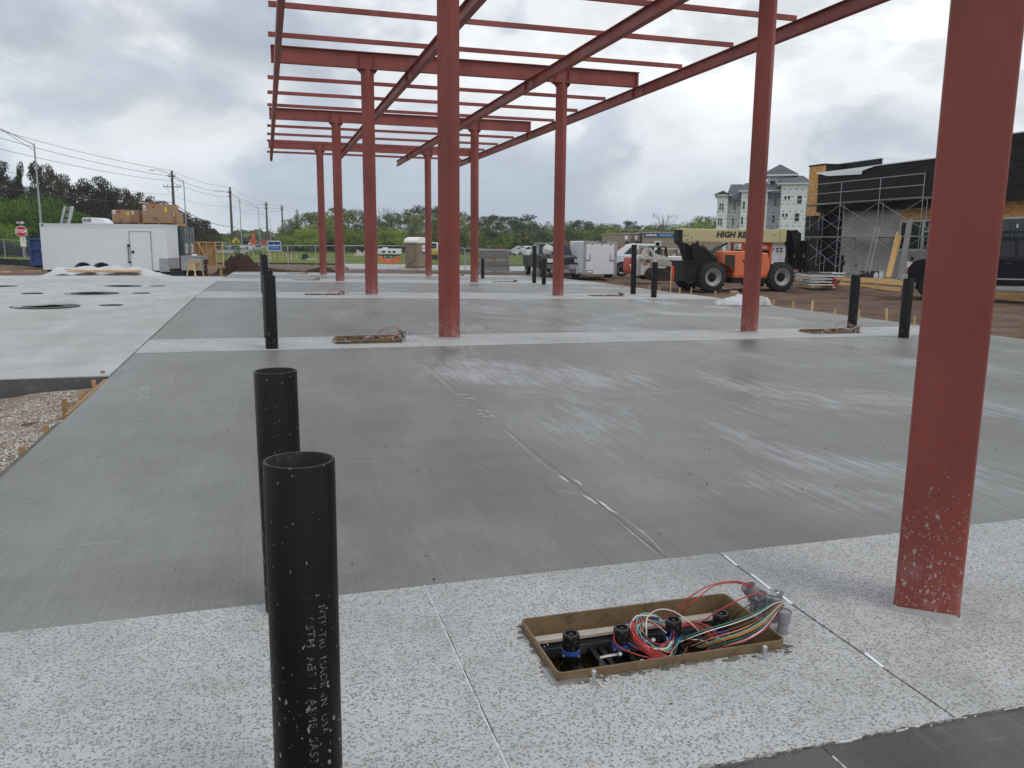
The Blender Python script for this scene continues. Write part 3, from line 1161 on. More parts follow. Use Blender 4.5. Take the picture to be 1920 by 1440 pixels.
for j, (x, y1) in enumerate(((.43, 46.2), (3.78, 44.9), (7.10, 46.15), (10.36, 46.4))):
    mb = MB()
    if j == 0:
        mb.section((x, -1.6, 5.88), (x, y1, 5.88), [(-.065, -.12), (.065, -.12), (.065, -.105), (-.05, -.105), (-.05, .105), (.065, .105), (.065, .12), (-.065, .12)])
    else:
        mb.ibeam((x, -1.6, 5.866), (x, y1, 5.866), .268, .15, .012, .008)
    st = mb.build('stringer', MAT_STEEL, frame, smooth=0, loc=off)
    mb, mc = MB(), MB()
    for y in ROWS:
        for sg in (-1, 1):
            mb.b(x + sg * .006, x + sg * .013, y - .9, y - .35, 5.765, 5.965)
            mb.b(x + sg * .005, x + sg * .072, y - .006, y + .006, 5.746, 5.986)
            for zz in (5.80, 5.865, 5.93):
                for yy in (y - .72, y - .66):
                    mc.cyl((x + sg * .012, yy, zz), (x + sg * .03, yy, zz), .018, n=6)
        mc.cyl((x - .05, y - .05, 5.98), (x - .05, y - .05, 6.07), .012, n=6)
        mc.cyl((x + .05, y + .05, 5.98), (x + .05, y + .05, 6.07), .012, n=6)
    if j:
        mb.each('splice_plate', MAT_STEEL, st, smooth=0)
    mc.stuff('bolt', MAT_BOLT, st, smooth=0)
pur = []
for y in (5.0, 7.35, 9.75, 14.92, 17.25, 19.65, 24.6, 27.0, 29.4, 34.55, 37.1, 39.5, 44.35):
    mb = MB()
    mb.section((.22, y, 6.052), (10.34, y, 6.052), [(.03, -.05), (.03, .05), (-.03, .05), (-.03, .044), (.024, .044), (.024, -.044), (-.03, -.044), (-.03, -.05)], (0, 0, 1))
    mb.build('purlin', MAT_STEEL, frame, smooth=0, loc=off)

# ------------------------------------------------------------------ black pipe bollards


def pipe_mat():
    m, n = newmat('black_coated_pipe')
    p = n.obj()
    x, y, z = n.sep(p)
    a = n.noise(n.scale(p, (9, 9, 1.2)), 1, 5, .6)
    c = n.ramp(a, (.3, (.004, .0042, .0045)), (.7, (.011, .0115, .012)))
    fade = n.step(z, .75, .0)
    rnd = n.objrand()
    w = n.vmath('ADD', n.scale(p, (1, 1, .7)), n.scale(n.vmath('SUBTRACT', n.noise(p, 60, 2, .5, col=True), (.5, .5, .5)), .02))
    d1 = n.voro(w, 60)
    r1 = n.sep(n.voro(w, 60, out='Color'))
    k1 = n.math('MULTIPLY', n.step(d1, .30, .22), n.step(n.math('ADD', r1[0], n.math('MULTIPLY', fade, n.math('MULTIPLY_ADD', rnd, .42, .10))), 1.06, 1.12))
    d2 = n.voro(w, 170)
    r2 = n.sep(n.voro(w, 170, out='Color'))
    k2 = n.math('MULTIPLY', n.step(d2, .36, .26), n.step(r2[0], .965, .975))
    c = n.mix(n.math('MULTIPLY', n.math('MAXIMUM', k1, k2), .8), c, (.34, .33, .31))
    ru = n.step(n.noise(p, 9, 5, .7), .63, .72)
    c = n.mix(n.math('MULTIPLY', ru, .5), c, (.060, .040, .024))
    sc1 = n.noise(n.scale(p, (60, 60, 3)), 1, 2, .5)
    c = n.mix(n.math('MULTIPLY', n.step(sc1, .74, .80), .35), c, (.16, .16, .15))
    n.out(c, n.math('MULTIPLY_ADD', a, .3, .24), 0, n.bump(n.noise(p, 80, 3, .6), .06, .003), .2)
    return m


MAT_PIPE = pipe_mat()
MAT_PIPEIN = M('pipe_inside', (.02, .019, .018), .8, var=.4, scale=20, dirt=(.10, .07, .05), dirt_amt=.5)
PR_ = .0855


def pipe_mesh(h):
    mb = MB()
    mb.lathe([(PR_, -.05), (PR_, h - .003), (PR_ - .002, h), (PR_ - .0075, h)], 40)
    # drop the flat disc caps made by lathe so that the pipe is open
    mb.f = [f for f in mb.f if len(f) == 4]
    mb.m = [0] * len(mb.f)
    k = len(mb.f)
    mb.lathe([(PR_ - .0075, h), (PR_ - .0085, h - .004), (PR_ - .0085, h - .7), (.0001, h - .7)], 40, m=1)
    ok = [i for i, f in enumerate(mb.f) if len(f) == 4]
    mb.f = [mb.f[i] for i in ok]
    mb.m = [mb.m[i] for i in ok]
    return mb


PIPE_ME = {}


def bollard(px, py, top_py, label, world=None, lean=(0, 0), group='black pipe bollards standing in the pebble strips'):
    p = Vector(world) if world else G(px, py)
    p.z = gz(p.x, p.y)
    f = cam_lat(p.x, p.y)[1]
    d = D(px, top_py, f) if top_py else None
    h = round((d.z - p.z) if d else 1.03, 2)
    if h not in PIPE_ME:
        o = pipe_mesh(h).build('bollard_pipe', [MAT_PIPE, MAT_PIPEIN], smooth=40)
        PIPE_ME[h] = o.data
    else:
        o = bpy.data.objects.new('bollard_pipe', PIPE_ME[h])
        COL.objects.link(o)
    o.location = p
    o.rotation_euler = (lean[0], lean[1], random.uniform(0, 6.28))
    return tag(o, label, 'bollard', group)


# nearest pipe: placed so that its top shows at (560, 856) with the size it has in the photograph
d = ray(560, 856)
t = (1.035 - EYE) / d.z
P1 = (d.x * t - .004, d.y * t - .02, 0)
b1 = bollard(0, 0, None, 'nearest black pipe bollard, cut by the bottom of the photo, with stencilled lettering', P1, lean=(rad(-.6), rad(.25)))
b1.rotation_euler.z = 0
MAT_STENCIL, n = newmat('worn_dotted_stencil')
_p = n.obj()
n.out(n.mix(n.math('MULTIPLY', n.step(n.voro(_p, 330), .62, .34), n.step(n.noise(_p, 40, 3, .6), .40, .52)), (.008, .008, .009), (.30, .31, .33)), .5)


def stencil(o, s, ang, ztop, size):
    """lettering read downwards and wrapped round the pipe"""
    tt = text('stencil_lettering', s, size, MAT_STENCIL, o, Matrix.Identity(4), extrude=0, align='LEFT', space=1.12)
    for v in tt.data.vertices:
        u, w = v.co.x, v.co.y
        a = ang + w / PR_
        v.co = (math.sin(a) * (PR_ + .0006), -math.cos(a) * (PR_ + .0006), ztop - u)


az = math.atan2(P1[0], P1[1])
stencil(b1, 'ASTM  A53  /  ASME  SA53', .14 - az, .665, .031)
stencil(b1, 'NTP-TRI  MADE  IN  USA', .50 - az, .685, .028)
bollard(537, 1139, 694, 'second black pipe bollard, right behind the nearest one, with a dented rim', lean=(0, rad(-.6)))
bollard(510, 653, 516.5, 'black pipe bollard at the second pebble strip, heavily spattered with white cement')
bollard(506, 632.6, 507.0, 'black pipe bollard half hidden behind the spattered one at the second strip')
bollard(498.5, 559, 479, 'slim far black pipe bollard showing above the spattered ones, front of its pair')
bollard(496, 549.5, 477, 'slim far black pipe bollard on the left, back of its pair')
bollard(905, 521.4, 484, 'thin far black pipe bollard with a white tip before the grey form stack')
bollard(1001.5, 530.5, 461, 'tall black pipe bollard beside the far right pit, left of the shorter pale-footed one')
bollard(1019.5, 533.0, 486, 'short black pipe bollard with a pale streak on its foot')
bollard(1187, 551.5, 458.6, 'tall black pipe bollard in front of the orange end of the track loader', lean=(0, rad(.6)))
bollard(1225.6, 557.5, 491, 'shorter black pipe bollard in front of the track loader tracks', lean=(0, rad(.3)))
bollard(1597, 615.0, 515.4, 'black pipe bollard beyond the right pit of the second strip, with grey smears')
bollard(1694, 632.3, 522, 'black pipe bollard nearest the big red column, with a white scrape')
# the tip seen on one far pipe
# ------------------------------------------------------------------ dispenser pits
MAT_FRP = M('brown_fibreglass', (.185, .122, .062), .55, var=.35, scale=7, bump=.2, bscale=30, dirt=(.055, .04, .026), dirt_amt=.75)
MAT_PITBLK = M('oily_black_steel', (.006, .006, .0065), .35, var=.5, scale=14, dirt=(.05, .05, .05), dirt_amt=.35)
MAT_VALVE = M('black_valve_cap', (.011, .011, .012), .35, var=.4, scale=30, dirt=(.16, .155, .15), dirt_amt=.45, bump=.2, bscale=60)
MAT_BLUE = M('blue_test_ring', (.035, .085, .33), .45, var=.2, scale=20)
MAT_ZINC = M('zinc_plated', (.52, .54, .56), .35, metal=.8, var=.2, scale=20)
MAT_FOAM = M('sandy_foam_strip', (.52, .47, .40), .9, var=.25, scale=18, bump=.5, bscale=50, dirt=(.2, .16, .12), dirt_amt=.5)
MAT_PVC = M('grey_conduit', (.20, .21, .225), .55, var=.25, scale=12, dirt=(.38, .38, .38), dirt_amt=.5)
MAT_TAPE = M('grey_tape_wrap', (.25, .255, .265), .5, var=.25, scale=22, bump=.4, bscale=26)
WIRE = {k: M(k + '_wire', c, .45, var=.1) for k, c in dict(red=(.46, .035, .03), green=(.02, .20, .14), white=(.72, .70, .66), orange=(.62, .20, .09), yellow=(.60, .42, .06), black=(.012, .012, .013), brown=(.13, .045, .03), blue=(.05, .10, .33), teal=(.16, .42, .42), grey=(.30, .31, .32)).items()}
PC = Vector((1.415, PITS[0][1], 0))


def LP(px, py, z):
    """a pixel of the near pit at level z, in the pit's own frame"""
    d = ray(px, py)
    t = (z - EYE) / d.z
    return Vector((d.x * t, d.y * t, z)) - PC


pit = thing('dispenser_pit', 'open fuel dispenser pit with coiled wires and black valves, nearest the camera', 'pit box', PC, 0, 'dispenser pits in the pebble strips')
L2, W2, RIM = PIT_L / 2 - .004, PIT_W / 2 - .004, .033


def rrect(a, b, r, k=4):
    p = []
    for sx_, sy_, a0 in ((1, 1, 0), (-1, 1, 90), (-1, -1, 180), (1, -1, 270)):
        for i in range(k + 1):
            t = rad(a0 + 90 * i / k)
            p.append((sx_ * (a - r) + r * math.cos(t), sy_ * (b - r) + r * math.sin(t)))
    return p


mb = MB()
o1, i1 = rrect(L2, W2, .026), rrect(L2 - .008, W2 - .008, .020)
i2 = rrect(L2 - .012, W2 - .012, .018)
m_ = len(o1)
vs = [(a, b, -.30) for a, b in o1] + [(a, b, RIM) for a, b in o1] + [(a, b, RIM) for a, b in i1] + [(a, b, -.30) for a, b in i2]
fs = [(r * m_ + i, r * m_ + (i + 1) % m_, (r + 1) * m_ + (i + 1) % m_, (r + 1) * m_ + i) for r in range(3) for i in range(m_)]
mb.add(vs, fs)
mb.build('pit_frame', MAT_FRP, pit, smooth=40)
mb = MB()
mb.b(-L2 + .02, L2 - .02, -W2 + .02, W2 - .02, -.312, -.302)
mb.build('pit_floor', MAT_PITBLK, pit, smooth=0)
mb = MB()
mb.box((-.02, W2 - .040, -.052), (PIT_L - .10, .040, .024))
mb.build('foam_strip', MAT_FOAM, pit, smooth=0, bevel=.006)
mb = MB()
mb.section((-L2 + .03, W2 - .062, -.095), (L2 - .03, W2 - .062, -.095), [(-.02, -.02), (.02, -.02), (.02, .02), (.012, .02), (.012, -.014), (-.012, -.014), (-.012, .02), (-.02, .02)])
mb.section((-L2 + .03, -W2 + .085, -.17), (L2 - .03, -W2 + .085, -.17), [(-.02, -.02), (.02, -.02), (.02, .02), (-.02, .02)])
mb.each('strut_rail', M('galvanised_rail', (.13, .14, .15), .4, metal=.6, var=.3, scale=10), pit, smooth=0)
mb = MB()
for x in (-.33, -.21, -.17, -.08, .05, .13, .27, .33):
    mb.bar((x, -W2 + .03, -.10), (x + .015, W2 - .05, -.11), .022, .045)
    mb.bar((x + .03, -W2 + .04, -.085), (x + .045, W2 - .06, -.09), .006, .006)
mb.each('valve_bracket', MAT_PITBLK, pit, smooth=0)
mb = MB()
for x, y in ((-.22, -.02), (-.16, -.10), (-.37, -.13), (.02, -.12), (-.04, .05)):
    mb.tube(smooth_path([(x, y, -.09), (x, y, -.055), (x + .01, y, -.048), (x + .07, y + .005, -.048)], 5), .006, 6)
    mb.cyl((x + .075, y + .005, -.048), (x + .09, y + .005, -.048), .010, n=6)
mb.stuff('u_bolt', MAT_ZINC, pit)
for vx, vy in ((1071, 1187), (1166, 1176), (1263, 1161), (1352, 1149)):
    q = LP(vx, vy, .028)
    mb = MB()
    mb.lathe([(.0001, -.012), (.022, -.012), (.024, .0), (.031, .0), (.034, -.006), (.0345, -.030), (.0335, -.032), (.0345, -.036), (.035, -.062), (.030, -.068)], 24)
    mb.lathe([(.0001, -.002), (.007, -.002), (.007, -.013)], 8)
    v = mb.build('shear_valve', MAT_VALVE, pit, loc=q, smooth=45)
    mb = MB()
    mb.lathe([(.034, -.066), (.037, -.067), (.038, -.082), (.034, -.084)], 24)
    mb.build('test_ring', MAT_BLUE, v, smooth=45)
    mb = MB()
    mb.lathe([(.032, -.083), (.042, -.086), (.042, -.10), (.033, -.105), (.036, -.30)], 8)
    mb.box((.0, -.02, -.17), (.07, .09, .07))
    mb.build('valve_body', MAT_PITBLK, v, smooth=30)
    mb = MB()
    for a in (.7, 3.6, 5.2):
        mb.cyl((math.cos(a) * .037, math.sin(a) * .037, -.085), (math.cos(a) * .046, math.sin(a) * .046, -.083), .005, n=6)
    mb.stuff('screw', MAT_ZINC, v, smooth=0)
# wires ------------------------------------------------------------
rw = random.Random(21)
wires = {k: MB() for k in WIRE}
WR = .0026


def wire(col, pts, r=WR, k=7):
    wires[col].tube(smooth_path(pts, k), r, 5, caps=False)


cx = LP(1222, 1192, -.02)
cols = ['teal', 'red', 'white', 'black', 'yellow', 'orange', 'blue', 'brown', 'teal', 'red', 'white', 'blue', 'green', 'red', 'yellow', 'brown']
for i in range(19):
    c = cols[i % len(cols)]
    ra, rb = rw.uniform(.055, .115), rw.uniform(.06, .12)
    ox, oy = rw.uniform(-.02, .03), rw.uniform(-.02, .02)
    a0 = rw.uniform(.2, .9)
    pts = []
    for j in range(11):
        a = a0 + 5.2 * j / 10
        pts.append(cx + Vector((ox + ra * math.cos(a), oy + rb * math.sin(a), .02 + .03 * math.sin(a) - .004 * i * .4 + rw.uniform(-.006, .006))))
    wire(c, pts)
for i in range(15):
    s0 = rw.uniform(-.012, .012)
    pts = [LP(1186, 1166, .02) + Vector((s0 * .6, s0, 0)), LP(1190, 1192, .0) + Vector((s0, 0, rw.uniform(-.01, .01))), LP(1216, 1218, -.03) + Vector((s0, s0, rw.uniform(-.012, .01))), LP(1248, 1236, -.05) + Vector((s0 * 1.5, s0, rw.uniform(-.01, .01))), LP(1290, 1240, -.10) + Vector((s0 * 3, 0, 0))]
    wire('red', pts)
for i in range(12):
    s0 = rw.uniform(-.02, .02)
    pts = [LP(1270, 1178, -.005) + Vector((s0, s0 * .4, 0)), LP(1295, 1170, .0) + Vector((s0, s0 * .6, rw.uniform(-.01, .01))), LP(1330, 1185, -.02) + Vector((s0, s0, rw.uniform(-.015, .01))), LP(1345, 1208, -.06) + Vector((s0, s0, 0)), LP(1320, 1222, -.10) + Vector((s0, 0, 0))]
    wire('red' if i % 4 else 'brown', pts)
wire('red', [LP(1176, 1168, .01), LP(1152, 1192, .0), LP(1160, 1212, -.01), LP(1190, 1226, -.02), LP(1236, 1238, -.05)])
for (c, s0) in (('red', 0), ('red', .016)):
    wire(c, [LP(1238 + s0 * 500, 1166, -.03), LP(1262 + s0 * 900, 1148, .05), LP(1290 + s0 * 1100, 1122, .12), LP(1330 + s0 * 600, 1098, .17 - s0), LP(1375 + s0 * 200, 1090 + s0 * 150, .17 - s0), LP(1405, 1096 + s0 * 200, .13), LP(1418, 1103 + s0 * 60, .105)], .0028)
wire('red', [LP(1302, 1176, -.03), LP(1340, 1150, .05), LP(1385, 1125, .10), LP(1420, 1112, .12), LP(1438, 1113, .10)], .0028)
wire('white', [LP(1212, 1192, -.01), LP(1214, 1158, .045), LP(1235, 1143, .075), LP(1262, 1146, .075), LP(1290, 1164, .04), LP(1312, 1185, -.02)], .0024)
wire('black', [LP(1374, 1160, .0), LP(1390, 1144, .05), LP(1420, 1128, .075), LP(1456, 1128, .08)], .0024)
bund = ['green', 'white', 'orange', 'brown', 'teal', 'black', 'yellow', 'orange', 'green', 'white', 'brown', 'black', 'red']
for i, c in enumerate(bund):
    t = i / (len(bund) - 1) - .5
    w1, w2 = rw.uniform(-.016, .016), rw.uniform(-.016, .016)
    t += rw.uniform(-.18, .18)
    pts = [LP(1310 + 80 * t, 1214 + 12 * t, -.045), LP(1350 + 50 * t, 1200 + 26 * t, .012 + w1), LP(1392 + 24 * t, 1187 + 34 * t, .035 + w1), LP(1428 + 14 * t, 1168 + 30 * t, .06 + w2), LP(1454 + 8 * t, 1143 + 18 * t, .088), LP(1468 + 4 * t, 1131 + 6 * t, .103)]
    wire(c, pts, .0023)
for i in range(9):
    a = rw.uniform(-.03, .03)
    wire(rw.choice(['green', 'white', 'grey', 'black', 'yellow', 'brown']), [LP(1285, 1200, -.03) + Vector((a, 0, 0)), LP(1310 + i * 5, 1206, -.02) + Vector((a, .02, rw.uniform(-.01, .02))), LP(1350, 1212, -.05) + Vector((a, 0, 0))], .0022)
for k, mb in wires.items():
    if mb.v:
        mb.stuff(k + '_wire', WIRE[k], pit, smooth=60)
# conduit stubs behind the right end
cond = [((1413, 1146), (1407, 1116), .026, True), ((1428, 1155), (1420, 1122), .019, False), ((1441, 1158), (1440, 1122), .021, False), ((1453, 1166), (1452, 1128), .020, False), ((1466, 1186), (1472, 1140), .027, True)]
for i, ((bx, by), (tx, ty), r, tape) in enumerate(cond):
    q = LP(bx, by, 0)
    h = .095 + .012 * (i % 2)
    mb = MB()
    lean = Vector(((tx - bx) * .0009, .012 if i == 0 else 0, h))
    if i == 0:
        mb.cyl(q, q + Vector((0, 0, .05)), r * .72, r * .72, 16)
        mb.cyl(q + Vector((0, 0, .05)), q + Vector((-.03, .01, .115)), r * .7, r * 1.25, 16, caps=False)
        mb.cyl(q + Vector((0, 0, .05)), q + Vector((-.026, .008, .108)), r * .6, r * 1.1, 16, caps=False)
    else:
        mb.cyl(q, q + lean * .55, r * .8, r * .8, 16)
        mb.cyl(q + lean * .5, q + lean, r, r * 1.08, 16, caps=False)
        mb.cyl(q + lean * .95, q + lean * .6, r * .95, r * .9, 16, caps=True)
    mb.build('conduit_stub', MAT_TAPE if tape else MAT_PVC, pit, smooth=40)
mb = MB()
for i in range(14):
    q = LP(1420 + rw.uniform(-14, 44), 1140 + rw.uniform(-10, 20), .0) + Vector((0, 0, rw.uniform(.01, .09)))
    mb.box(q, (rw.uniform(.008, .03), rw.uniform(.006, .02), rw.uniform(.006, .02)), rw.uniform(0, 3), rw.uniform(0, 1))
mb.stuff('tape_scrap', MAT_TAPE, pit, smooth=0)
# studs on the near side
for sx_, sy_ in ((1113, 1283), (1433, 1236)):
    q = LP(sx_, sy_, 0)
    mb = MB()
    mb.lathe([(.011, .0), (.011, .004), (.0065, .004), (.0065, .04), (.0095, .04), (.0095, .052), (.006, .055)], 8, q)
    mb.build('levelling_stud', MAT_ZINC, pit, smooth=30)
mb = MB()
for i in range(40):
    if i < 26:
        q = LP(1113 + rw.gauss(0, 16), 1272 + rw.gauss(0, 4), .0)
    else:
        q = LP(rw.uniform(1000, 1050), 1200 + rw.uniform(-10, 60), .0) + Vector((-.02, 0, 0))
    mb.blob(q + Vector((0, -.012, .003)), [rw.uniform(.003, .006)] * 3, 5, 4, .2, seed=i)
tag(mb.build('cement_crumbs', M('cement_crumb', (.58, .55, .48), .9), pit, smooth=60), kind='stuff')
mb = MB()
for i in range(150):
    s_ = i % 4
    if s_ < 2:
        q = Vector((rw.uniform(-L2, L2), -W2 - abs(rw.gauss(0, .014)), .0))
    elif s_ == 2:
        q = Vector((L2 + abs(rw.gauss(0, .016)), rw.uniform(-W2, W2), 0))
    else:
        q = Vector((-L2 - abs(rw.gauss(0, .012)), rw.uniform(-W2, W2), 0))
    r_ = rw.uniform(.004, .013)
    mb.blob(q, (r_ * 1.6, r_, r_ * .45), 5, 4, .35, seed=i)
tag(mb.build('mud_clods', M('olive_mud', (.135, .13, .105), .95, var=.4, scale=30), pit, smooth=60), kind='stuff')
mb = MB()
q = Vector((-L2 - .012, -W2 - .012, .003))
mb.bar(q, q + Vector((.0, .12, 0)), .025, .004)
mb.bar(q, q + Vector((.13, .0, .001)), .025, .004)
mb.each('frame_flange', MAT_ZINC, pit, smooth=0)
remember(pit)
labs = ['brown framed pit with black valve caps, left of the column in the second strip', 'pit with a heap of red wires beside the two right bollards',
        'low pit with grey conduit stubs, left of the third row of columns', 'low pit with grey conduit stubs, right of the third row of columns',
        'small far pit in the fourth strip, left of the columns', 'small far pit in the fourth strip, right of the columns, before the bollards',
        'farthest small pit at the left of the last strip', 'farthest small pit at the right of the last strip']
for (x, y), lb in zip(PITS[2:], labs) if False else zip([PITS[2], PITS[3], PITS[4], PITS[5], PITS[6], PITS[7], PITS[8], PITS[9]], labs):
    dup(pit, (x, y, gz(x, y) + (.035 if lb.startswith('brown') else .008 if lb.startswith('pit') else -.018)), 0, lb)
dup_pit_first = PITS[1]
# ------------------------------------------------------------------ trees


def leaf_mat(name, c1, c2, c3, rough=.75):
    m, n = newmat(name)
    r = n.island()
    p = n.obj()
    cl = n.noise(p, 4.5, 3, .6)
    t = n.math('ADD', n.math('MULTIPLY', r, .55), n.math('MULTIPLY_ADD', cl, 1.1, -.33))
    t = n.math('ADD', t, n.math('MULTIPLY_ADD', n.objrand(), .36, -.18), clamp=True)
    c = n.ramp(t, (.12, c1), (.5, c2), (.9, c3))
    b = n.n('ShaderNodeBsdfPrincipled')
    n.link(c, b.inputs['Base Color'])
    b.inputs['Roughness'].default_value = rough
    b.inputs['Specular IOR Level'].default_value = .15
    tr = n.n('ShaderNodeBsdfTranslucent')
    n.link(c, tr.inputs[0])
    mx = n.n('ShaderNodeMixShader')
    mx.inputs[0].default_value = .28
    n.link(b.outputs[0], mx.inputs[1])
    n.link(tr.outputs[0], mx.inputs[2])
    o = n.n('ShaderNodeOutputMaterial')
    n.link(mx.outputs[0], o.inputs[0])
    return m


LEAF = dict(
    pine=leaf_mat('casuarina_foliage', (0.029, 0.027, 0.014), (0.065, 0.058, 0.031), (0.124, 0.104, 0.060)),
    bush=leaf_mat('bright_green_foliage', (0.044, 0.095, 0.012), (0.135, 0.246, 0.035), (0.270, 0.381, 0.071)),
    oak=leaf_mat('olive_foliage', (0.057, 0.070, 0.022), (0.159, 0.178, 0.054), (0.293, 0.285, 0.099)),
    spring=leaf_mat('spring_green_foliage', (0.088, 0.151, 0.022), (0.231, 0.317, 0.057), (0.397, 0.460, 0.111)),
    slash=leaf_mat('pine_needles', (0.029, 0.044, 0.019), (0.075, 0.104, 0.044), (0.137, 0.163, 0.078)),
    cone=leaf_mat('cedar_foliage', (0.013, 0.022, 0.012), (0.031, 0.048, 0.023), (0.060, 0.075, 0.038)),
    bare=leaf_mat('grey_twigs', (0.130, 0.124, 0.098), (0.234, 0.215, 0.169), (0.338, 0.312, 0.247)),
    palm=leaf_mat('palm_fronds', (0.029, 0.044, 0.018), (0.068, 0.088, 0.036), (0.130, 0.146, 0.065)))
BARK = M('grey_bark', (.13, .11, .09), .95, var=.4, scale=6)


def cards(cent, nrm, size, rng, aspect=.55):
    """many small diamond leaves; cent, nrm (n,3), size (n)"""
    k = len(cent)
    a = rng.normal(size=(k, 3))
    u = np.cross(nrm, a)
    u /= np.linalg.norm(u, axis=1)[:, None] + 1e-9
    v = np.cross(nrm, u)
    L, w = size[:, None] * .5, size[:, None] * .5 * aspect
    V = np.stack([cent - u * L, cent - v * w, cent + u * L, cent + v * w], 1).reshape(-1, 3)
    F = np.arange(4 * k).reshape(-1, 4)
    return V, F


def lobes_cloud(lobes, count, size, rng, shell=.72, flat=1.0):
    C, N, Z = [], [], []
    vol = np.array([(r[0] * r[1] * r[2]) ** .667 for _, r in lobes])
    nn = np.maximum(8, (count * vol / vol.sum()).astype(int))
    for (c, r), k in zip(lobes, nn):
        d = rng.normal(size=(k, 3))
        d /= np.linalg.norm(d, axis=1)[:, None]
        rad_ = shell + (1.08 - shell) * rng.random(k) ** .8
        # clumpy: pull leaves towards random tufts
        tuft = rng.normal(size=(max(5, k // 22), 3))
        tuft /= np.linalg.norm(tuft, axis=1)[:, None]
        idx = rng.integers(0, len(tuft), k)
        d = d * .55 + tuft[idx] * .75
        d /= np.linalg.norm(d, axis=1)[:, None]
        C.append(np.array(c) + d * rad_[:, None] * np.array(r))
        N.append(d * .6 + rng.normal(size=(k, 3)) * .6 + np.array([0, 0, .25]))
        Z.append(size * (.6 + .8 * rng.random(k)))
    N = np.concatenate(N)
    N /= np.linalg.norm(N, axis=1)[:, None]
    return np.concatenate(C), N, np.concatenate(Z)


def mesh_from(name, V, F):
    me = bpy.data.meshes.new(name)
    me.vertices.add(len(V))
    me.vertices.foreach_set('co', np.asarray(V, np.float32).ravel())
    k = F.shape[1]
    me.loops.add(F.size)
    me.loops.foreach_set('vertex_index', F.astype(np.int32).ravel())
    me.polygons.add(len(F))
    me.polygons.foreach_set('loop_start', np.arange(0, F.size, k, dtype=np.int32))
    me.polygons.foreach_set('loop_total', np.full(len(F), k, np.int32))
    me.update(calc_edges=True)
    return me


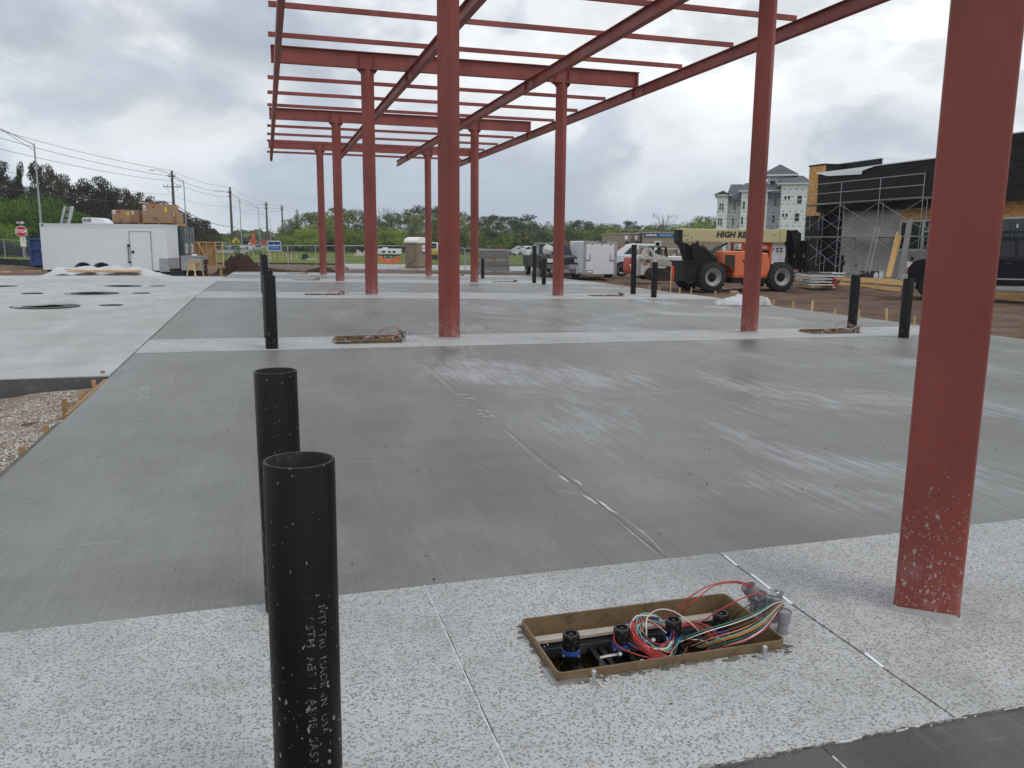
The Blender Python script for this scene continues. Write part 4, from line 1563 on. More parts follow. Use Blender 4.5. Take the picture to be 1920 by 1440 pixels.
def proto_tree(kind, seed):
    """tree of unit height and unit width, as an Empty with trunk and crown"""
    rng = np.random.default_rng(seed)
    t = thing(kind + '_tree', None, 'tree')
    tr = MB()
    L, cnt, size, shell = [], 4200, .040, .70
    if kind == 'casuarina':
        k = 26
        for i in range(k):
            z = .16 + .80 * i / (k - 1)
            w = (.44 * (1 - z ** 2.2) ** .8 + .04) * rng.uniform(.6, 1.1)
            a = rng.uniform(0, 6.28)
            rr_ = w * rng.uniform(.3, .9)
            L.append(((rr_ * math.cos(a), rr_ * math.sin(a), z), (.11 + .06 * rng.random(), .11 + .06 * rng.random(), rng.uniform(.05, .10))))
        cnt, size, shell, mat = 7600, .034, .62, LEAF['pine']
        lims = [(.3, .62, .2), (.45, .8, .15), (.25, .5, -.2)]
    elif kind == 'bushy':
        for i in range(16):
            z = rng.uniform(.12, .82)
            w = math.sin(PI * (z * .75 + .22)) * .40
            a = rng.uniform(0, 6.28)
            q = rng.uniform(.13, .25)
            L.append(((w * .7 * math.cos(a), w * .7 * math.sin(a), z), (q, q, q * .75)))
        L.append(((0, 0, .5), (.33, .33, .42)))
        cnt, size, shell, mat = 6500, .034, .78, LEAF['bush']
        lims = [(.1, .6, .2), (.12, .6, -.2)]
    elif kind in ('oak', 'spring'):
        for i in range(15):
            z = rng.uniform(.30, .86)
            w = math.sin(PI * min(1, (z * .85 + .12))) * .42
            a = rng.uniform(0, 6.28)
            q = rng.uniform(.10, .20)
            L.append(((w * rng.uniform(.5, .95) * math.cos(a), w * rng.uniform(.5, .95) * math.sin(a), z), (q * 1.15, q * 1.15, q * .7)))
        L.append(((0, 0, .56), (.28, .28, .26)))
        cnt, size, shell, mat = 4800, .037, .62, LEAF['oak' if kind == 'oak' else 'spring']
        lims = [(.2, .7, .25), (.22, .68, -.22), (.3, .75, .05), (.25, .6, -.3)]
    elif kind == 'slash_pine':
        for i in range(11):
            z = rng.uniform(.62, .95)
            a = rng.uniform(0, 6.28)
            w = .36 * (1.1 - z) + .12
            q = rng.uniform(.09, .16)
            L.append(((w * math.cos(a), w * math.sin(a), z), (q * 1.3, q * 1.3, q * .5)))
        cnt, size, shell, mat = 2600, .036, .4, LEAF['slash']
        lims = [(.5, .75, .28), (.55, .8, -.25), (.62, .88, .15)]
    elif kind == 'cedar':
        for i in range(12):
            z = .08 + .86 * i / 11
            w = .46 * (1 - z) ** .8 + .03
            L.append(((rng.normal() * .03, rng.normal() * .03, z), (w, w, .08)))
        cnt, size, shell, mat = 2600, .04, .7, LEAF['cone']
        lims = []
    elif kind == 'bare':
        for i in range(12):
            z = rng.uniform(.5, .95)
            a = rng.uniform(0, 6.28)
            w = rng.uniform(.1, .4)
            L.append(((w * math.cos(a), w * math.sin(a), z), (.15, .15, .12)))
        cnt, size, shell, mat = 800, .024, .1, LEAF['bare']
        lims = [(.25, .85, .3), (.3, .9, -.28), (.35, .95, .12), (.28, .8, -.38), (.4, .98, -.08), (.3, .75, .4), (.45, .93, .2), (.4, .86, -.18)]
    tr.tube([(0, 0, -.03), (.004, .003, .3), (-.006, .004, .6), (.0, .0, .9)], [.026, .021, .015, .004], 7)
    for z0, z1, dx in lims:
        a = rng.uniform(0, 6.28)
        e = (dx * math.cos(a) if kind != 'bare' else dx, dx * math.sin(a) + .05, z1)
        tr.tube([(0, 0, z0), (e[0] * .5, e[1] * .5, (z0 + z1) * .5 - .02), e], [.012, .008, .003], 5)
    if kind == 'bare':
        for i in range(40):
            z0 = rng.uniform(.45, .9)
            x0, y0 = rng.normal() * .14, rng.normal() * .14
            tr.tube([(x0, y0, z0), (x0 * 1.5 + rng.normal() * .05, y0 * 1.5 + rng.normal() * .05, z0 + rng.uniform(.04, .14))], [.004, .0015], 4)
    tr.build('trunk', BARK, t, smooth=60)
    C, N, Z = lobes_cloud(L, cnt, size, rng, shell)
    # limb-like gaps: drop leaves falling in random empty pockets
    for _ in range(9):
        q = C[rng.integers(len(C))]
        kk = np.linalg.norm((C - q) * np.array([1, 1, 1.3]), axis=1) > rng.uniform(.03, .075)
        C, N, Z = C[kk], N[kk], Z[kk]
    ex = np.percentile(np.abs(C[:, :2]), 98)
    C[:, :2] *= .5 / ex
    C[:, 2] = C[:, 2] / C[:, 2].max()
    V, F = cards(C, N, Z, rng)
    link('crown', mesh_from('crown', V, F), mat, t, smooth=0)
    remember(t)
    return t


def proto_palm(seed, fr=26, trunk=.6):
    rng = np.random.default_rng(seed)
    t = thing('palm_tree', None, 'palm')
    tr = MB()
    tr.tube([(0, 0, -.03), (.01, 0, trunk * .5), (0, 0, trunk)], [.05, .045, .05], 8)
    tr.build('trunk', BARK, t, smooth=60)
    V, F = [], []
    for i in range(fr):
        a = 6.283 * i / fr + rng.uniform(-.1, .1)
        el = rng.uniform(-.5, 1.25)
        ln = rng.uniform(.40, .56)
        pts = []
        for j in range(9):
            s_ = j / 8
            e_ = el - 1.5 * s_ ** 1.5
            pts.append((ln * s_ * math.cos(el * .7) if j == 0 else pts[-1][0] + ln / 8 * math.cos(e_), (trunk if j == 0 else pts[-1][1] + ln / 8 * math.sin(e_))))
        for j in range(1, 9):
            for sd in (-1, 1):
                for q in range(2):
                    x, z = pts[j]
                    x2, z2 = x + ln * .09, z - ln * (.10 + .10 * rng.random())
                    wd = sd * ln * .20 * math.sin(PI * min(1, j / 8 * .8 + .2)) * rng.uniform(.8, 1.2)
                    b = len(V)
                    for (r_, y_, zz) in ((x, 0, z), (x + ln * .05, 0, z - .002), (x2, wd, z2)):
                        V.append((r_ * math.cos(a) - y_ * math.sin(a), r_ * math.sin(a) + y_ * math.cos(a), zz))
                    F.append((b, b + 1, b + 2))
    V = np.array(V)
    V[:, 2] = np.where(V[:, 2] > trunk, trunk + (V[:, 2] - trunk) * (1 - trunk) / max(1e-6, (V[:, 2].max() - trunk)), V[:, 2])
    V[:, :2] *= .5 / np.abs(V[:, :2]).max()
    link('crown', mesh_from('crown', V, np.array(F)), LEAF['palm'], t, smooth=0)
    remember(t)
    return t


PROTO = {}
ORD = ['first', 'second', 'third', 'fourth', 'fifth', 'sixth', 'seventh', 'eighth', 'ninth', 'tenth', 'eleventh', 'twelfth', 'thirteenth', 'fourteenth', 'fifteenth', 'sixteenth', 'seventeenth', 'eighteenth', 'nineteenth', 'twentieth', 'twenty-first', 'twenty-second', 'twenty-third', 'twenty-fourth', 'twenty-fifth', 'twenty-sixth']
USED = set()


def tree(kind, v, px, top, depth, wpx, label, group, zg=-.3, squash=None):
    key = (kind, v)
    if key not in PROTO:
        PROTO[key] = proto_palm(v + 40) if kind == 'palm' else proto_tree(kind, v * 13 + len(kind))
    p = B(px, depth, zg)
    h = D(px, top, depth).z - zg
    w = wpx / FPX * depth
    sc = (w, w, h)
    if key not in USED:
        USED.add(key)
        r = PROTO[key]
        r.location, r.scale = p, sc
        r.rotation_euler = (0, 0, random.uniform(0, 6.28))
        return tag(r, label, None, group)
    return dup(PROTO[key], p, random.uniform(0, 6.28), label, group, sc)


def row(kind, lst, depth, what, group, zg=-.3):
    lst = sorted(lst)
    for i, (px, top, w) in enumerate(lst):
        dd = depth * random.uniform(.95, 1.06)
        tree(kind, i % 3, px, top, dd, w, what.format(ORD[i]), group, zg)


row('casuarina', [(-14, 312, 74), (14, 301, 62), (34, 335, 56), (48, 300, 30), (64, 350, 56), (80, 302, 56), (104, 306, 60), (126, 326, 56), (148, 343, 60), (172, 333, 66), (197, 331, 62), (219, 349, 56), (244, 351, 56), (264, 360, 46)], 112, '{} dark feathery tree from the left in the tall row behind the white trailer', 'tall dark feathery trees on the left')
row('casuarina', [(284, 366, 52), (305, 376, 50), (334, 392, 46), (352, 397, 46), (372, 408, 44), (386, 411, 36), (400, 427, 34)], 150, '{} dark feathery tree from the left in the row behind the grey container', 'dark feathery trees behind the container')
row('bushy', [(-20, 362, 90), (22, 370, 76), (62, 362, 84), (105, 368, 80), (140, 392, 74)], 92, '{} bright green bushy tree from the left, behind the stop sign and trailer', 'bright green bushy trees behind the trailer')
row('bushy', [(10, 418, 90), (52, 424, 60), (170, 420, 70)], 86, '{} low green bush from the left under the tall trees', 'low green bushes on the left')
row('bushy', [(366, 432, 40), (390, 438, 40), (412, 440, 44), (428, 442, 30)], 170, '{} mid green tree from the left along the road beyond the container', 'roadside trees beyond the container')
row('oak', [(548, 412, 56), (574, 396, 64), (600, 395, 66), (628, 392, 62), (655, 390, 66), (684, 393, 60), (712, 404, 52), (735, 396, 50), (760, 402, 56), (790, 398, 60), (826, 396, 60), (858, 402, 56)], 152, '{} dark olive tree from the left in the wood across the field', 'olive trees across the field')
row('spring', [(541, 440, 44), (583, 420, 54), (613, 404, 44), (668, 428, 52), (722, 424, 50), (753, 430, 56), (905, 432, 60), (947, 438, 50)], 143, '{} fresh green tree from the left at the front of the wood across the field', 'fresh green trees across the field')
row('slash_pine', [(640, 388, 44), (776, 384, 54), (812, 384, 50), (838, 388, 50), (872, 396, 44), (912, 402, 50), (950, 404, 46), (978, 401, 56), (1092, 412, 40), (1183, 413, 30)], 175, '{} tall pine from the left with round tufts above the wood', 'tall pines above the wood')
row('oak', [(892, 408, 60), (925, 414, 60), (962, 412, 56), (995, 410, 60), (1030, 420, 50), (1052, 424, 50), (1075, 414, 62), (1110, 416, 66), (1145, 418, 60), (1172, 422, 56), (1205, 421, 60), (1236, 420, 64), (1270, 420, 60), (1300, 414, 60), (1322, 404, 58), (1345, 410, 60)], 195, '{} rounded tree from the left in the far wood behind the cargo trailer', 'rounded trees of the far wood')
row('spring', [(1062, 428, 60), (1100, 422, 70), (1132, 424, 66), (1162, 428, 60), (1196, 428, 56), (1222, 428, 50), (1290, 420, 60), (1322, 412, 60)], 182, '{} pale green tree from the left behind the cargo trailer and site office', 'pale green trees behind the trailers')
row('cedar', [(951, 436, 16), (968, 430, 20), (980, 433, 18), (993, 436, 16)], 140, '{} dark pointed cedar from the left before the far wood', 'dark pointed cedars')
row('bare', [(727, 386, 50), (1243, 398, 60)], 170, '{} bare grey tree standing out above the wood', 'bare trees')
row('palm', [(924, 414, 66), (1016, 414, 62), (868, 430, 46)], 132, '{} palm from the left with drooping dark fronds before the wood', 'palms before the wood')


def band(name, px0, px1, d0, d1, top_fn, zg, count, size, mat, depth_spread=8):
    """a far wood that reads as one mass"""
    rng = np.random.default_rng(abs(len(name) * 7 + int(px0)) + 1)
    C = []
    for i in range(count):
        t = rng.random()
        px = px0 + (px1 - px0) * t
        dep = d0 + (d1 - d0) * t + rng.uniform(0, depth_spread)
        ztop = D(px, top_fn(px), dep).z
        z = zg + (ztop - zg) * (1 - rng.random() ** 1.6)
        p = B(px, dep, z)
        C.append((p.x, p.y, p.z))
    C = np.array(C)
    N = rng.normal(size=C.shape) + np.array([-.3, -.8, .5])
    N /= np.linalg.norm(N, axis=1)[:, None]
    V, F = cards(C, N, size * (.6 + .8 * rng.random(count)), rng, .7)
    return tag(link(name, mesh_from(name, V, F), mat, smooth=0), kind='stuff')


def wav(px, base, amp, s):
    return base + amp * (math.sin(px * s) + .6 * math.sin(px * s * 2.7 + 1) + .35 * math.sin(px * s * 6.1 + 2))


band('undergrowth', 520, 1060, 160, 168, lambda p: wav(p, 447, 4, .06), -.3, 9000, .9, LEAF['oak'])
band('undergrowth', 1040, 1380, 205, 205, lambda p: wav(p, 434, 3, .06), -.3, 5000, 1.1, LEAF['oak'])
band('undergrowth', -80, 440, 116, 190, lambda p: wav(p, float(np.interp(p, [-80, 60, 200, 270, 330, 440], [372, 378, 378, 395, 418, 440])), 6, .05), -.3, 13000, .9, LEAF['pine'])
band('distant_wood', 385, 560, 420, 640, lambda p: wav(p, 441, 2.2, .09), -.3, 7000, 3.0, LEAF['oak'], 40)
band('distant_wood', 440, 1400, 330, 330, lambda p: wav(p, 438, 2.5, .05), -.3, 6000, 2.6, LEAF['oak'], 30)
band('distant_wood', 1380, 2100, 330, 330, lambda p: wav(p, 446, 2.5, .05), -.3, 3000, 2.6, LEAF['oak'], 30)
# low saplings and staked young plants on the verge of the field
# ------------------------------------------------------------------ shared small materials
MAT_WHITE = M('white_painted_metal', (.72, .74, .76), .35, var=.05, scale=1.2, dirt=(.5, .49, .46), dirt_amt=.25)
MAT_ALU = M('aluminium', (.55, .57, .59), .35, metal=.7, var=.12, scale=6)
MAT_ALUD = M('dull_aluminium', (.40, .41, .42), .5, metal=.5, var=.3, scale=3, dirt=(.2, .17, .13), dirt_amt=.5)
MAT_TYRE = M('tyre_rubber', (.018, .018, .018), .85, var=.3, scale=6, dirt=(.09, .075, .06), dirt_amt=.5)
MAT_RIM = M('pale_wheel_rim', (.45, .46, .47), .45, metal=.4, var=.15, scale=6)
MAT_BLACK = M('black_paint', (.010, .010, .011), .45, var=.3, scale=4, dirt=(.05, .045, .04), dirt_amt=.2, spec=.25)
MAT_GLASS = M('dark_glass', (.010, .012, .015), .05, var=.2, scale=2, spec=.35)
MAT_WOOD = M('new_lumber', (.58, .40, .20), .8, var=.2, scale=3, bump=.15, dirt=(.36, .22, .10), dirt_amt=.5, ob=.2)
MAT_PLY = M('plywood', (.44, .26, .11), .8, var=.25, scale=2.5, dirt=(.27, .15, .07), dirt_amt=.5)
MAT_CARD = M('cardboard', (.36, .235, .135), .85, var=.12, scale=1.5, dirt=(.27, .17, .095), dirt_amt=.3)
MAT_PAPER = M('white_paper', (.75, .75, .73), .7, var=.05)
MAT_REDP = M('red_print', (.48, .04, .03), .7, var=.1)
MAT_YELP = M('yellow_print', (.72, .55, .02), .7, var=.1)
MAT_INK = M('black_print', (.02, .02, .02), .6, var=.1)
MAT_CONT = M('grey_green_container_paint', (.060, .078, .078), .55, var=.2, scale=1.5, dirt=(.11, .09, .07), dirt_amt=.35)
MAT_BLUEP = M('blue_dumpster_paint', (.016, .045, .185), .5, var=.2, scale=1.2, dirt=(.05, .05, .07), dirt_amt=.4)
MAT_GALV = M('galvanised_steel', (.38, .40, .41), .5, metal=.4, var=.15, scale=4)
MAT_POLEW = M('weathered_pole_timber', (.085, .072, .062), .9, var=.3, scale=1.5)
MAT_POLEG = M('grey_light_pole', (.33, .34, .34), .6, var=.12, scale=1)
MAT_WIRE = M('overhead_cable', (.035, .037, .04), .6)
MAT_SHEET = M('white_sheeting', (.54, .55, .57), .6, var=.10, scale=1.5, bump=.6, bscale=5, spec=.3)
MAT_RED = M('red_sign_sheet', (.50, .018, .022), .45, var=.08)
MAT_SIGNW = M('white_sign_sheet', (.78, .78, .78), .5, var=.05)
MAT_ORANGE = M('fluorescent_orange', (.85, .13, .025), .6, var=.12)
MAT_SOIL = MAT_DIRT


def cthing(name, label, cat, px, depth, z, rz=0.0, group=None):
    return thing(name, label, cat, B(px, depth, z), CAMRZ + rz, group)


class Loc:
    """picture pixels to local x / z of a thing that stands at (px0, depth, z0) facing the camera"""
    def __init__(s, px0, depth, z0):
        s.k, s.px0, s.z0, s.d = depth / FPX, px0, z0, depth

    def x(s, px):
        return (px - s.px0) * s.k

    def z(s, px, py):
        return D(px, py, s.d).z - s.z0


# ------------------------------------------------------------------ white cargo trailer on the left
q = Loc(206, 39.4, -.28)
tr = cthing('enclosed_trailer', 'long white enclosed cargo trailer with side door, beside the blue dumpster', 'trailer', 206, 39.4, -.28)
x0, x1, zt, zb = q.x(78.5), q.x(311.5), q.z(206, 421.5), .40
TW = 1.32
arc = []
for c0, c1 in ((136, 171), (170, 206)):
    xa, xb = q.x(c0), q.x(c1)
    cxm, r = (xa + xb) / 2, (xb - xa) / 2
    arc += [(cxm - r * math.cos(a), zb + .02 + .36 * math.sin(a)) for a in np.linspace(0.12, PI - .12, 9)]
mb = MB()
mb.prism([(x0, zb)] + arc + [(x1, zb), (x1, zt), (x0, zt)], 'y', 0, TW)
mb.build('body', MAT_WHITE, tr, smooth=0)
mb = MB()
mb.b(x0 - .02, x1 + .02, -.015, TW + .015, zt - .005, zt + .045)
mb.b(x0 - .01, x1 + .01, -.012, -.002, zt - .11, zt - .085)
mb.each('roof_trim', M('white_trim', (.62, .64, .66), .4, var=.08), tr, smooth=0)
mb = MB()
mb.b(x0 + .02, x1 - .02, .3, TW - .1, .30, .42)
mb.build('chassis', MAT_BLACK, tr, smooth=0)


def wheel(parent, x, y, r, w, rim, side=-1, rimr=.58, tread=0, hub=None, nuts=8):
    """wheel in the x-z plane: tyre with rim, hub as sub-parts; side -1 faces -y"""
    mb = MB()
    h = w / 2
    mb.lathe([(r * rimr, -h), (r * .86, -h * 1.02), (r * .97, -h * .82), (r, -h * .55), (r, h * .55), (r * .97, h * .82), (r * .86, h * 1.02), (r * rimr, h)], 32, (0, 0, 0), (0, 1, 0), close=True)
    if tread:
        for k in range(tread):
            a = 2 * PI * k / tread
            for sg in (-1, 1):
                aa = a + (PI / tread if sg > 0 else 0)
                mb.box((math.cos(aa) * r * .985, sg * h * .48, math.sin(aa) * r * .985), (r * .10, h * .95, r * .085), 0, 0, -aa)
    t = mb.build('wheel', tyre_mat_for(tread), parent, loc=(x, y, r), smooth=40)
    mb = MB()
    s_ = side
    R = r * rimr
    mb.lathe(caps=False, prof=[(R, s_ * h * .98), (R * .94, s_ * h * .99), (R * .88, s_ * h * .75), (R * .80, s_ * h * .62), (R * .72, s_ * h * .60), (R * .60, s_ * h * .38), (R * .40, s_ * h * .36), (.001, s_ * h * .36)], n=28, o=(0, 0, 0), axis=(0, 1, 0))
    mb.lathe([(R, -s_ * h * .9), (.001, -s_ * h * .8)], 20, (0, 0, 0), (0, 1, 0))
    mb.build('rim', rim, t, smooth=30)
    mb = MB()
    mb.lathe([(R * .52, s_ * h * .37), (R * .50, s_ * h * .42), (R * .34, s_ * h * .46), (R * .30, s_ * h * .66), (.001, s_ * h * .70)], 14, (0, 0, 0), (0, 1, 0))
    for k in range(nuts):
        a = 2 * PI * k / nuts
        mb.cyl((math.cos(a) * R * .47, s_ * h * .36, math.sin(a) * R * .47), (math.cos(a) * R * .47, s_ * h * .50, math.sin(a) * R * .47), R * .075, n=6)
    mb.build('hub', hub or rim, t, smooth=30)
    return t


def tyre_mat_for(tread):
    return MAT_TYRE


for c in (153.5, 188):
    wheel(tr, q.x(c), .28, .36, .22, MAT_RIM)
mb = MB()
for c in (153.5, 188):
    mb.b(q.x(c) - .5, q.x(c) + .5, .16, 1.2, .72, .8)
mb.each('wheel_well', MAT_BLACK, tr, smooth=0)
mb = MB()
for a, b in zip(arc, arc[1:]):
    mb.bar((a[0], -.012, a[1] + .012), (b[0], -.012, b[1] + .012), .02, .035)
mb.stuff('arch_trim', MAT_ALU, tr, smooth=0)
dx0, dx1, dz0, dz1 = q.x(244), q.x(281.5), zb + .03, q.z(262, 435)
mb = MB()
mb.b(dx0, dx1, -.022, .0, dz0, dz1)
dr = mb.build('door', MAT_WHITE, tr, smooth=0)
mb = MB()
mb.b(dx0 - .045, dx0, -.03, 0, dz0, dz1 + .04)
mb.b(dx1, dx1 + .045, -.03, 0, dz0, dz1 + .04)
mb.b(dx0, dx1, -.03, 0, dz1, dz1 + .04)
mb.each('door_frame', MAT_ALUD, dr, smooth=0)
mb = MB()
mb.tube([(dx0 - .10, -.06, dz0 + .35), (dx0 - .10, -.06, dz0 + 1.22)], .018, 6)
mb.b(dx0 - .14, dx0 - .02, -.07, 0, dz0 + 1.12, dz0 + 1.22)
mb.b(dx0 - .14, dx0 - .02, -.07, 0, dz0 + .34, dz0 + .42)
mb.b(dx0 + .04, dx0 + .16, -.06, -.02, dz0 + .80, dz0 + .92)
mb.stuff('lock_bar', MAT_BLACK, dr, smooth=30)
mb = MB()
mb.b(q.x(295), x1 + .012, -.014, .0, .36, 1.0)
mb.b(x1, x1 + .014, .0, TW, .36, 1.02)
mb.each('stone_guard', MAT_ALUD, tr, smooth=0)
mb = MB()
mb.prism([(q.x(152), zt + .04), (q.x(198), zt + .04), (q.x(197), zt + .12), (q.x(190), zt + .28), (q.x(183), zt + .33), (q.x(153), zt + .34), (q.x(151), zt + .30)], 'y', .3, 1.0)
ac = mb.build('air_conditioner', MAT_WHITE, tr, smooth=40, bevel=.03)
mb = MB()
for a in (153.5, 161.5):
    mb.b(q.x(a), q.x(a + 7), .285, .30, zt + .13, zt + .29)
mb.each('air_grille', M('grey_grille', (.22, .22, .25), .7), ac, smooth=0)
mb = MB()
mb.b(x0 + .08, x0 + .20, -.02, 0, zt - .07, zt - .02)
mb.build('marker_light', MAT_BLACK, tr, smooth=0)
mb = MB()
mb.bar((x1, .66, .45), (x1 + 1.3, .66, .42), .12, .12)
mb.bar((x1, .2, .45), (x1 + 1.2, .6, .42), .1, .1)
mb.bar((x1, 1.1, .45), (x1 + 1.2, .72, .42), .1, .1)
mb.each('tongue', MAT_BLACK, tr, smooth=0)
# ladder behind the trailer
q = Loc(112, 43, -.28)
ld = cthing('ladder', 'aluminium extension ladder sticking up behind the white trailer roof', 'ladder', 112, 43, -.28)
a0, a1 = Vector((q.x(88), .4, 0)), Vector((q.x(117.5), .9, q.z(117, 385)))
mb, mc = MB(), MB()
dirv = (a1 - a0).normalized()
for o_, sec in ((-.23, 0), (.23, 0), (-.17, .06), (.17, .06)):
    mb.bar(a0 + Vector((o_, -sec, 0)), a1 + Vector((o_, -sec, 0)), .035, .08)
mb.each('rail', MAT_ALU, ld, smooth=0)
for i in range(11):
    p = a0 + (a1 - a0) * ((i + .6) / 11.2)
    mc.bar(p + Vector((-.23, 0, 0)), p + Vector((.23, 0, 0)), .03, .05)
    mc.bar(p + Vector((-.17, -.06, .1)), p + Vector((.17, -.06, .1)), .03, .05)
mc.each('rung', MAT_ALUD, ld, smooth=0)

# ------------------------------------------------------------------ container and the cartons on it
CZ, CD = -.28, 42.0
q = Loc(342, CD, CZ)
ct = cthing('shipping_container', 'dark grey green shipping container with locking bars, behind the white trailer', 'container', 342, CD, CZ, rad(8))
ctop = q.z(342, 424)
mb = MB()
for i in range(24):
    xa = -6.0 + .25 * i
    mb.prism([(xa, .02), (xa + .06, .02), (xa + .09, .06), (xa + .18, .06), (xa + .21, .02), (xa + .25, .02), (xa + .25, .10), (xa, .10)], 'z', .15, ctop - .12)
mb.b(-6, -.02, .1, 2.40, .12, ctop - .05)
mb.stuff('corrugated_wall', MAT_CONT, ct, smooth=0)
mb = MB()
for x in (-6.03, -.03):
    for y in (.03, 2.41):
        mb.b(x - .06, x + .06, y - .05, y + .05, 0, ctop)
for y in (.03, 2.41):
    mb.b(-5.97, -.09, y - .04, y + .04, ctop - .12, ctop)
    mb.b(-5.97, -.09, y - .04, y + .04, .0, .15)
mb.b(-.09, .03, .08, 2.36, ctop - .13, ctop)
mb.b(-.09, .03, .08, 2.36, 0, .16)
mb.each('frame_rail', MAT_CONT, ct, smooth=0)
for k in range(2):
    mb = MB()
    mb.b(.0, .03, .09 + 1.14 * k, 1.20 + 1.14 * k, .17, ctop - .14)
    dd = mb.build('container_door', MAT_CONT, ct, smooth=0)
    mb = MB()
    for y in (.38, .88):
        mb.cyl((.07, y + 1.14 * k, .10), (.07, y + 1.14 * k, ctop - .06), .022, n=8)
        for z in (.25, .8, 1.5, 2.2, ctop - .25):
            mb.b(.03, .09, y - .06 + 1.14 * k, y + .06 + 1.14 * k, z, z + .07)
    mb.stuff('locking_bar', MAT_GALV, dd, smooth=40)
    mb = MB()
    mb.b(.031, .034, .3 + 1.14 * k, .85 + 1.14 * k, 1.2, 1.7)
    mb.build('door_label', MAT_PAPER, dd, smooth=0)


def carton(px0, px1, ytop, ybot, depth, dep, label, red=True, rz=0.0, ypos=None):
    z0 = D((px0 + px1) / 2, ybot, depth).z
    q = Loc((px0 + px1) / 2, depth, z0)
    t = cthing('carton', label, 'cardboard box', (px0 + px1) / 2, depth, z0, rz, 'cartons on top of the container')
    w, h = (px1 - px0) * q.k, q.z((px0 + px1) / 2, ytop)
    mb = MB()
    mb.b(-w / 2, w / 2, 0, dep, 0, h)
    mb.build('box_body', MAT_CARD, t, smooth=0, bevel=.012)
    mb = MB()
    mb.b(-w / 2 + .05, -w / 2 + .20, -.004, -.001, h * .66, h * .96)
    mb.build('paper_label', MAT_PAPER, t, smooth=0)
    mb = MB()
    mb.b(-w / 2 + .06, -w / 2 + .19, -.007, -.004, h * .76, h * .80)
    mb.build('label_bar', MAT_INK, t, smooth=0)
    if red:
        mb = MB()
        mb.prism([(-.10 * w + .09 * math.cos(a), h * .84 + .075 * math.sin(a)) for a in np.linspace(0, 6.1, 12)], 'y', -.004, -.001)
        mb.build('red_mark', MAT_REDP, t, smooth=0)
        mb = MB()
        mb.b(w * .30, w * .30 + .13, -.004, -.001, h * .58, h * .84)
        mb.build('yellow_label', MAT_YELP, t, smooth=0)
        mb = MB()
        for i, (a, b) in enumerate(((.22, .28), (.13, .16), (.08, .11))):
            mb.b(-w * .14, w * (.12 if i else .05), -.004, -.001, h * a, h * b)
        mb.stuff('printed_lines', M('faded_brown_print', (.17, .10, .055), .8), t, smooth=0)
    mb = MB()
    mb.b(-.03, .03, -.002, dep + .002, h, h + .003)
    mb.build('tape', M('carton_tape', (.45, .33, .20), .5), t, smooth=0)
    return t


def pallet(px0, px1, ytop, depth, dep, zb, label):
    px = (px0 + px1) / 2
    t = cthing('pallet', label, 'pallet', px, depth, zb, 0, 'pallets under the cartons')
    h = D(px, ytop, depth).z - zb
    w = (px1 - px0) / FPX * depth
    mb = MB()
    for i in range(6):
        y = dep * i / 5
        mb.b(-w / 2, w / 2, y - .05, y + .05, h - .022, h)
    mb.each('deck_board', MAT_PLY, t, smooth=0)
    mb = MB()
    for x in (-w / 2 + .05, 0, w / 2 - .05):
        mb.b(x - .05, x + .05, -.02, dep + .02, .022, h - .022)
    mb.each('bearer', MAT_PLY, t, smooth=0)
    mb = MB()
    for y in (0, dep / 2, dep):
        mb.b(-w / 2, w / 2, y - .05, y + .05, 0, .022)
    mb.each('bottom_board', MAT_PLY, t, smooth=0)


zc = CZ + ctop
pallet(210, 264, 416.5, 42.9, 1.2, zc + .002, 'timber pallet under the low carton, on the container roof')
pallet(268, 334, 417.5, 42.6, 1.2, zc + .002, 'timber pallet under the tall carton, on the container roof')
carton(213.5, 248, 393.5, 416.5, 42.95, 1.1, 'low brown carton with a red mark, at the left on the container roof')
carton(248, 264, 395.5, 416.5, 43.05, .9, 'small plain brown carton touching the low carton with the red mark', False)
carton(264.5, 270.5, 397, 416.5, 43.6, .6, 'narrow brown carton squeezed before the tall carton', False)
carton(271, 322.5, 383, 417.5, 42.65, 1.1, 'tall brown carton with red and yellow labels, highest on the container')
carton(323.5, 335, 398.5, 417.5, 43.0, .8, 'small carton with a yellow patch, right of the tall carton', False)
mb = MB()
rx_ = random.Random(5)
for i in range(9):
    mb.box((rx_.uniform(-.6, .6), rx_.uniform(-.2, .2), rx_.uniform(.02, .06)), (rx_.uniform(.2, .5), .2, .02), rx_.uniform(0, 3), rx_.uniform(-.4, .4), rx_.uniform(-.3, .3))
pp = B(287, 42.9, D(287, 383, 42.65).z + .01)
o = mb.stuff('torn_packaging', MAT_CARD, None, smooth=0, loc=pp)

# ------------------------------------------------------------------ timber wall frame, job box, sawhorse
q = Loc(390, 43, -.26)
wf = cthing('timber_wall_frame', 'plywood backed timber wall panel with diagonal braces, right of the container', 'wall panel', 390, 43, -.26, rad(2))
zt, zb = q.z(390, 453.5), q.z(390, 499)
xa, xb = q.x(363), q.x(417)
mb = MB()
mb.b(xa, q.x(404), .10, .115, zb, zt)
mb.build('plywood_sheet', MAT_PLY, wf, smooth=0)
mb = MB()
for z in (zt - .02, zb + .02):
    mb.b(xa, xb, .0, .09, z - .02, z + .02)
for px in (364, 373.5, 386.5, 403, 416):
    mb.b(q.x(px) - .019, q.x(px) + .019, .002, .088, zb + .041, zt - .041)
mb.bar((q.x(371), -.012, zt - .03), (q.x(387), -.012, zb + .35), .02, .09, (0, 1, 0))
mb.bar((q.x(404), -.012, zt - .08), (q.x(387), -.012, zb + .1), .02, .11, (0, 1, 0))
mb.bar((q.x(416), -.012, zt - .08), (q.x(404), -.012, zb + .1), .02, .11, (0, 1, 0))
mb.b(xa, q.x(420), -.06, -.02, zb - .08, zb - .02)
mb.each('stud', MAT_WOOD, wf, smooth=0)
mb = MB()
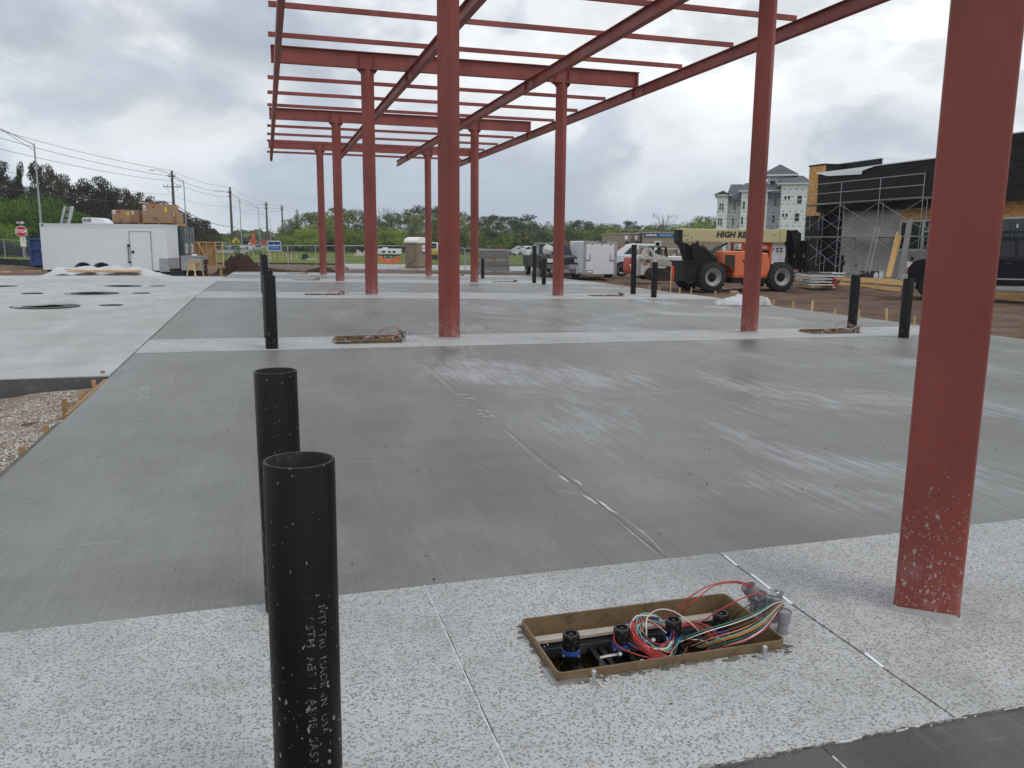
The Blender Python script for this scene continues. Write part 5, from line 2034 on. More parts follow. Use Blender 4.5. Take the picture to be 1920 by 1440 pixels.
mb.b(q.x(375), q.x(380), -.01, .1, 0, zb - .085)
mb.b(q.x(408), q.x(413), -.01, .1, 0, zb - .085)
mb.each('block', MAT_PLY, wf, smooth=0)
q = Loc(355, 37, -.22)
jb = cthing('job_box', 'grey metal job box with a white lid lump, behind the sawhorse', 'tool box', 355, 37, -.22)
mb = MB()
mb.b(q.x(337), q.x(374), 0, .8, q.z(355, 507.5), q.z(355, 481.5))
mb.build('box_body', MAT_ALUD, jb, smooth=0, bevel=.02)
mb = MB()
mb.b(q.x(336), q.x(375), -.02, .82, q.z(355, 481.5), q.z(355, 480))
mb.build('lid', MAT_GALV, jb, smooth=0)
mb = MB()
mb.b(q.x(340), q.x(371), .1, .7, 0, q.z(355, 508))
mb.build('skid', MAT_BLACK, jb, smooth=0)
mb = MB()
mb.blob((q.x(358), .3, q.z(355, 479.5)), (.13, .2, .08), 10, 6, .1)
mb.build('white_lump', MAT_SHEET, jb)
q = Loc(356, 33.5, -.2)
sh = cthing('sawhorse', 'pale timber sawhorse at the far edge of the pale slab', 'sawhorse', 356, 33.5, -.05)
q.z0 = -.05
zt = q.z(356, 491)
mb = MB()
for sg in (-1, 1):
    for y in (.0, .75):
        mb.bar((sg * .07, y, zt - .05), (sg * .23, y - (.06 if y == 0 else -.06), 0), .035, .055, (0, 1, 0))
mb.each('leg', MAT_WOOD, sh, smooth=0)
mb = MB()
mb.b(-.045, .045, -.1, .85, zt - .04, zt + .05)
mb.build('beam', MAT_WOOD, sh, smooth=0)
mb = MB()
mb.prism([(-.14, zt - .33), (.14, zt - .33), (.075, zt - .06), (-.075, zt - .06)], 'y', -.05, -.035)
mb.prism([(-.14, zt - .33), (.14, zt - .33), (.075, zt - .06), (-.075, zt - .06)], 'y', .795, .81)
mb.each('gusset_plate', MAT_WOOD, sh, smooth=0)
q = Loc(384, 37.5, -.22)
jk = cthing('trailer_jack', 'dark red steel jack post beside the job box', 'jack', 384, 37.5, -.22)
MAT_DKRED = M('dark_red_steel', (.06, .016, .014), .6, var=.2)
mb = MB()
mb.b(-.045, .045, -.045, .045, .04, q.z(384, 497))
mb.build('post', MAT_DKRED, jk, smooth=0)
mb = MB()
mb.b(q.x(380.5), q.x(387), -.09, .07, q.z(384, 496), q.z(384, 486))
mb.build('head', MAT_DKRED, jk, smooth=0)
mb = MB()
mb.b(-.14, .14, -.14, .14, 0, .04)
mb.build('foot_plate', MAT_DKRED, jk, smooth=0)

# ------------------------------------------------------------------ white tarp over boards
q = Loc(176, 37.9, 0)


def tarp(name, label, px0, px1, depth, z0, top, dep, amp, seed, cat='tarp'):
    t0 = B((px0 + px1) / 2, depth, z0)
    mb = MB()
    w = (px1 - px0) / FPX * depth
    nx, ny = 64, 18
    vs = []
    rnd = random.Random(seed)
    ph = [rnd.uniform(0, 6) for _ in range(8)]
    for j in range(ny + 1):
        for i in range(nx + 1):
            u, v = i / nx, j / ny
            h = top(u) * (math.sin(PI * min(1, v * 1.15 + .02)) ** .55 if v < .87 else math.sin(PI * min(1, v * 1.15 + .02)) ** .55)
            f = amp * (.5 * math.sin(u * 31 + ph[0] + 4 * v) + .35 * math.sin(u * 57 + ph[1] - 7 * v) + .4 * math.sin(u * 17 + v * 9 + ph[2]))
            x = (u - .5) * w + .05 * math.sin(v * 11 + u * 5)
            y = v * dep + .12 * math.sin(u * 23 + ph[3])
            vs.append((x, y, max(.004, h + f * min(1, h * 6 + .15)) if 0 < i < nx else .004))
    k = nx + 1
    mb.add(vs, [(j * k + i, j * k + i + 1, (j + 1) * k + i + 1, (j + 1) * k + i) for j in range(ny) for i in range(nx)])
    o = mb.build(name, MAT_SHEET, None, smooth=180, loc=t0, rot=(0, 0, CAMRZ))
    return tag(o, label, cat)


zT = gz(-9, 36) - .02
tarp('tarp', 'crumpled white tarp spread over boards in front of the white trailer', 54, 298, 36.9, -.1, lambda u: float(np.interp(u, [0, .08, .2, .35, .5, .6, .75, .88, 1], [.02, .16, .42, .46, .42, .50, .44, .28, .05])), 1.7, .075, 4)
for i, (a, b, z, d_, c) in enumerate(((118, 178, .12, 36.6, MAT_PLY), (150, 262, .08, 36.7, MAT_WOOD), (124, 255, .04, 36.5, MAT_WOOD), (0, 11, .03, 35.5, MAT_WOOD), (40, 72, .01, 37.5, MAT_PLY))):
    pa, pb = B(a, d_, gz(-8, 36) + z), B(b, d_ + .3, gz(-8, 36) + z - (.07 if i == 0 else 0))
    mb = MB()
    m_ = (pa + pb) / 2
    mb.bar(pa - m_, pb - m_, .24, .05 if i else .03)
    tag(mb.build('board', c, None, smooth=0, loc=m_), ['warped brown plywood board lying on the front of the white tarp', 'long pale board along the foot of the white tarp', 'lower long board under the front of the white tarp', 'short board at the left end of the pale slab', 'brown board on the earth before the blue dumpster'][i], 'board', 'boards lying by the tarp')

# ------------------------------------------------------------------ dumpster, stop sign, silt fence
q = Loc(68, 52, -.2)
du = cthing('dumpster', 'dark blue steel dumpster half hidden behind the left end of the white trailer', 'dumpster', 68, 52, -.2, rad(8))
zt = q.z(68, 447)
w0, w1 = q.x(55), q.x(55) + 2.3
mb = MB()
mb.b(w0, w1, 0, .05, .16, zt)
mb.b(w0, w0 + .05, .05, 5, .16, zt)
mb.b(w1 - .05, w1, .05, 5, .16, zt)
mb.b(w0, w1, 4.95, 5, .16, zt)
mb.b(w0, w1, 0, 5, .14, .2)
mb.each('side_panel', MAT_BLUEP, du, smooth=0)
mb = MB()
for x in (w0 + .04, w0 + .95, w1 - .15):
    mb.b(x, x + .12, -.09, 0, .2, zt - .05)
mb.b(w0 - .05, w1 + .05, -.12, 0, zt - .10, zt + .02)
mb.b(w0, w1, -.10, 0, zt * .60, zt * .66)
mb.b(w0 - .02, w1, -.12, 0, .14, .34)
mb.each('rib', MAT_BLUEP, du, smooth=0)
mb = MB()
mb.tube([(w0 + .86, -.14, .7), (w0 + .80, -.14, zt - .1)], .03, 6)
mb.b(w0 + .76, w0 + .9, -.2, -.1, 1.0, 1.2)
mb.stuff('latch', MAT_GALV, du)
mb = MB()
mb.b(w0 + .1, w0 + .3, 0, 5, 0, .14)
mb.b(w1 - .3, w1 - .1, 0, 5, 0, .14)
mb.each('skid', MAT_BLUEP, du, smooth=0)
q = Loc(66, 58, -.2)
rk = cthing('lumber_rack', 'black upright steel rack bars standing above the blue dumpster', 'rack', 66, 58, -.2)
mb = MB()
for px in (56.5, 62, 68.5, 73):
    mb.b(q.x(px) - .03, q.x(px) + .03, 0, .06, 0, q.z(66, 432.5 + (px % 3)))
for y in (437.5, 444):
    mb.b(q.x(55.5), q.x(75), -.05, 0, q.z(66, y) - .03, q.z(66, y) + .03)
mb.each('bar', MAT_BLACK, rk, smooth=0)
q = Loc(42, 59, -.12)
ss = cthing('stop_sign', 'red octagonal stop sign under a one way arrow plate by the fence', 'road sign', 42, 59, -.12, rad(18))
zc = q.z(41.5, 434)
mb = MB()
mb.b(-.03, .03, 0, .05, -.1, zc + .75)
mb.build('post', MAT_GALV, ss, smooth=0)


def octa(r, z):
    return [(r * math.cos(rad(22.5 + 45 * i)), z + r * math.sin(rad(22.5 + 45 * i))) for i in range(8)]


mb = MB()
mb.prism(octa(.40, zc), 'y', -.03, -.02)
mb.build('stop_border', MAT_SIGNW, ss, smooth=0)
mb = MB()
mb.prism(octa(.365, zc), 'y', -.034, -.03)
mb.build('stop_face', MAT_RED, ss, smooth=0)
text('stop_lettering', 'STOP', .30, MAT_SIGNW, ss, face_T((0, -.036, zc), (1, 0, 0), (0, 0, 1)), bold=.012)
mb = MB()
mb.b(-.34, .30, -.03, -.02, zc + .48, zc + .76)
pl_ = mb.build('one_way_plate', MAT_INK, ss, smooth=0)
mb = MB()
mb.prism([(-.28, zc + .56), (.06, zc + .56), (.06, zc + .51), (.27, zc + .62), (.06, zc + .73), (.06, zc + .68), (-.28, zc + .68)], 'y', -.034, -.03)
mb.build('arrow', MAT_SIGNW, pl_, smooth=0)
text('one_way_lettering', 'ONE WAY', .085, MAT_INK, pl_, face_T((-.08, -.036, zc + .62), (1, 0, 0), (0, 0, 1)), bold=.004)
mb = MB()
mb.b(-.12, .24, -.03, -.02, zc - 1.06, zc - .42)
p2 = mb.build('turn_plate', MAT_SIGNW, ss, smooth=0)
mb = MB()
mb.tube([(.02, -.034, zc - .66), (.06, -.034, zc - .58), (.13, -.034, zc - .52)], .025, 4)
mb.bar((-.02, -.034, zc - .76), (.2, -.034, zc - .76), .02, .006)
mb.stuff('turn_symbol', MAT_INK, p2, smooth=0)
mb = MB()
pts = [(-60, 62, 487), (-20, 60, 488), (20, 58.5, 488), (40, 57, 490), (62, 55, 492)]
prev = None
for i, (px, d_, y) in enumerate(pts):
    p = B(px, d_, -.26)
    if prev:
        a, b = prev, p
        mb.add([a, b, b + Vector((0, 0, .42)), a + Vector((0, 0, .42 + .05))], [(0, 1, 2, 3)])
    prev = p
o = tag(mb.build('silt_fence', M('black_geotextile', (.012, .013, .013), .9, var=.3), None, smooth=0), 'low black silt fence along the earth below the parked car', 'silt fence')

# ------------------------------------------------------------------ poles, lights and wires


def up_pole(pxt, yt, pxb, depth, r, label, arms=()):
    zg = -.3
    pt, pb = D(pxt, yt, depth), B(pxb, depth, zg)
    t = thing('utility_pole', label, 'utility pole', pb, CAMRZ, 'utility poles along the road')
    h = pt.z - zg
    top = Vector(((pxt - pxb) / FPX * depth * 0, 0, h))
    mb = MB()
    mb.tube([(0, 0, -.2), (0, 0, h * .5), (0, 0, h)], [r * 1.25, r * 1.1, r * .8], 10)
    mb.build('pole', MAT_POLEW, t)
    for (y, hw_) in arms:
        z = D(pxt, y, depth).z - zg
        mb = MB()
        mb.bar((-hw_, -.15, z), (hw_, -.15, z), .09, .11)
        a = mb.build('crossarm', MAT_POLEW, t, smooth=0)
        mb = MB()
        for k in (-.95, -.55, .55, .95):
            mb.lathe([(.06, 0), (.08, .08), (.05, .12), (.07, .2), (.02, .3)], 8, (k * hw_, -.15, z + .06))
        mb.stuff('insulator', MAT_POLEG, a)
        mb = MB()
        for sg in (-1, 1):
            mb.bar((sg * hw_ * .8, -.15, z - .04), (0, -.1, z - hw_ * .9), .05, .02)
        mb.each('brace', MAT_POLEW, a, smooth=0)
    return pt


A = up_pole(321, 320, 330, 128, .20, 'nearest dark utility pole with crossarms, rising behind the cartons', [(331, .55), (350.5, 1.35)])
Bp = up_pole(432, 351, 436, 165, .22, 'second dark utility pole, beyond the timber wall frame', [(361, .4), (369, .3)])
Cp = up_pole(494, 378, 502, 222, .24, 'third dark utility pole, leaning behind the blue sign', [(384, .6), (391, .5)])
Dp = up_pole(528, 384, 531, 246, .22, 'fourth dark utility pole, right of the blue sign', [(390, .6), (394, .5)])
Ep = up_pole(557, 392, 559, 300, .24, 'farthest dark utility pole, against the wood', [(397, .9), (402, .7)])


def light_pole(pxt, yt, pxb, depth, arm_px, arm_y, label):
    zg = -.3
    pt, pb = D(pxt, yt, depth), B(pxb, depth, zg)
    t = thing('street_light', label, 'street light', pb, CAMRZ, 'grey street lights along the road')
    h = pt.z - zg
    k = depth / FPX
    dx = (pxb - pxt) * k
    mb = MB()
    mb.tube([(0, 0, -.2), (0, 0, h)], [.14, .075], 8)
    mb.build('pole', MAT_POLEG, t)
    ax, az = (arm_px - pxt) * k, D(arm_px, arm_y, depth).z - zg
    mb = MB()
    mb.tube(smooth_path([(0, 0, h - .15), (ax * .45, 0, h + (az - h) * .55 + .15), (ax * .85, 0, az + .02), (ax, 0, az)], 4), .05, 6)
    mb.tube([(0, 0, h - .75), (ax * .45, 0, h + (az - h) * .55 + .12)], .035, 6)
    mb.stuff('arm', MAT_POLEG, t)
    mb = MB()
    mb.box((ax - .35, 0, az - .02), (.75, .3, .14), taper=.7)
    mb.build('lamp_head', MAT_POLEG, t, smooth=0)


light_pole(67, 269, 80, 88, -62, 224, 'tall grey street light on the left, rising above the white trailer')
light_pole(343, 338, 351, 141, 289, 319, 'grey street light behind the right end of the cartons')
light_pole(448, 371, 453, 192, 409, 358, 'grey street light just right of the second utility pole')
light_pole(485, 389, 487.5, 250, 453, 377, 'grey street light left of the leaning utility pole')
light_pole(507, 410, 508, 330, 470, 393, 'farthest grey street light, behind the blue sign')


def wire_run(label, pts, sag, r=.022):
    """pts: (px, py, depth)"""
    P3 = [D(*p) for p in pts]
    path = []
    for a, b in zip(P3, P3[1:]):
        n_ = 12
        for i in range(n_):
            t = i / n_
            p = a.lerp(b, t)
            p.z -= sag * 4 * t * (1 - t)
            path.append(p)
    path.append(P3[-1])
    o_ = path[0].copy()
    mb = MB()
    mb.tube([p - o_ for p in path], r, 4, caps=False)
    tag(mb.build('overhead_wire', MAT_WIRE, None, smooth=60, loc=o_), label, 'wire', 'overhead wires between the utility poles')


wire_run('topmost overhead wire, running along the tips of the dark poles', [(-170, 195, 70), (321, 320, 128), (432, 351, 165), (494, 378, 222), (528, 384, 246), (557, 392, 300)], .5)
wire_run('second overhead wire from the top on the dark poles', [(-170, 208, 70), (317, 330, 128), (430, 360, 165), (493, 384, 222), (527, 389, 246), (556, 397, 300)], .6, .024)
wire_run('third overhead wire, lower on the side of the dark poles', [(-170, 235, 70), (318, 339, 128), (430, 369, 165), (493, 390, 222), (527, 394, 246), (556, 402, 300)], .6)
wire_run('faint thin overhead wire crossing before the dark trees', [(-170, 285, 70), (321, 366, 128), (432, 387, 165), (494, 402, 222)], .5, .016)
wire_run('thick low telephone cable crossing before the dark trees', [(-170, 318, 70), (322, 379, 128), (434, 424.5, 165), (499, 425, 222), (530, 431, 246)], .9, .045)
# ------------------------------------------------------------------ vehicles


def paint(name, c, rough=.25):
    k = sum(c) < .15
    return M(name, c, rough + (.06 if k else 0), var=.06, scale=1.5, dirt=tuple(.6 * a + (.015 if k else .05) for a in c), dirt_amt=.2, spec=.16 if k else .5)


def vehicle(name, label, cat, loc, rz, body, roof, wd, wheels, mat, glass, rim=MAT_RIM, group=None, lights=(), extra=None, r=.34):
    """body / roof: side profiles (x,z), nose towards -x; glass: list of side window polygons"""
    t = thing(name, label, cat, loc, rz, group)
    h = wd / 2
    mb = MB()
    mb.prism(body, 'y', -h, h)
    mb.build('body', mat, t, smooth=25, bevel=.03)
    mb = MB()
    k = len(roof)
    zb_, zt_ = min(z for _, z in roof), max(z for _, z in roof)

    def ins(z):
        return h - .03 - .16 * (z - zb_) / max(.01, zt_ - zb_)
    mb.add([(x, -ins(z), z) for x, z in roof] + [(x, ins(z), z) for x, z in roof], [(i, (i + 1) % k, k + (i + 1) % k, k + i) for i in range(k)] + [tuple(range(k - 1, -1, -1)), tuple(range(k, 2 * k))])
    cab = mb.build('cabin', mat, t, smooth=25, bevel=.02)
    mb = MB()
    for g_ in glass:
        n_ = len(g_)
        for sg in (-1, 1):
            mb.add([(x, sg * (ins(z) + .004), z) for x, z in g_] + [(x, sg * (ins(z) - .01), z) for x, z in g_], [tuple(range(n_)), tuple(range(2 * n_ - 1, n_ - 1, -1))] + [(i, (i + 1) % n_, n_ + (i + 1) % n_, n_ + i) for i in range(n_)])
    mb.each('side_window', MAT_GLASS, cab, smooth=0)
    # windscreen and rear screen sit just proud of the sloping ends of the cabin
    mb = MB()
    for (a, b, sg) in ((0, 1, -1), (k - 1, k - 2, 1)):
        (xa, za), (xb, zb2) = roof[a], roof[b]
        nx_, nz_ = sg * abs(zb2 - za), abs(xb - xa)
        ll = math.hypot(nx_, nz_)
        ox, oz = nx_ / ll * .008, nz_ / ll * .008
        p0 = (xa + (xb - xa) * .10, za + (zb2 - za) * .10)
        p1 = (xa + (xb - xa) * .92, za + (zb2 - za) * .92)
        w0_, w1_ = ins(p0[1]) - .07, ins(p1[1]) - .06
        mb.add([(p0[0] + ox, -w0_, p0[1] + oz), (p0[0] + ox, w0_, p0[1] + oz), (p1[0] + ox, w1_, p1[1] + oz), (p1[0] + ox, -w1_, p1[1] + oz)], [(0, 1, 2, 3)])
    mb.each('windscreen', MAT_GLASS, cab, smooth=0)
    mb = MB()
    for x in wheels:
        for sg in (-1, 1):
            mb.prism([(x + (r + .06) * math.cos(a), r + (r + .06) * math.sin(a)) for a in np.linspace(0, PI, 12)] + [(x - r - .06, r * .7), (x + r + .06, r * .7)], 'y', sg * (h - .02), sg * (h + .006))
    mb.each('wheel_arch', MAT_BLACK, t, smooth=0)
    for x in wheels:
        for sg in (-1, 1):
            wheel(t, x, sg * (h - .085), r, .21, rim, sg)
    for nm, m_, bx in lights:
        mb = MB()
        mb.b(*bx)
        mb.each(nm, m_, t, smooth=0)
    if extra:
        extra(t)
    remember(t)
    return t


MAT_TAIL = M('red_tail_lens', (.42, .015, .015), .25)
MAT_HEAD = M('clear_headlight', (.70, .70, .68), .15)
MAT_AMBER = M('amber_lens', (.75, .22, .02), .25)
MAT_CHROME = M('chrome', (.6, .6, .62), .15, metal=.9)
SUVB = [(-2.25, .42), (-2.28, .75), (-2.1, .95), (-.95, 1.03), (1.9, 1.05), (2.2, .98), (2.28, .6), (2.2, .38), (1.9, .30), (-1.9, .30)]
SUVR = [(-1.05, 1.02), (-.25, 1.50), (.3, 1.60), (1.5, 1.58), (1.95, 1.40), (2.15, 1.02)]
SUVG = [[(-.75, 1.08), (-.15, 1.45), (.25, 1.50), (.3, 1.08)], [(.4, 1.08), (.36, 1.5), (1.15, 1.5), (1.25, 1.1)], [(1.35, 1.1), (1.28, 1.48), (1.6, 1.44), (1.85, 1.15)]]
lg = lambda: [('tail_lamp', MAT_TAIL, (2.16, 2.29, -.85, -.55, .80, 1.02)), ('tail_lamp', MAT_TAIL, (2.16, 2.29, .55, .85, .80, 1.02)), ('headlamp', MAT_HEAD, (-2.29, -2.15, -.82, -.5, .72, .88)), ('headlamp', MAT_HEAD, (-2.29, -2.15, .5, .82, .72, .88)), ('number_plate', MAT_SIGNW, (2.27, 2.285, -.2, .2, .55, .68))]
suv = vehicle('parked_car', 'dark grey car seen from behind beyond the fence under the green bushes', 'car', B(14, 84, -.34), CAMRZ + rad(215 - 360), SUVB, SUVR, 1.82, (-1.4, 1.4), paint('dark_grey_paint', (.022, .024, .027)), SUVG, lights=lg())
for px, d_, c, rz, lb in ((462, 178, (.62, .63, .64), 80, 'far white car on the road, right of the yellow sign'), (426, 172, (.55, .56, .58), 95, 'far pale car on the road beside the second utility pole'), (478, 240, (.03, .03, .035), 85, 'far dark car on the road behind the orange diamond sign'), (988, 128, (.66, .67, .68), 20, 'white car parked far off beside the goal frame'), (973, 132, (.30, .33, .38), 15, 'grey blue car parked far off, left of the white car by the goal frame')):
    vehicle('far_car', lb, 'car', B(px, d_, -.3), CAMRZ + rad(rz), SUVB, SUVR, 1.8, (-1.4, 1.4), paint('paint_%d' % px, c), SUVG, lights=lg(), group='cars far off')

# ------------------------------------------------------------------ far road signs
MAT_YEL = M('yellow_sign_sheet', (.72, .42, .02), .55, var=.1)


def board_sign(name, label, px0, px1, y0, y1, depth, legs, mat, zg=-.3, rz=0.0):
    px = (px0 + px1) / 2
    q = Loc(px, depth, zg)
    t = cthing(name, label, 'sign', px, depth, zg, rz)
    mb = MB()
    for l in legs:
        mb.b(q.x(l) - .04, q.x(l) + .04, .02, .1, -.1, q.z(px, y0 + 1))
    mb.each('leg', MAT_WOOD if 'blue' in label else MAT_GALV, t, smooth=0)
    return t, q, px


t, q, px = board_sign('site_sign', 'blue and white company sign board standing in the grass', 501, 527, 451.5, 470.5, 80, (505, 523), MAT_SIGNW, rz=rad(4))
mb = MB()
mb.prism([(q.x(502.2), q.z(px, 451.5)), (q.x(525.5), q.z(px, 451.5)), (q.x(527), q.z(px, 470.5)), (q.x(500.5), q.z(px, 470.5))], 'y', -.02, .02)
mb.build('sign_border', MAT_SIGNW, t, smooth=0)
mb = MB()
mb.prism([(q.x(503), q.z(px, 453)), (q.x(524.7), q.z(px, 453)), (q.x(525.2), q.z(px, 459)), (q.x(502.6), q.z(px, 459))], 'y', -.026, -.02)
mb.build('dark_blue_field', M('navy_print', (.015, .03, .20), .5), t, smooth=0)
mb = MB()
mb.prism([(q.x(502.6), q.z(px, 459)), (q.x(525.2), q.z(px, 459)), (q.x(526), q.z(px, 469.3)), (q.x(501.6), q.z(px, 469.3))], 'y', -.026, -.02)
mb.build('light_blue_field', M('sky_blue_print', (.02, .13, .42), .5), t, smooth=0)
text('company_lettering', 'LandSouth', .24, MAT_SIGNW, t, face_T((0, -.03, q.z(px, 460)), (1, 0, 0), (0, 0, 1)), bold=.008)
text('company_subtitle', 'CONSTRUCTION', .09, MAT_SIGNW, t, face_T((0, -.03, q.z(px, 464.5)), (1, 0, 0), (0, 0, 1)))
for (nm, lb, px, y, r_, d_, m_) in (('warning_sign', 'yellow diamond warning sign with a black arrow, beside the second utility pole', 442.5, 453, 8, 120, MAT_YEL), ('road_work_sign', 'larger orange diamond road work sign with a small flag above', 475, 452, 7.4, 130, MAT_ORANGE), ('road_work_sign', 'smaller orange diamond road work sign left of the blue sign', 495, 454, 5.4, 150, MAT_ORANGE)):
    q = Loc(px, d_, -.3)
    t = cthing(nm, lb, 'road sign', px, d_, -.3)
    zc, rr_ = q.z(px, y), r_ * q.k
    mb = MB()
    mb.b(-.04, .04, .0, .06, 0, zc)
    mb.build('post', MAT_GALV, t, smooth=0)
    mb = MB()
    mb.prism([(-rr_, zc), (0, zc - rr_), (rr_, zc), (0, zc + rr_)], 'y', -.03, -.01)
    mb.build('diamond_plate', m_, t, smooth=0)
    mb = MB()
    if m_ is MAT_YEL:
        mb.tube([(-.05, -.04, zc - .3), (-.02, -.04, zc), (.12, -.04, zc + .2)], .07, 4)
        mb.prism([(.0, zc + .12), (.22, zc + .16), (.16, zc + .34)], 'y', -.045, -.035)
    else:
        for i in range(3):
            mb.b(-rr_ * .45, rr_ * .45, -.04, -.03, zc + (.35 - .35 * i) * rr_ - .05, zc + (.35 - .35 * i) * rr_ + .05)
    mb.stuff('sign_symbol', MAT_INK, t, smooth=0)
    if lb.startswith('larger'):
        mb = MB()
        mb.prism([(-.2, zc + rr_ + .05), (.3, zc + rr_ + .1), (.25, zc + rr_ + .6), (-.15, zc + rr_ + .5)], 'y', 0, .02)
        mb.build('flag', MAT_ORANGE, t, smooth=0)
# message board trailer far on the road
q = Loc(460, 170, -.3)
t = cthing('message_board', 'dark electronic message board far off on the road verge', 'sign', 460.5, 170, -.3)
mb = MB()
mb.b(q.x(455.5), q.x(464.5), 0, .3, q.z(460, 457.5), q.z(460, 452.5))
mb.build('panel', MAT_BLACK, t, smooth=0)
mb = MB()
mb.b(-.1, .1, .05, .25, 0, q.z(460, 457.5))
mb.build('mast', MAT_GALV, t, smooth=0)
# slim verge markers
MAT_MARK = M('white_marker', (.66, .64, .58), .7)
rv_ = random.Random(9)
vx = sorted([437.5, 456, 466, 474, 481, 492, 507, 514, 530, 537, 545, 551, 556])
for i, px in enumerate(vx):
    d_ = 88 + rv_.uniform(-6, 12)
    mb = MB()
    hh = rv_.uniform(.5, .95)
    mb.bar((0, 0, -.05), (rv_.uniform(-.08, .08), 0, hh), .05, .05)
    o = mb.build('marker_stake', MAT_MARK if rv_.random() < .6 else MAT_WOOD, None, smooth=0, loc=B(px, d_, -.22))
    tag(o, '{} slim stake from the left in the grass around the blue sign'.format(ORD[i]), 'stake', 'slim stakes in the grass')
for i, (px, h_, lb) in enumerate(((464, .9, 'low leafy sapling bush in the grass below the yellow sign'), (444, 2.2, 'dark bushy sapling hanging round the second utility pole'), (480, 1.1, 'low dark shrub in the grass below the orange diamond sign'), (490, .8, 'small green shrub left of the blue sign'))):
    d_ = 92 + 8 * i
    tree('bushy', i % 3, px, 456 + (1.85 - h_) / d_ * FPX, d_, 16 if i != 1 else 12, lb, 'small shrubs on the verge', -.25)

# ------------------------------------------------------------------ chain link fences
MAT_MESH = M('galvanised_mesh_wire', (.34, .36, .37), .6, var=.1)


def fence(label, pts, group=None):
    """pts: (px, depth, top py)"""
    P3 = []
    for px, d_, y in pts:
        p = D(px, y, d_)
        P3.append((Vector((p.x, p.y, -.28)), p.z))
    o_ = P3[0][0].copy()
    t = thing('chain_link_fence', label, 'fence', o_)
    mb = MB()
    for (p, z) in P3:
        mb.cyl(p - o_, Vector((p.x - o_.x, p.y - o_.y, z + .03 + .28)), .035, n=8)
    mb.each('post', MAT_GALV, t)
    mb = MB()
    for (a, za), (b, zb_) in zip(P3, P3[1:]):
        mb.cyl(Vector((a.x - o_.x, a.y - o_.y, za + .28)), Vector((b.x - o_.x, b.y - o_.y, zb_ + .28)), .024, n=6)
    mb.each('top_rail', MAT_GALV, t)
    mb = MB()
    for (a, za), (b, zb_) in zip(P3, P3[1:]):
        L = (b - a).length
        dv = (b - a) / L
        h = (za + zb_) / 2 + .28
        n_ = int(L / .16)
        for i in range(n_):
            for sg in (-1, 1):
                s0 = i * .16
                s1 = s0 + sg * h * .8
                z0_, z1_ = 0.0, h
                if s1 < 0:
                    z1_ = h * s0 / (s0 - s1)
                    s1 = 0
                if s1 > L:
                    z1_ = h * (L - s0) / (s1 - s0)
                    s1 = L
                pa, pb = a - o_ + dv * s0, a - o_ + dv * s1
                pa.z, pb.z = z0_, z1_
                w_ = Vector((dv.x, dv.y, 0)) * .004
                mb.add([pa - w_, pa + w_, pb + w_, pb - w_], [(0, 1, 2, 3)])
    tag(mb.build('mesh_fabric', MAT_MESH, t, smooth=0), kind='stuff')


fence('chain link fence with a pale top rail, running across the grass behind the forecourt', [(366, 55, 460), (429, 55.5, 460.2), (503, 56, 460.2), (539, 56.3, 460.3), (591.5, 56.8, 460.6), (645, 57.2, 460.7), (702, 57.8, 460.9), (762, 58.3, 461), (822, 57.5, 462.5), (872, 56, 465.5), (942, 54, 468.5), (985, 53, 470.2)])
fence('chain link fence at the far left in front of the dark parked car', [(-45, 66, 447), (7, 64, 449), (45, 61.5, 452), (62, 60, 453)])

# ------------------------------------------------------------------ portable toilet
PD = 57.4
q = Loc(778, PD, -.185)
MAT_TAN = M('tan_plastic', (.235, .175, .115), .6, var=.08, scale=1.5, dirt=(.17, .12, .08), dirt_amt=.3)
MAT_TAND = M('brown_plastic_relief', (.185, .132, .085), .6, var=.08)
pt_ = cthing('portable_toilet', 'tan portable toilet with a white domed roof behind the forecourt', 'portable toilet', 780.5, PD, -.185, rad(56))
ww, hh_, rf = .56, q.z(778, 454), q.z(778, 444.5)
mb = MB()
mb.b(-ww, ww, -ww, ww, .10, hh_)
mb.build('walls', MAT_TAN, pt_, smooth=0, bevel=.03)
mb = MB()
mb.b(-ww - .03, ww + .03, -ww - .03, ww + .03, 0, .10)
mb.build('base', MAT_TAND, pt_, smooth=0)
mb = MB()
arch = [(-ww - .05, hh_ - .05), (-ww - .05, hh_ + .06)] + [(x, hh_ + .06 + (rf - hh_ - .06) * math.cos(x / (ww + .05) * PI / 2) ** .6) for x in np.linspace(-ww, ww, 9)] + [(ww + .05, hh_ + .06), (ww + .05, hh_ - .05)]
mb.prism(arch, 'y', -ww - .05, ww + .05)
mb.build('roof', M('white_roof_plastic', (.78, .76, .72), .5), pt_, smooth=30)
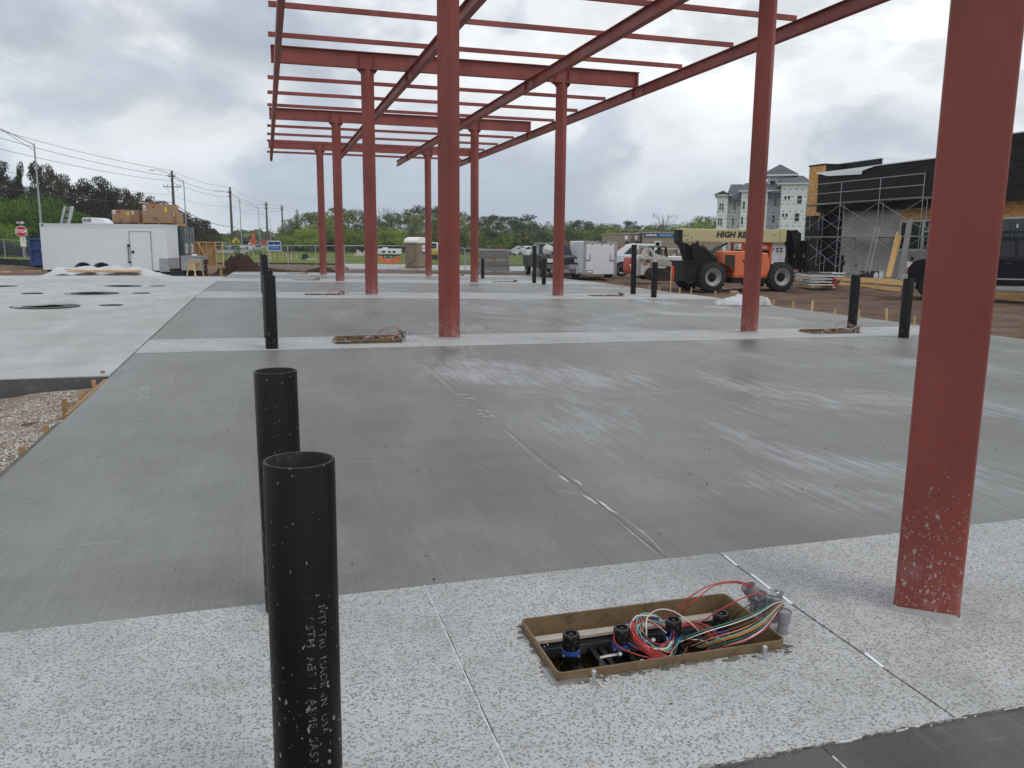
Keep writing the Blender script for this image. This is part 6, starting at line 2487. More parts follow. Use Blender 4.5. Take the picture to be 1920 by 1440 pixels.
for face in range(2):
    T = Matrix.Rotation(0 if face == 0 else -PI / 2, 4, 'Z')
    mb = MB()
    # door face carries a sign; side face carries embossed panels
    if face == 0:
        tmp = MB()
        tmp.b(-.42, .42, -ww - .025, -ww - .005, .16, hh_ - .06)
        mb.add(tmp.v, tmp.f, 0, T)
        d_ = mb.build('door', MAT_TAN, pt_, smooth=0)
        mb = MB()
        mb.b(-.05, .22, -ww - .035, -ww - .026, hh_ - .62, hh_ - .22)
        s_ = mb.build('door_sign', MAT_SIGNW, d_, smooth=0)
        mb = MB()
        mb.b(-.01, .18, -ww - .04, -ww - .036, hh_ - .46, hh_ - .36)
        mb.build('sign_print', M('blue_print', (.04, .16, .42), .5), s_, smooth=0)
        mb = MB()
        mb.b(-.10, .30, -ww - .035, -ww - .026, hh_ - .78, hh_ - .72)
        mb.b(.30, .36, -ww - .05, -ww - .026, hh_ - 1.15, hh_ - .95)
        mb.stuff('latch_and_print', MAT_INK, d_, smooth=0)
    else:
        mb = MB()
        for (a, b, c, e) in ((-.40, .40, .10 + .52, .10 + .56), (-.40, -.36, .62, 1.55), (.36, .40, .62, 1.55), (-.30, .30, 1.60, 1.64), (-.40, .40, .16, .2)):
            tmp = MB()
            tmp.b(a, b, -ww - .015, -ww + .0, c, e)
            mb.add(tmp.v, tmp.f, 0, T)
        tmp = MB()
        tmp.bar((-.36, -ww - .008, .22), (.36, -ww - .008, .58), .015, .06, (0, 1, 0))
        mb.add(tmp.v, tmp.f, 0, T)
        tmp = MB()
        tmp.bar((-.36, -ww - .008, .58), (.36, -ww - .008, .22), .015, .06, (0, 1, 0))
        mb.add(tmp.v, tmp.f, 0, T)
        mb.each('embossed_rib', MAT_TAND, pt_, smooth=0)
mb = MB()
mb.cyl((.35, .35, hh_), (.35, .35, rf + .1), .05, n=8)
mb.build('vent_pipe', MAT_TAND, pt_)

# ------------------------------------------------------------------ orange netting, generator trailer, small excavator
q = Loc(732, 59, -.185)
on = cthing('orange_netting', 'sagging orange safety netting hung on thin stakes before the white cabin', 'safety netting', 732, 59, -.185)
mb = MB()
for i in range(20):
    u0, u1 = i / 20, (i + 1) / 20

    def P_(u, v):
        x = q.x(711) + (q.x(750) - q.x(711)) * u
        sag = 4 * u * (1 - u)
        zt_ = q.z(732, 479.5) - .28 * sag
        return (x, .05 * math.sin(u * 18) * (1 - v), zt_ - v * (.34 - .06 * sag))
    mb.add([P_(u0, 0), P_(u1, 0), P_(u1, 1), P_(u0, 1)], [(0, 1, 2, 3)])
mb.cuts = mb.cuts[:1]
mb.build('net', MAT_ORANGE, on, smooth=180)
mb = MB()
for px, y in ((711, 478), (730, 487), (737, 486), (749.5, 478), (756, 484)):
    mb.bar((q.x(px), .03, 0), (q.x(px), .03, q.z(732, y)), .03, .03)
mb.each('stake', MAT_WOOD, on, smooth=0)
q = Loc(728, 98, -.3)
gt = cthing('cabin_trailer', 'white flat sided cabin trailer with small windows behind the orange netting', 'trailer', 728, 98, -.3)
mb = MB()
mb.b(q.x(708), q.x(748), 0, 2.2, .5, q.z(728, 466.5))
mb.build('cabin', MAT_WHITE, gt, smooth=0, bevel=.06)
mb = MB()
for a, b in ((716, 722), (736, 741), (728, 732)):
    mb.b(q.x(a), q.x(b), -.02, 0, q.z(728, 474), q.z(728, 470.5))
mb.each('window', MAT_GLASS, gt, smooth=0)
mb = MB()
mb.b(q.x(716), q.x(724), .5, 1.2, q.z(728, 466.5), q.z(728, 464))
mb.build('roof_unit', MAT_WHITE, gt, smooth=0)
mb = MB()
mb.b(q.x(709), q.x(747), .1, 2.1, .35, .5)
mb.build('chassis', MAT_BLACK, gt, smooth=0)
for c in (722, 733):
    wheel(gt, q.x(c), .2, .33, .2, MAT_RIM)
q = Loc(815, 92, -.3)
ex = cthing('mini_excavator', 'small yellow and white digger beyond the fence, seen between the red columns', 'digger', 815, 92, -.3)
mb = MB()
mb.b(-.85, .95, -.7, .9, .62, 1.15)
mb.build('machine_body', M('digger_yellow', (.60, .36, .03), .5, var=.15), ex, smooth=0, bevel=.08)
mb = MB()
mb.b(-.55, .35, -.6, .5, 1.15, 1.95)
cb = mb.build('cab', MAT_WHITE, ex, smooth=0, bevel=.05)
mb = MB()
mb.b(-.45, .25, -.62, -.6, 1.3, 1.85)
mb.build('cab_window', MAT_GLASS, cb, smooth=0)
for y in (-.75, .75):
    mb = MB()
    mb.prism([(-.9, .1), (-.75, 0), (.75, 0), (.9, .1), (.9, .45), (.75, .55), (-.75, .55), (-.9, .45)], 'y', y - .18, y + .18)
    mb.build('track', MAT_TYRE, ex, smooth=0)
mb = MB()
mb.bar((.8, .3, 1.0), (1.7, .3, 2.0), .18, .25)
mb.bar((1.7, .3, 2.0), (2.4, .3, .9), .15, .2)
mb.each('boom', MAT_WHITE, ex, smooth=0)
# ------------------------------------------------------------------ piles
MAT_SOILD = M('dark_heaped_soil', (.044, .027, .018), .95, var=.5, scale=3, bump=1.0, bscale=7, dirt=(.085, .055, .038), dirt_amt=.6, spec=.1)
MAT_BLACKBAG = M('black_plastic_film', (.012, .012, .012), .4, var=.3)


def heap(name, label, cat, px0, px1, top, base_px, depth, zg, dep, mat, seed, prof, rough=.30):
    px = (px0 + px1) / 2
    o_ = B(px, depth, zg)
    w = (px1 - px0) / FPX * depth
    h = D(px, top, depth).z - zg
    nx, ny = 70, 34
    vs = []
    from mathutils import noise as mn
    for j in range(ny + 1):
        for i in range(nx + 1):
            u, v = i / nx, j / ny
            e = min(1, 1.5 * math.sin(PI * v)) ** .9
            z = h * prof(u) * e
            z += h * rough * mn.noise(Vector((u * w * 1.3 + seed, v * dep * 1.3, seed))) * min(1, prof(u) * e * 4) + h * rough * .35 * mn.noise(Vector((u * w * 9 + seed, v * dep * 9, seed))) * min(1, prof(u) * e * 4) + h * rough * .6 * mn.noise(Vector((u * w * 4 + seed, v * dep * 4, seed))) * min(1, prof(u) * e * 4)
            vs.append(((u - .5) * w, (v - .35) * dep, z - .05))
    k = nx + 1
    mb = MB()
    mb.add(vs, [(j * k + i, j * k + i + 1, (j + 1) * k + i + 1, (j + 1) * k + i) for j in range(ny) for i in range(nx)])
    return tag(mb.build(name, mat, None, smooth=180, loc=o_, rot=(0, 0, CAMRZ)), label, cat)


heap('dirt_pile', 'tall dark brown pile of earth beside the timber wall frame', 'dirt pile', 402, 500, 479, 511, 46.5, -.22, 3.2, MAT_SOILD, 1, lambda u: float(np.interp(u, [0, .12, .26, .38, .52, .62, .75, .9, 1], [0, .25, .72, 1, .96, .48, .26, .18, 0])))
heap('dirt_pile', 'long low brown bank of earth behind the far edge of the forecourt', 'dirt pile', 480, 625, 500, 511, 48.5, -.26, 2.4, MAT_SOILD, 5, lambda u: float(np.interp(u, [0, .12, .3, .5, .62, .8, .92, 1], [0, .8, .5, .25, .35, .95, .9, 0])))
heap('rubble_pile', 'small pale rubble heap at the far side of the grass field', 'rubble', 662, 692, 467.5, 474, 112, -.3, 2.0, M('pale_rubble', (.38, .35, .31), .9, var=.4, scale=3), 9, lambda u: float(np.interp(u, [0, .3, .5, .7, 1], [0, .9, .5, 1, 0])), .35)
q = Loc(577, 84, -.25)
bd = cthing('debris_pile', 'black and white pile of torn debris lying in the field', 'debris', 578, 84, -.25)
mb, mc = MB(), MB()
rr2 = random.Random(12)
for i in range(16):
    x = rr2.uniform(-.75, .6)
    h_ = max(.08, .72 * math.exp(-((x + .35) / .4) ** 2)) * rr2.uniform(.5, 1.1)
    mb.box((x, rr2.uniform(-.2, .3), h_ / 2), (rr2.uniform(.12, .4), .3, h_), rr2.uniform(0, 3), rr2.uniform(-.4, .4), rr2.uniform(-.5, .5), taper=.5)
mb.stuff('black_scrap', MAT_BLACKBAG, bd, smooth=0)
for i in range(8):
    mc.box((rr2.uniform(-.5, .8), -.25 + rr2.uniform(-.1, .1), .08), (rr2.uniform(.1, .35), .2, rr2.uniform(.06, .16)), rr2.uniform(0, 3), 0, rr2.uniform(-.3, .3))
mc.stuff('white_scrap', MAT_SHEET, bd, smooth=0)
# ------------------------------------------------------------------ stack of grey form panels
q = Loc(926, 48.6, -.2)
fs_ = cthing('form_panel_stack', 'two tier stack of weathered grey planks with orange paint marks behind the forecourt', 'plank stack', 926, 48.6, -.2)
MAT_GREYWD = M('weathered_grey_plank', (.30, .295, .28), .85, var=.3, scale=3, dirt=(.15, .145, .14), dirt_amt=.4, ob=.3)
xa, xb = q.x(896), q.x(956)
rr2 = random.Random(4)
zlev = .16
mb = MB()
for tier in range(2):
    for i in range(8):
        h_ = .048
        mb.b(xa + rr2.uniform(-.05, .04), xb + rr2.uniform(-.04, .05), rr2.uniform(-.02, .02), 1.15 + rr2.uniform(-.03, .03), zlev, zlev + h_)
        zlev += h_ + .026
    if tier == 0:
        zlev += .07
mb.each('plank', MAT_GREYWD, fs_, smooth=0)
mb = MB()
for x in (xa + .2, (xa + xb) / 2, xb - .2):
    mb.b(x - .05, x + .05, .05, 1.1, .0, .15)
    mb.b(x - .05, x + .05, .05, 1.1, .745, .818)
mb.each('bearer', MAT_GREYWD, fs_, smooth=0)
mb = MB()
mb.b(xa, xb, .0, 1.15, zlev - .01, zlev + .02)
mb.build('top_sheet', M('pale_grey_sheet', (.42, .42, .42), .8), fs_, smooth=0)
mb = MB()
mb.bar((q.x(921.5), -.03, .62), (q.x(925), -.03, .95), .012, .09, (0, 1, 0))
mb.bar((q.x(931), -.03, .45), (q.x(930), -.03, .82), .012, .07, (0, 1, 0))
mb.bar((q.x(924), -.03, .55), (q.x(926), -.03, .50), .012, .06, (0, 1, 0))
mb.stuff('orange_paint_mark', MAT_ORANGE, fs_, smooth=0)
mb = MB()
for i, px in enumerate((919, 926.5, 931, 942, 965, 976)):
    pass
# playground, goal
q = Loc(938, 136, -.3)
pg = cthing('playground', 'small red playground frame far off behind the plank stack', 'playground', 938, 136, -.3)
mb = MB()
for px in (926, 932, 940, 949):
    mb.b(q.x(px) - .06, q.x(px) + .06, 0, .12, 0, q.z(938, 467))
mb.each('post', MAT_REDP, pg, smooth=0)
mb = MB()
mb.prism([(q.x(924), q.z(938, 467)), (q.x(937), q.z(938, 463)), (q.x(950), q.z(938, 467))], 'y', -.5, 1.5)
mb.build('canopy_roof', M('faded_red_roof', (.28, .05, .04), .7), pg, smooth=0)
mb = MB()
mb.b(q.x(926), q.x(949), 0, 1.2, .9, 1.0)
mb.build('deck', MAT_REDP, pg, smooth=0)
q = Loc(977, 118, -.3)
go = cthing('goal_frame', 'slanted white frame of a sports goal far off beside the parked white car', 'goal', 977, 118, -.3)
mb = MB()
mb.tube([(q.x(970), 0, 0), (q.x(970), 0, q.z(977, 461.5))], .05, 6)
mb.tube([(q.x(970), 0, q.z(977, 461.5)), (q.x(986), 1.2, q.z(977, 470))], .05, 6)
mb.tube([(q.x(986), 1.2, q.z(977, 470)), (q.x(986), 1.2, 0)], .05, 6)
mb.each('goal_tube', MAT_SIGNW, go)
mb = MB()
for i in range(12):
    x = q.x(970) + (q.x(986) - q.x(970)) * i / 12
    mb.b(x - .012, x + .012, i * .1, i * .1 + .01, 0, q.z(977, 461.5) - (i / 12) * .65)
mb.stuff('goal_net', MAT_MESH, go, smooth=0)
# ------------------------------------------------------------------ telehandler
TD = 32.9
MAT_TORG = M('orange_machine_paint', (.62, .105, .022), .4, var=.08, scale=2, dirt=(.40, .12, .05), dirt_amt=.25)
MAT_HOOD = M('faded_orange_hood', (.68, .17, .075), .5, var=.08, scale=2, dirt=(.5, .2, .12), dirt_amt=.3)
MAT_BOOM = M('cream_machine_paint', (.52, .46, .25), .45, var=.06, scale=1.5, dirt=(.40, .34, .19), dirt_amt=.3)
MAT_MBLK = M('greasy_black_machine', (.010, .010, .011), .45, var=.5, scale=3, dirt=(.06, .05, .04), dirt_amt=.4, spec=.25)
q = Loc(1398, TD, -.2)
th = cthing('telehandler', 'orange telehandler with a cream boom lettered HIGH REACH, parked on the brown earth', 'telehandler', 1391, TD, -.2, rad(15))
K = 1.075        # lengths along the machine, seen turned a little


def X_(px):
    return q.x(px) * K


def Z_(py):
    return (545.2 - py) * q.k


for x in (1333, 1462):
    for y, sd in ((-.95, -1), (.95, 1)):
        wheel(th, X_(x) - .30, y, .57, .40, MAT_ALUD, sd, rimr=.60, tread=22, hub=MAT_BLACK, nuts=10)
mb = MB()
mb.b(X_(1318), X_(1475), -.45, .45, .42, .80)
mb.b(X_(1300), X_(1320), -.5, .5, .45, 1.0)
mb.build('chassis', MAT_MBLK, th, smooth=0, bevel=.03)
mb = MB()
for x in (1333, 1462):
    mb.b(X_(x) - .46, X_(x) - .14, -.80, .80, .42, .72)
mb.each('axle', MAT_MBLK, th, smooth=0, bevel=.03)
# engine hood on the near side
mb = MB()
mb.prism([(X_(1361), Z_(521)), (X_(1429), Z_(521)), (X_(1429), Z_(500)), (X_(1424), Z_(476)), (X_(1400), Z_(473.5)), (X_(1366), Z_(472.5)), (X_(1341), Z_(473)), (X_(1340), Z_(479)), (X_(1341), Z_(496)), (X_(1352), Z_(499)), (X_(1361), Z_(508))], 'y', -1.0, -.28)
hd = mb.build('engine_hood', MAT_HOOD, th, smooth=30, bevel=.04)
mb = MB()
mb.prism([(X_(1343), Z_(495)), (X_(1353), Z_(497)), (X_(1362), Z_(508)), (X_(1361), Z_(480)), (X_(1343), Z_(479))], 'y', -1.012, -1.0)
mb.build('side_grille', M('brown_black_grille', (.035, .028, .022), .7, var=.3, scale=40), hd, smooth=0)
mb = MB()
for (a, b, y0, y1) in ((1376, 1394, 488, 495.5), (1379, 1394, 498, 503.5), (1381, 1394, 506.5, 513)):
    mb.prism([(X_(a), Z_(y0)), (X_(b), Z_(y0 + 1.2)), (X_(b), Z_(y1)), (X_(a + 3), Z_(y1 - 1))], 'y', -1.012, -1.0)
mb.each('air_slot', MAT_MBLK, hd, smooth=0)
mb = MB()
mb.b(X_(1361), X_(1430), -1.02, -.98, Z_(516.5), Z_(514.6))
mb.build('hood_edge', MAT_TORG, hd, smooth=0)
mb = MB()
mb.b(X_(1358), X_(1440), -.98, -.3, Z_(530), Z_(521.5))
mb.build('frame_side', MAT_MBLK, th, smooth=0)
# cab on the far side, its front posts showing right of the hood
mb = MB()
for (a, b, y) in ((1427, 1431.5, -.1), (1448.5, 1453.5, -.1), (1427, 1431.5, .75), (1448.5, 1453.5, .75), (1396, 1400, -.1), (1396, 1400, .75)):
    mb.b(X_(a), X_(b), y - .05, y + .05, Z_(520), Z_(458))
mb.b(X_(1396), X_(1453.5), -.2, .85, Z_(459), Z_(455.5))
mb.b(X_(1431.5), X_(1448.5), -.13, -.08, Z_(471), Z_(459))
mb.b(X_(1431.5), X_(1448.5), -.13, .8, Z_(520), Z_(495))
mb.each('cab_frame', MAT_TORG, th, smooth=0)
mb = MB()
mb.b(X_(1431.5), X_(1448.5), -.11, -.09, Z_(494.5), Z_(471.2))
mb.b(X_(1400), X_(1427), -.11, -.09, Z_(494.5), Z_(460))
mb.b(X_(1452), X_(1452.6), -.05, .7, Z_(494.5), Z_(460))
mb.each('cab_window', MAT_GLASS, th, smooth=0)
mb = MB()
mb.b(X_(1402), X_(1424), -.09, .74, Z_(500), Z_(470))
mb.build('cab_interior', MAT_MBLK, th, smooth=0)
text('brand_lettering', 'JLG', .145, MAT_SIGNW, th, face_T((X_(1438.5), -.135, Z_(465.5)), (1, 0, 0), (0, 0, 1)), shear=.25, bold=.008)
# boom
bz0, bz1 = Z_(457.2), Z_(433.8)
mb = MB()
mb.b(X_(1275), X_(1469), -.32, .06, bz0, bz1)
bo = mb.build('boom', MAT_BOOM, th, smooth=0, bevel=.02)
mb = MB()
mb.b(X_(1462), X_(1474.5), -.345, .085, Z_(455.8), Z_(431.5))
mb.build('boom_collar', MAT_BOOM, bo, smooth=0, bevel=.01)
mb = MB()
mb.b(X_(1474), X_(1490), -.24, -.02, Z_(453), Z_(435))
mb.build('inner_boom', MAT_MBLK, bo, smooth=0)
mb = MB()
mb.prism([(X_(1271.5), Z_(436.5)), (X_(1279), Z_(436.5)), (X_(1279), Z_(457)), (X_(1283), Z_(463)), (X_(1277), Z_(463)), (X_(1271.5), Z_(456))], 'y', -.33, .07)
mb.build('boom_end', MAT_MBLK, bo, smooth=0)
text('boom_lettering', 'HIGH REACH', .31, MAT_INK, bo, face_T((X_(1341), -.324, Z_(444.0)), (1, 0, 0), (0, 0, 1)), shear=.18, align='LEFT', bold=.018, sx=1.04, space=1.06)
mb = MB()
for px, y in ((1289, 446), (1295.5, 450.3), (1282.5, 445.8), (1287.8, 453.2), (1452, 443.5)):
    mb.cyl((X_(px), -.328, Z_(y)), (X_(px), -.31, Z_(y)), .028, n=8)
mb.stuff('boom_hole', MAT_INK, bo, smooth=0)
# rear frame, tilt arms and cylinders
mb = MB()
mb.prism([(X_(1279), Z_(461)), (X_(1286), Z_(459)), (X_(1300), Z_(470)), (X_(1304), Z_(495)), (X_(1292), Z_(495))], 'y', -.36, .1)
mb.prism([(X_(1290), Z_(464)), (X_(1293), Z_(459.5)), (X_(1299), Z_(459.5)), (X_(1338), Z_(489)), (X_(1334), Z_(496)), (X_(1300), Z_(496)), (X_(1294), Z_(484))], 'y', -.62, -.5)
mb.prism([(X_(1290), Z_(464)), (X_(1293), Z_(459.5)), (X_(1299), Z_(459.5)), (X_(1338), Z_(489)), (X_(1334), Z_(496)), (X_(1300), Z_(496)), (X_(1294), Z_(484))], 'y', .2, .32)
mb.each('boom_support', MAT_MBLK, th, smooth=0)
mb = MB()
mb.cyl((X_(1308), -.64, Z_(463)), (X_(1336), -.64, Z_(486)), .05, n=10)
mb.cyl((X_(1330), -.15, Z_(480)), (X_(1352), -.15, Z_(466)), .08, n=10)
mb.cyl((X_(1352), -.15, Z_(466)), (X_(1366), -.15, Z_(459)), .045, n=10)
mb.cyl((X_(1306), -.3, Z_(455)), (X_(1309), -.3, Z_(462)), .05, n=8)
mb.each('hydraulic_cylinder', M('cylinder_steel', (.07, .07, .072), .35, metal=.4, var=.2), th)
mb = MB()
for i in range(9):
    mb.cyl((X_(1310 + 2.6 * i), -.625, Z_(465 + 2.4 * i)), (X_(1310 + 2.6 * i), -.66, Z_(466 + 2.4 * i)), .028, n=6)
mb.stuff('hose_fitting', MAT_ALU, th)
mb = MB()
mb.b(X_(1267), X_(1302), -.98, .2, Z_(493), Z_(490.3))
mb.b(X_(1270), X_(1298), -.95, .1, Z_(526), Z_(493))
mb.b(X_(1300), X_(1320), -.9, .6, Z_(500), Z_(494))
mb.each('rear_box', MAT_MBLK, th, smooth=0)
mb = MB()
for i in range(4):
    mb.b(X_(1299), X_(1313), -.85, .5, Z_(503 + 5 * i), Z_(502 + 5 * i))
mb.each('step', MAT_MBLK, th, smooth=0)
# fork carriage
mb = MB()
for y in (-.42, .12):
    mb.prism([(X_(1481), Z_(434)), (X_(1491), Z_(433)), (X_(1500), Z_(441)), (X_(1500), Z_(462)), (X_(1504), Z_(488)), (X_(1507), Z_(505)), (X_(1500), Z_(506)), (X_(1494), Z_(488)), (X_(1489), Z_(466)), (X_(1483), Z_(452))], 'y', y - .05, y + .05)
mb.b(X_(1499), X_(1506), -.75, .55, Z_(506), Z_(484))
mb.b(X_(1501), X_(1506), -.80, .60, Z_(476), Z_(470))
mb.b(X_(1501), X_(1506), -.80, .60, Z_(457), Z_(453))
for y in (-.78, .58, -.4, .2):
    mb.b(X_(1502), X_(1507), y - .04, y + .04, Z_(511), Z_(455))
mb.each('fork_carriage', MAT_MBLK, th, smooth=0)
mb = MB()
for i in range(7):
    mb.b(X_(1503), X_(1505), -.75 + .2 * i, -.62 + .2 * i, Z_(472), Z_(456))
mb.each('carriage_slat', MAT_MBLK, th, smooth=0)
mb = MB()
for y in (-.55, .25):
    mb.b(X_(1504), X_(1562), y - .06, y + .06, Z_(513.5), Z_(511.5))
mb.each('fork', M('worn_fork_steel', (.13, .115, .10), .5, metal=.5, var=.3), th, smooth=0)
remember(th)
# bundle of scaffold tubes and frames stacked in front of the building
q = Loc(1556, 35.5, -.2)
sb_ = cthing('tube_stack', 'stack of grey scaffold tubes with red ends resting before the telehandler forks', 'tube stack', 1556, 35.5, -.2, rad(10))
MAT_REDT = M('red_tube_end', (.30, .015, .02), .5, var=.2)
rr3 = random.Random(31)
mb, mc = MB(), MB()
for r_ in range(5):
    for c in range(6):
        y, z = c * .16 + rr3.uniform(-.02, .02), .12 + r_ * .125
        xa, xb = q.x(1521) + rr3.uniform(-.1, .1), q.x(1575 + (12 if r_ > 2 else 0)) + rr3.uniform(-.15, .2)
        mb.cyl((xa, y, z), (xb, y, z), .038, n=7)
        if r_ < 3:
            mc.cyl((xb - .12, y, z), (xb + .05, y, z), .062, .055, n=8)
mb.each('tube', MAT_GALV, sb_)
mc.each('red_end', MAT_REDT, sb_)
mb = MB()
for i in range(16):
    a = (q.x(1572 + rr3.uniform(0, 32)), rr3.uniform(0, .9), rr3.uniform(.1, .62))
    mb.bar(a, (a[0] + rr3.uniform(-.5, .5), a[1] + rr3.uniform(-.2, .2), max(.06, a[2] + rr3.uniform(-.12, .1))), .04, .04)
mb.each('brace_end', M('green_grey_clamp', (.16, .21, .18), .6, metal=.3, var=.4), sb_)
mb = MB()
mb.b(q.x(1524), q.x(1530), -.1, 1.0, 0, .08)
mb.b(q.x(1566), q.x(1571), -.1, 1.0, 0, .08)
mb.each('bearer', MAT_WOOD, sb_, smooth=0)

# ------------------------------------------------------------------ compact track loader
LD = 40.0
q = Loc(1220, LD, -.2)
tl = cthing('track_loader', 'white compact track loader with an orange rear end, behind two black bollards', 'loader', 1220, LD, -.2, rad(6))
MAT_LWH = M('cream_white_loader_paint', (.58, .56, .51), .45, var=.08, scale=2, dirt=(.30, .25, .20), dirt_amt=.4)


def Zl(py):
    return q.z(1220, py)


X_ = lambda px: q.x(px)
for y in (-.82, .82):
    mb = MB()
    tp = [(X_(1201), Zl(517)), (X_(1206), Zl(521)), (X_(1216), Zl(525)), (X_(1252), Zl(525)), (X_(1262), Zl(519)), (X_(1262), Zl(514)), (X_(1254), Zl(510)), (X_(1222), Zl(500)), (X_(1212), Zl(500)), (X_(1204), Zl(506))]
    mb.prism(tp, 'y', y - .2, y + .2)
    tk = mb.build('track', MAT_TYRE, tl, smooth=0, bevel=.03)
    mb = MB()
    for px, py, r_ in ((1213, 508, .20), (1220, 518, .14), (1230, 519, .14), (1240, 519.5, .14), (1252, 518, .16)):
        mb.cyl((X_(px), y - .23, Zl(py)), (X_(px), y + .23, Zl(py)), r_, n=14)
    mb.each('roller', MAT_DKRED, tk)
mb = MB()
mb.prism([(X_(1184), Zl(517)), (X_(1198), Zl(517)), (X_(1204), Zl(508)), (X_(1214), Zl(498)), (X_(1256), Zl(500)), (X_(1256), Zl(486)), (X_(1216), Zl(482)), (X_(1211), Zl(478)), (X_(1196), Zl(478)), (X_(1186), Zl(486))], 'y', -.6, .6)
mb.build('machine_body', MAT_LWH, tl, smooth=0, bevel=.04)
mb = MB()
mb.prism([(X_(1175.5), Zl(508)), (X_(1179), Zl(513)), (X_(1187), Zl(514)), (X_(1187), Zl(483)), (X_(1177), Zl(483)), (X_(1175), Zl(494))], 'y', -.62, .62)
rg = mb.build('rear_guard', M('orange_red_loader_paint', (.50, .045, .02), .45, var=.1), tl, smooth=0, bevel=.03)
text('rear_lettering', 'T-', .28, MAT_SIGNW, rg, face_T((X_(1180.8), -.625, Zl(500)), (1, 0, 0), (0, 0, 1)), bold=.02)
for y in (-.72, .72):
    mb = MB()
    mb.prism([(X_(1196), Zl(515)), (X_(1195), Zl(480)), (X_(1200), Zl(467)), (X_(1206), Zl(464)), (X_(1211), Zl(465)), (X_(1212), Zl(470)), (X_(1207), Zl(478)), (X_(1212), Zl(499)), (X_(1216), Zl(498)), (X_(1200), Zl(515))], 'y', y - .08, y + .08)
    mb.build('tower', MAT_LWH, tl, smooth=0)
    mb = MB()
    mb.prism([(X_(1207), Zl(465.5)), (X_(1212), Zl(465)), (X_(1221), Zl(475)), (X_(1250), Zl(484)), (X_(1263), Zl(497)), (X_(1262), Zl(502)), (X_(1257), Zl(500)), (X_(1244), Zl(489)), (X_(1227), Zl(483)), (X_(1219), Zl(494.5)), (X_(1216.5), Zl(494)), (X_(1217), Zl(482)), (X_(1213), Zl(472))], 'y', y - .17, y - .09)
    mb.build('lift_arm', MAT_LWH, tl, smooth=0)
mb = MB()
mb.prism([(X_(1204), Zl(464.8)), (X_(1207), Zl(462)), (X_(1226), Zl(460.3)), (X_(1245), Zl(461)), (X_(1245), Zl(463)), (X_(1210), Zl(464.5))], 'y', -.55, .55)
mb.build('cab_roof', M('grey_cab_roof', (.16, .155, .14), .6, var=.2), tl, smooth=0)
mb = MB()
for px0, px1, py0, py1 in ((1243, 1246, 462, 484), (1229, 1231, 463, 480), (1221, 1217, 463, 470)):
    for y in (-.5, .5):
        mb.bar((X_(px0), y, Zl(py0)), (X_(px1), y, Zl(py1)), .07, .09)
mb.each('cab_post', MAT_MBLK, tl, smooth=0)
mb = MB()
mb.b(X_(1231), X_(1240), -.3, .3, Zl(484), Zl(468))
mb.build('seat', M('grey_seat', (.20, .19, .18), .8), tl, smooth=0, bevel=.05)
mb = MB()
mb.b(X_(1199), X_(1208), -.815, -.80, Zl(496), Zl(493))
mb.build('label_band', M('orange_label', (.48, .10, .03), .6), tl, smooth=0)
text('model_lettering', 'T190', .23, MAT_INK, tl, face_T((X_(1203.4), -.812, Zl(489.6)), (1, 0, 0), (0, 0, 1)), bold=.012)
mb = MB()
mb.box((X_(1262), -.2, Zl(505)), (.25, 1.5, .5), ry=.3)
mb.build('coupler', M('rusty_red_coupler', (.22, .05, .03), .7, var=.4), tl, smooth=0)

# ------------------------------------------------------------------ cargo trailer seen from behind
CTD = 43.0
q = Loc(1125, CTD, -.2)
ct2 = cthing('cargo_trailer', 'white cargo trailer seen from behind with a ramp door, on the brown earth', 'trailer', 1126, CTD, -.2, rad(7))
w = (1157 - 1094) * q.k
zt, zb = q.z(1125, 452), q.z(1125, 516)
h = w / 2
mb = MB()
mb.b(-h, h, 0, 3.9, zb + .05, zt)
mb.build('body', MAT_WHITE, ct2, smooth=0, bevel=.05)
mb = MB()
mb.b(-h + .14, h - .14, -.03, 0, zb + .06, zt - .13)
rd = mb.build('ramp_door', MAT_WHITE, ct2, smooth=0)
mb = MB()
mb.b(-h + .09, -h + .135, -.045, 0, zb, zt - .09)
mb.b(h - .135, h - .09, -.045, 0, zb, zt - .09)
mb.b(-h + .135, h - .135, -.045, 0, zt - .125, zt - .09)
mb.b(-h - .01, -h + .085, -.035, 0, zb + .02, zt)
mb.b(h - .085, h + .01, -.035, 0, zb + .02, zt)
mb.b(-h + .09, h - .09, -.03, .1, zt - .088, zt + .005)
mb.each('door_frame', MAT_ALUD, rd, smooth=0)
mb = MB()
for sg in (-1, 1):
    mb.tube([(sg * (h - .14), -.06, zb + (zt - zb) * .45), (sg * (h - .36), -.06, zb + (zt - zb) * .44)], .018, 6)
    mb.tube([(sg * (h - .36), -.06, zb + (zt - zb) * .44), (sg * (h - .34), -.06, zb + (zt - zb) * .62)], .012, 6)
mb.each('latch', MAT_BLACK, rd)
mb = MB()
for x in (-.45, .08, .55):
    mb.b(x - .035, x + .035, -.04, -.03, zt - .20, zt - .15)
mb.b(-.1, .32, -.04, -.03, zt - .065, zt - .02)
mb.each('lamp', MAT_INK, ct2, smooth=0)
mb = MB()
mb.b(-h + .17, -h + .50, -.045, -.03, zb + .10, zb + .26)
np_ = mb.build('plate_holder', MAT_INK, ct2, smooth=0)
mb = MB()
mb.b(-h + .20, -h + .47, -.05, -.045, zb + .13, zb + .23)
mb.build('number_plate', MAT_SIGNW, np_, smooth=0)
mb = MB()
mb.b(-h + .1, h - .1, .1, 3.8, .28, zb + .05)
mb.build('chassis', MAT_BLACK, ct2, smooth=0)
mb = MB()
mb.prism([(1.0, zb + .02), (1.05, zb + .34), (1.25, zb + .44), (2.55, zb + .44), (2.75, zb + .34), (2.8, zb + .02)], 'x', -h - .16, -h)
mb.prism([(1.0, zb + .02), (1.05, zb + .34), (1.25, zb + .44), (2.55, zb + .44), (2.75, zb + .34), (2.8, zb + .02)], 'x', h, h + .16)
